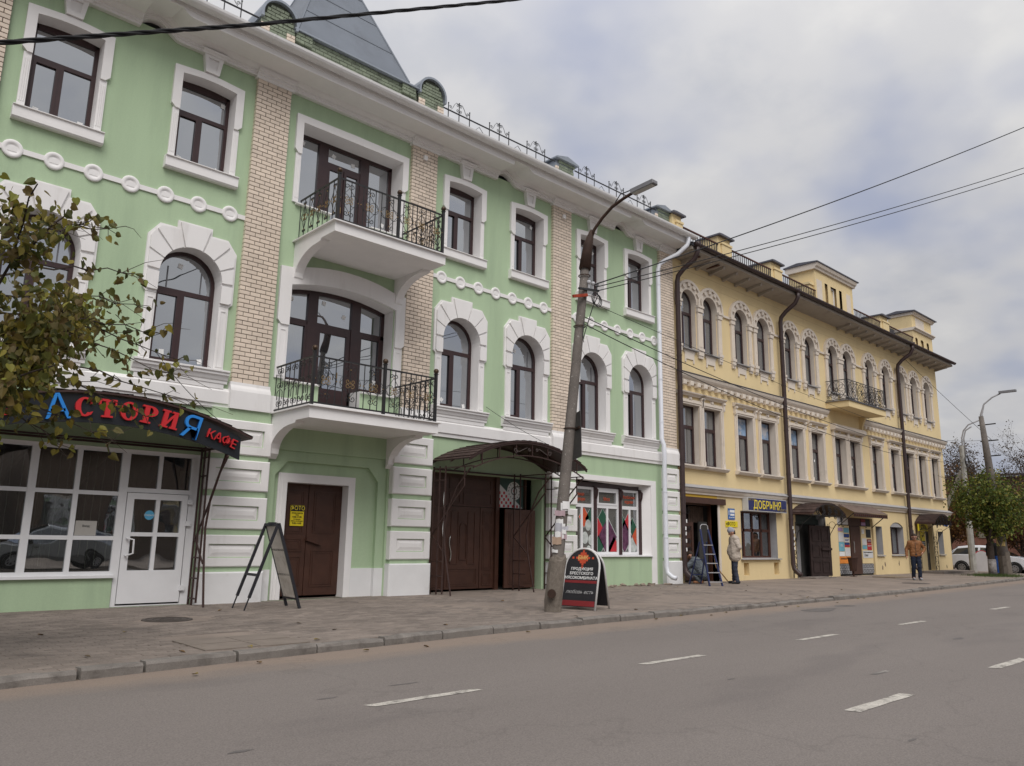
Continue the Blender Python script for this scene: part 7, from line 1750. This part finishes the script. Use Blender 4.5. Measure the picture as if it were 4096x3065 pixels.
def person(loc, rz, label, J, top, legs, shoe, hair, hat=None, bulk=1., hem=.0, glasses=False, long_=False, cat_='person'):
    """J: joints in metres, figure faces -y. one continuous body, clothes as children"""
    t = empty('person', loc, label, cat_, rot=(0,0,rz)); V = {k: Vector(v) for k, v in J.items()}
    b = MB(); H_ = V['head']; F_ = (V['face']-H_).normalized(); U_ = (H_-V['neck']).normalized(); S_ = F_.cross(U_).normalized()
    capsule(b,H_+U_*.03-F_*.02,H_+U_*.02+F_*.01,.095,.09); capsule(b,H_-U_*.03+F_*.03,H_-U_*.075+F_*.045,.068,.045); capsule(b,V['neck']-U_*.05,H_-U_*.05,.058,.055)
    capsule(b,H_+F_*.095+U_*.01,H_+F_*.115-U_*.025,.012,.017); 
    for s in (-1,1): capsule(b,H_+S_*(.092*s)+U_*.015,H_+S_*(.094*s)-U_*.025,.02,.014)
    capsule(b,V['chest'],V['pelvis'],.10,.10)
    for s in 'LR':
        capsule(b,V['sh'+s],V['el'+s],.055,.045); capsule(b,V['el'+s],V['wr'+s],.044,.03); capsule(b,V['chest'],V['sh'+s],.08,.055)
        capsule(b,V['pelvis'],V['hip'+s],.12,.095); capsule(b,V['hip'+s],V['kn'+s],.09,.062); capsule(b,V['kn'+s],V['an'+s],.06,.042); capsule(b,V['an'+s],V['to'+s],.04,.03)
        hd = (V['wr'+s]-V['el'+s]).normalized(); hs = hd.orthogonal().normalized() if abs(hd.z) < .5 else hd.cross(Vector((1,0,0))).normalized(); hn = hd.cross(hs)
        pc = V['wr'+s]+hd*.055; capsule(b,V['wr'+s],pc,.03,.036)
        for k in range(4):
            o_ = hs*(-.03+.02*k); ln = (.06,.07,.066,.05)[k]; p0 = pc+o_+hd*.025; p1 = p0+hd*ln*.55+hn*.006; p2 = p1+hd*ln*.4+hn*.02; capsule(b,p0,p1,.0105,.0095,8); capsule(b,p1,p2,.0095,.008,8)
        p0 = V['wr'+s]+hd*.03-hs*.03; capsule(b,p0,p0-hs*.03+hd*.035,.013,.010,8); capsule(b,p0-hs*.03+hd*.035,p0-hs*.035+hd*.06,.010,.008,8)
    fuse(b,'body',SKIN,t,.011,2)
    # jacket
    m_ = MB(); k = bulk; c, p = V['chest'], V['pelvis']; side = (V['shL']-V['shR']).normalized()
    for s in (-1,0,1):
        capsule(m_,c+side*(.085*s*k)+Vector((0,0,.06)),p+side*(.085*s*k)+Vector((0,0,hem)),.118*k,.128*k)
    if k > 1.15: capsule(m_,c+(p-c)*.55+F_*.03,c+(p-c)*.8+F_*.05,.15*k,.15*k)
    for s in 'LR':
        capsule(m_,V['sh'+s]*.92+c*.08,V['el'+s],.078*k,.068*k); capsule(m_,V['el'+s],V['wr'+s]-(V['wr'+s]-V['el'+s]).normalized()*.01,.066*k,.05*k); capsule(m_,c+Vector((0,0,.1)),V['sh'+s],.09,.078*k)
    capsule(m_,V['neck']-U_*.06,V['neck']-U_*.005,.085,.078)
    fuse(m_,'jacket',top,t,.016,2)
    zf = [c+Vector((0,0,.12))+F_*.10*k, c+F_*.132*k, c+(p-c)*.5+F_*.138*k, p+Vector((0,0,hem))+F_*.138*k]
    if abs(c.y-p.y) < .05: MB().tube([tuple(Vector((q.x,q.y,q.z))) for q in zf],.008,5).build('zip', pm('zip_dark',(.06,.045,.035),.5), t)
    m_ = MB()
    for s in 'LR': capsule(m_,p+Vector((0,0,.02)),V['hip'+s],.128,.11); capsule(m_,V['hip'+s],V['kn'+s],.105,.08); capsule(m_,V['kn'+s],V['an'+s]+Vector((0,0,.0)),.08,.072)
    fuse(m_,'trousers',legs,t,.016,2)
    for s in 'LR':
        m_ = MB(); d = (V['to'+s]-V['an'+s]); d.z = 0; d = d.normalized(); a = V['an'+s]; a0 = Vector((a.x,a.y,V['to'+s].z)); capsule(m_,a0-d*.05+Vector((0,0,.01)),a0+d*.16,.05,.042); capsule(m_,a0+Vector((0,0,.05)),a0,.052,.05)
        fuse(m_,'shoe',shoe,t,.012,1)
    if hair:
        m_ = MB(); capsule(m_,H_+U_*.055-F_*.035,H_+U_*.06+F_*.0,.096,.09); capsule(m_,H_-F_*.055+U_*.02,H_-F_*.05-U_*.04,.08,.06); fuse(m_,'hair',hair,t,.012,1)
    if hat:
        m_ = MB(); capsule(m_,H_+U_*.06-F_*.03,H_+U_*.075+F_*.005,.105,.102); capsule(m_,H_+U_*.12-F_*.03,H_+U_*.13-F_*.01,.07,.07); fuse(m_,'knit_hat',hat,t,.012,1)
    fe = MB()
    for s in (-1,1): fe.ball(tuple(H_+F_*.088+U_*.018+S_*(.034*s)),.011,8)
    fe.build('eyes', pm('eye_dark',(.03,.025,.02),.3), t); MB().tube([tuple(H_+F_*.10-U_*.055+S_*u) for u in (-.025,0,.025)],.006,5).build('mouth', pm('lips',(.30,.12,.10),.6), t)
    if glasses:
        g_ = MB()
        for s in (-1,1): g_.tube([tuple(H_+F_*.108+U_*(.018+.02*math.sin(q))+S_*(.036*s+.027*math.cos(q))) for q in np.linspace(0,6.283,13)[:-1]],.004,4,closed=True); g_.tube([tuple(H_+F_*.105+U_*.02+S_*(.064*s)),tuple(H_+U_*.02+S_*(.098*s))],.003,4)
        g_.build('glasses', IRON, t)
    return t
BASEJ = dict(pelvis=(0,0,.95),chest=(0,0,1.32),neck=(0,-.01,1.50),head=(0,-.03,1.62),face=(0,-.2,1.60),shL=(.19,0,1.42),shR=(-.19,0,1.42),elL=(.25,.02,1.14),elR=(-.25,.02,1.14),wrL=(.25,-.06,.90),wrR=(-.25,-.06,.90),hipL=(.09,0,.90),hipR=(-.09,0,.90),knL=(.10,-.02,.48),knR=(-.10,-.02,.48),anL=(.11,.03,.09),anR=(-.11,.03,.09),toL=(.12,-.10,.045),toR=(-.12,-.10,.045))
def pose(**k): d = dict(BASEJ); d.update(k); return d
BEI = pm('beige_jacket',(.46,.40,.34),.85,.12,8,.9,12); DEN = pm('blue_jeans',(.045,.052,.075),.9,.25,6,.3,40); BLK = pm('black_shoe',(.015,.015,.017),.6); HATG = pm('grey_knit',(.30,.31,.36),.95,.1,10,.6,80); HAIR = pm('dark_hair',(.035,.022,.015),.7,.3,20)
person((22.78,-1.12,0), R(-138), 'man in grey knit hat, pale jacket and jeans, hands in pockets, watching the ladder', pose(head=(0,-.07,1.61),face=(0,-.22,1.54),elL=(.27,.10,1.15),elR=(-.27,.10,1.15),wrL=(.2,-.06,.98),wrR=(-.2,-.06,.98),toL=(.12,-.11,.045),anR=(-.11,-.02,.09),toR=(-.13,-.15,.045)), BEI, DEN, BLK, HAIR, HATG, bulk=1.32, hem=-.10)
BRWJ = pm('tan_leather_jacket',(.20,.085,.03),.65,.3,9,.8,14,spec=.3); DJ = pm('dark_jeans',(.014,.020,.038),.9,.25,6); SNE = pm('grey_sneaker',(.30,.31,.34),.7,.3,15)
person((32.5,-3.1,0), R(-58), 'walking man in a tan leather jacket with one hand at his hip', pose(elR=(-.30,.05,1.15),wrR=(-.33,-.10,.91),elL=(.36,.10,1.20),wrL=(.24,-.10,1.05),knL=(.09,-.10,.50),anL=(.09,-.06,.10),toL=(.10,-.20,.05),knR=(-.10,.0,.48),anR=(-.10,.12,.11),toR=(-.11,.0,.045)), BRWJ, DJ, SNE, HAIR, bulk=.98, glasses=True)
CHK = pm('grey_check_coat',(.13,.15,.165),.9,.15,4)
def check(mt):
    t = mt.node_tree; L = t.links.new; b = t.nodes['Principled BSDF']; g = N(t,'ShaderNodeTexCoord'); w_ = N(t,'ShaderNodeTexBrick'); mp = N(t,'ShaderNodeMapping'); mp.inputs['Rotation'].default_value = (R(70),.1,.2); L(g.outputs['Object'],mp.inputs[0]); L(mp.outputs[0],w_.inputs['Vector'])
    w_.inputs['Scale'].default_value = 9; w_.inputs['Color1'].default_value = (.17,.19,.20,1); w_.inputs['Color2'].default_value = (.10,.115,.13,1); w_.inputs['Mortar'].default_value = (.045,.055,.07,1); w_.inputs['Mortar Size'].default_value = .025; L(w_.outputs[0],b.inputs['Base Color'])
check(CHK)
person((21.80,-.42,0), R(-155), 'person in a grey checked coat crouching behind the stepladder', dict(pelvis=(0,.12,.30),chest=(0,-.10,.62),neck=(0,-.20,.78),head=(0,-.27,.86),face=(0,-.40,.78),shL=(.19,-.14,.70),shR=(-.19,-.14,.70),elL=(.26,-.34,.52),elR=(-.26,-.34,.52),wrL=(.12,-.50,.42),wrR=(-.12,-.50,.42),hipL=(.11,.10,.28),hipR=(-.11,.10,.28),knL=(.17,-.30,.42),knR=(-.17,-.30,.42),anL=(.13,.02,.08),anR=(-.13,.02,.08),toL=(.14,-.12,.045),toR=(-.14,-.12,.045)), CHK, CHK, pm('tan_shoe',(.40,.19,.10),.7,.1), HAIR, bulk=1.3)
person((43.2,-2.75,0), R(-70), 'dark-clothed person half hidden behind the whitewashed tree trunk', pose(), pm('black_top',(.02,.02,.022),.9,.2), pm('bright_blue_trousers',(.02,.08,.30),.8,.1), BLK, HAIR)
# ------------------------------------------------------------------ fallen leaves
flm = [MB() for _ in range(3)]; r_ = random.Random(77)
for k in range(3):
    V, Fc = [], []; add_leaf(V,Fc,Vector((0,0,0)),Vector((1,0,.05)),Vector((0,0,1)),.07,HEART,r_); flm[k].v, flm[k].f = V, Fc
flm = [m.mesh('fallen_leaf', pm('fallen_leaf_%d'%i,c,.8,.2)) for i, (m, c) in enumerate(zip(flm,((.20,.15,.04),(.13,.08,.035),(.10,.07,.04))))]
for i in range(44):
    x_ = r_.uniform(1.5,24); y_ = kerb_y(x_)+(r_.uniform(-.5,-.05) if r_.random() < .5 else r_.uniform(.1,5)); z_ = (ZR if y_ < kerb_y(x_) else 0)+.012
    ob('fallen_leaf', flm[i%3], None, (x_,y_,z_), rot=(r_.uniform(-.2,.2),r_.uniform(-.2,.2),r_.uniform(0,6.28)), label='small dry brown leaf fallen on the pavement or along the kerb', cat='leaf', group='fallen leaves')

bpy.data.scenes.remove(BENCH)
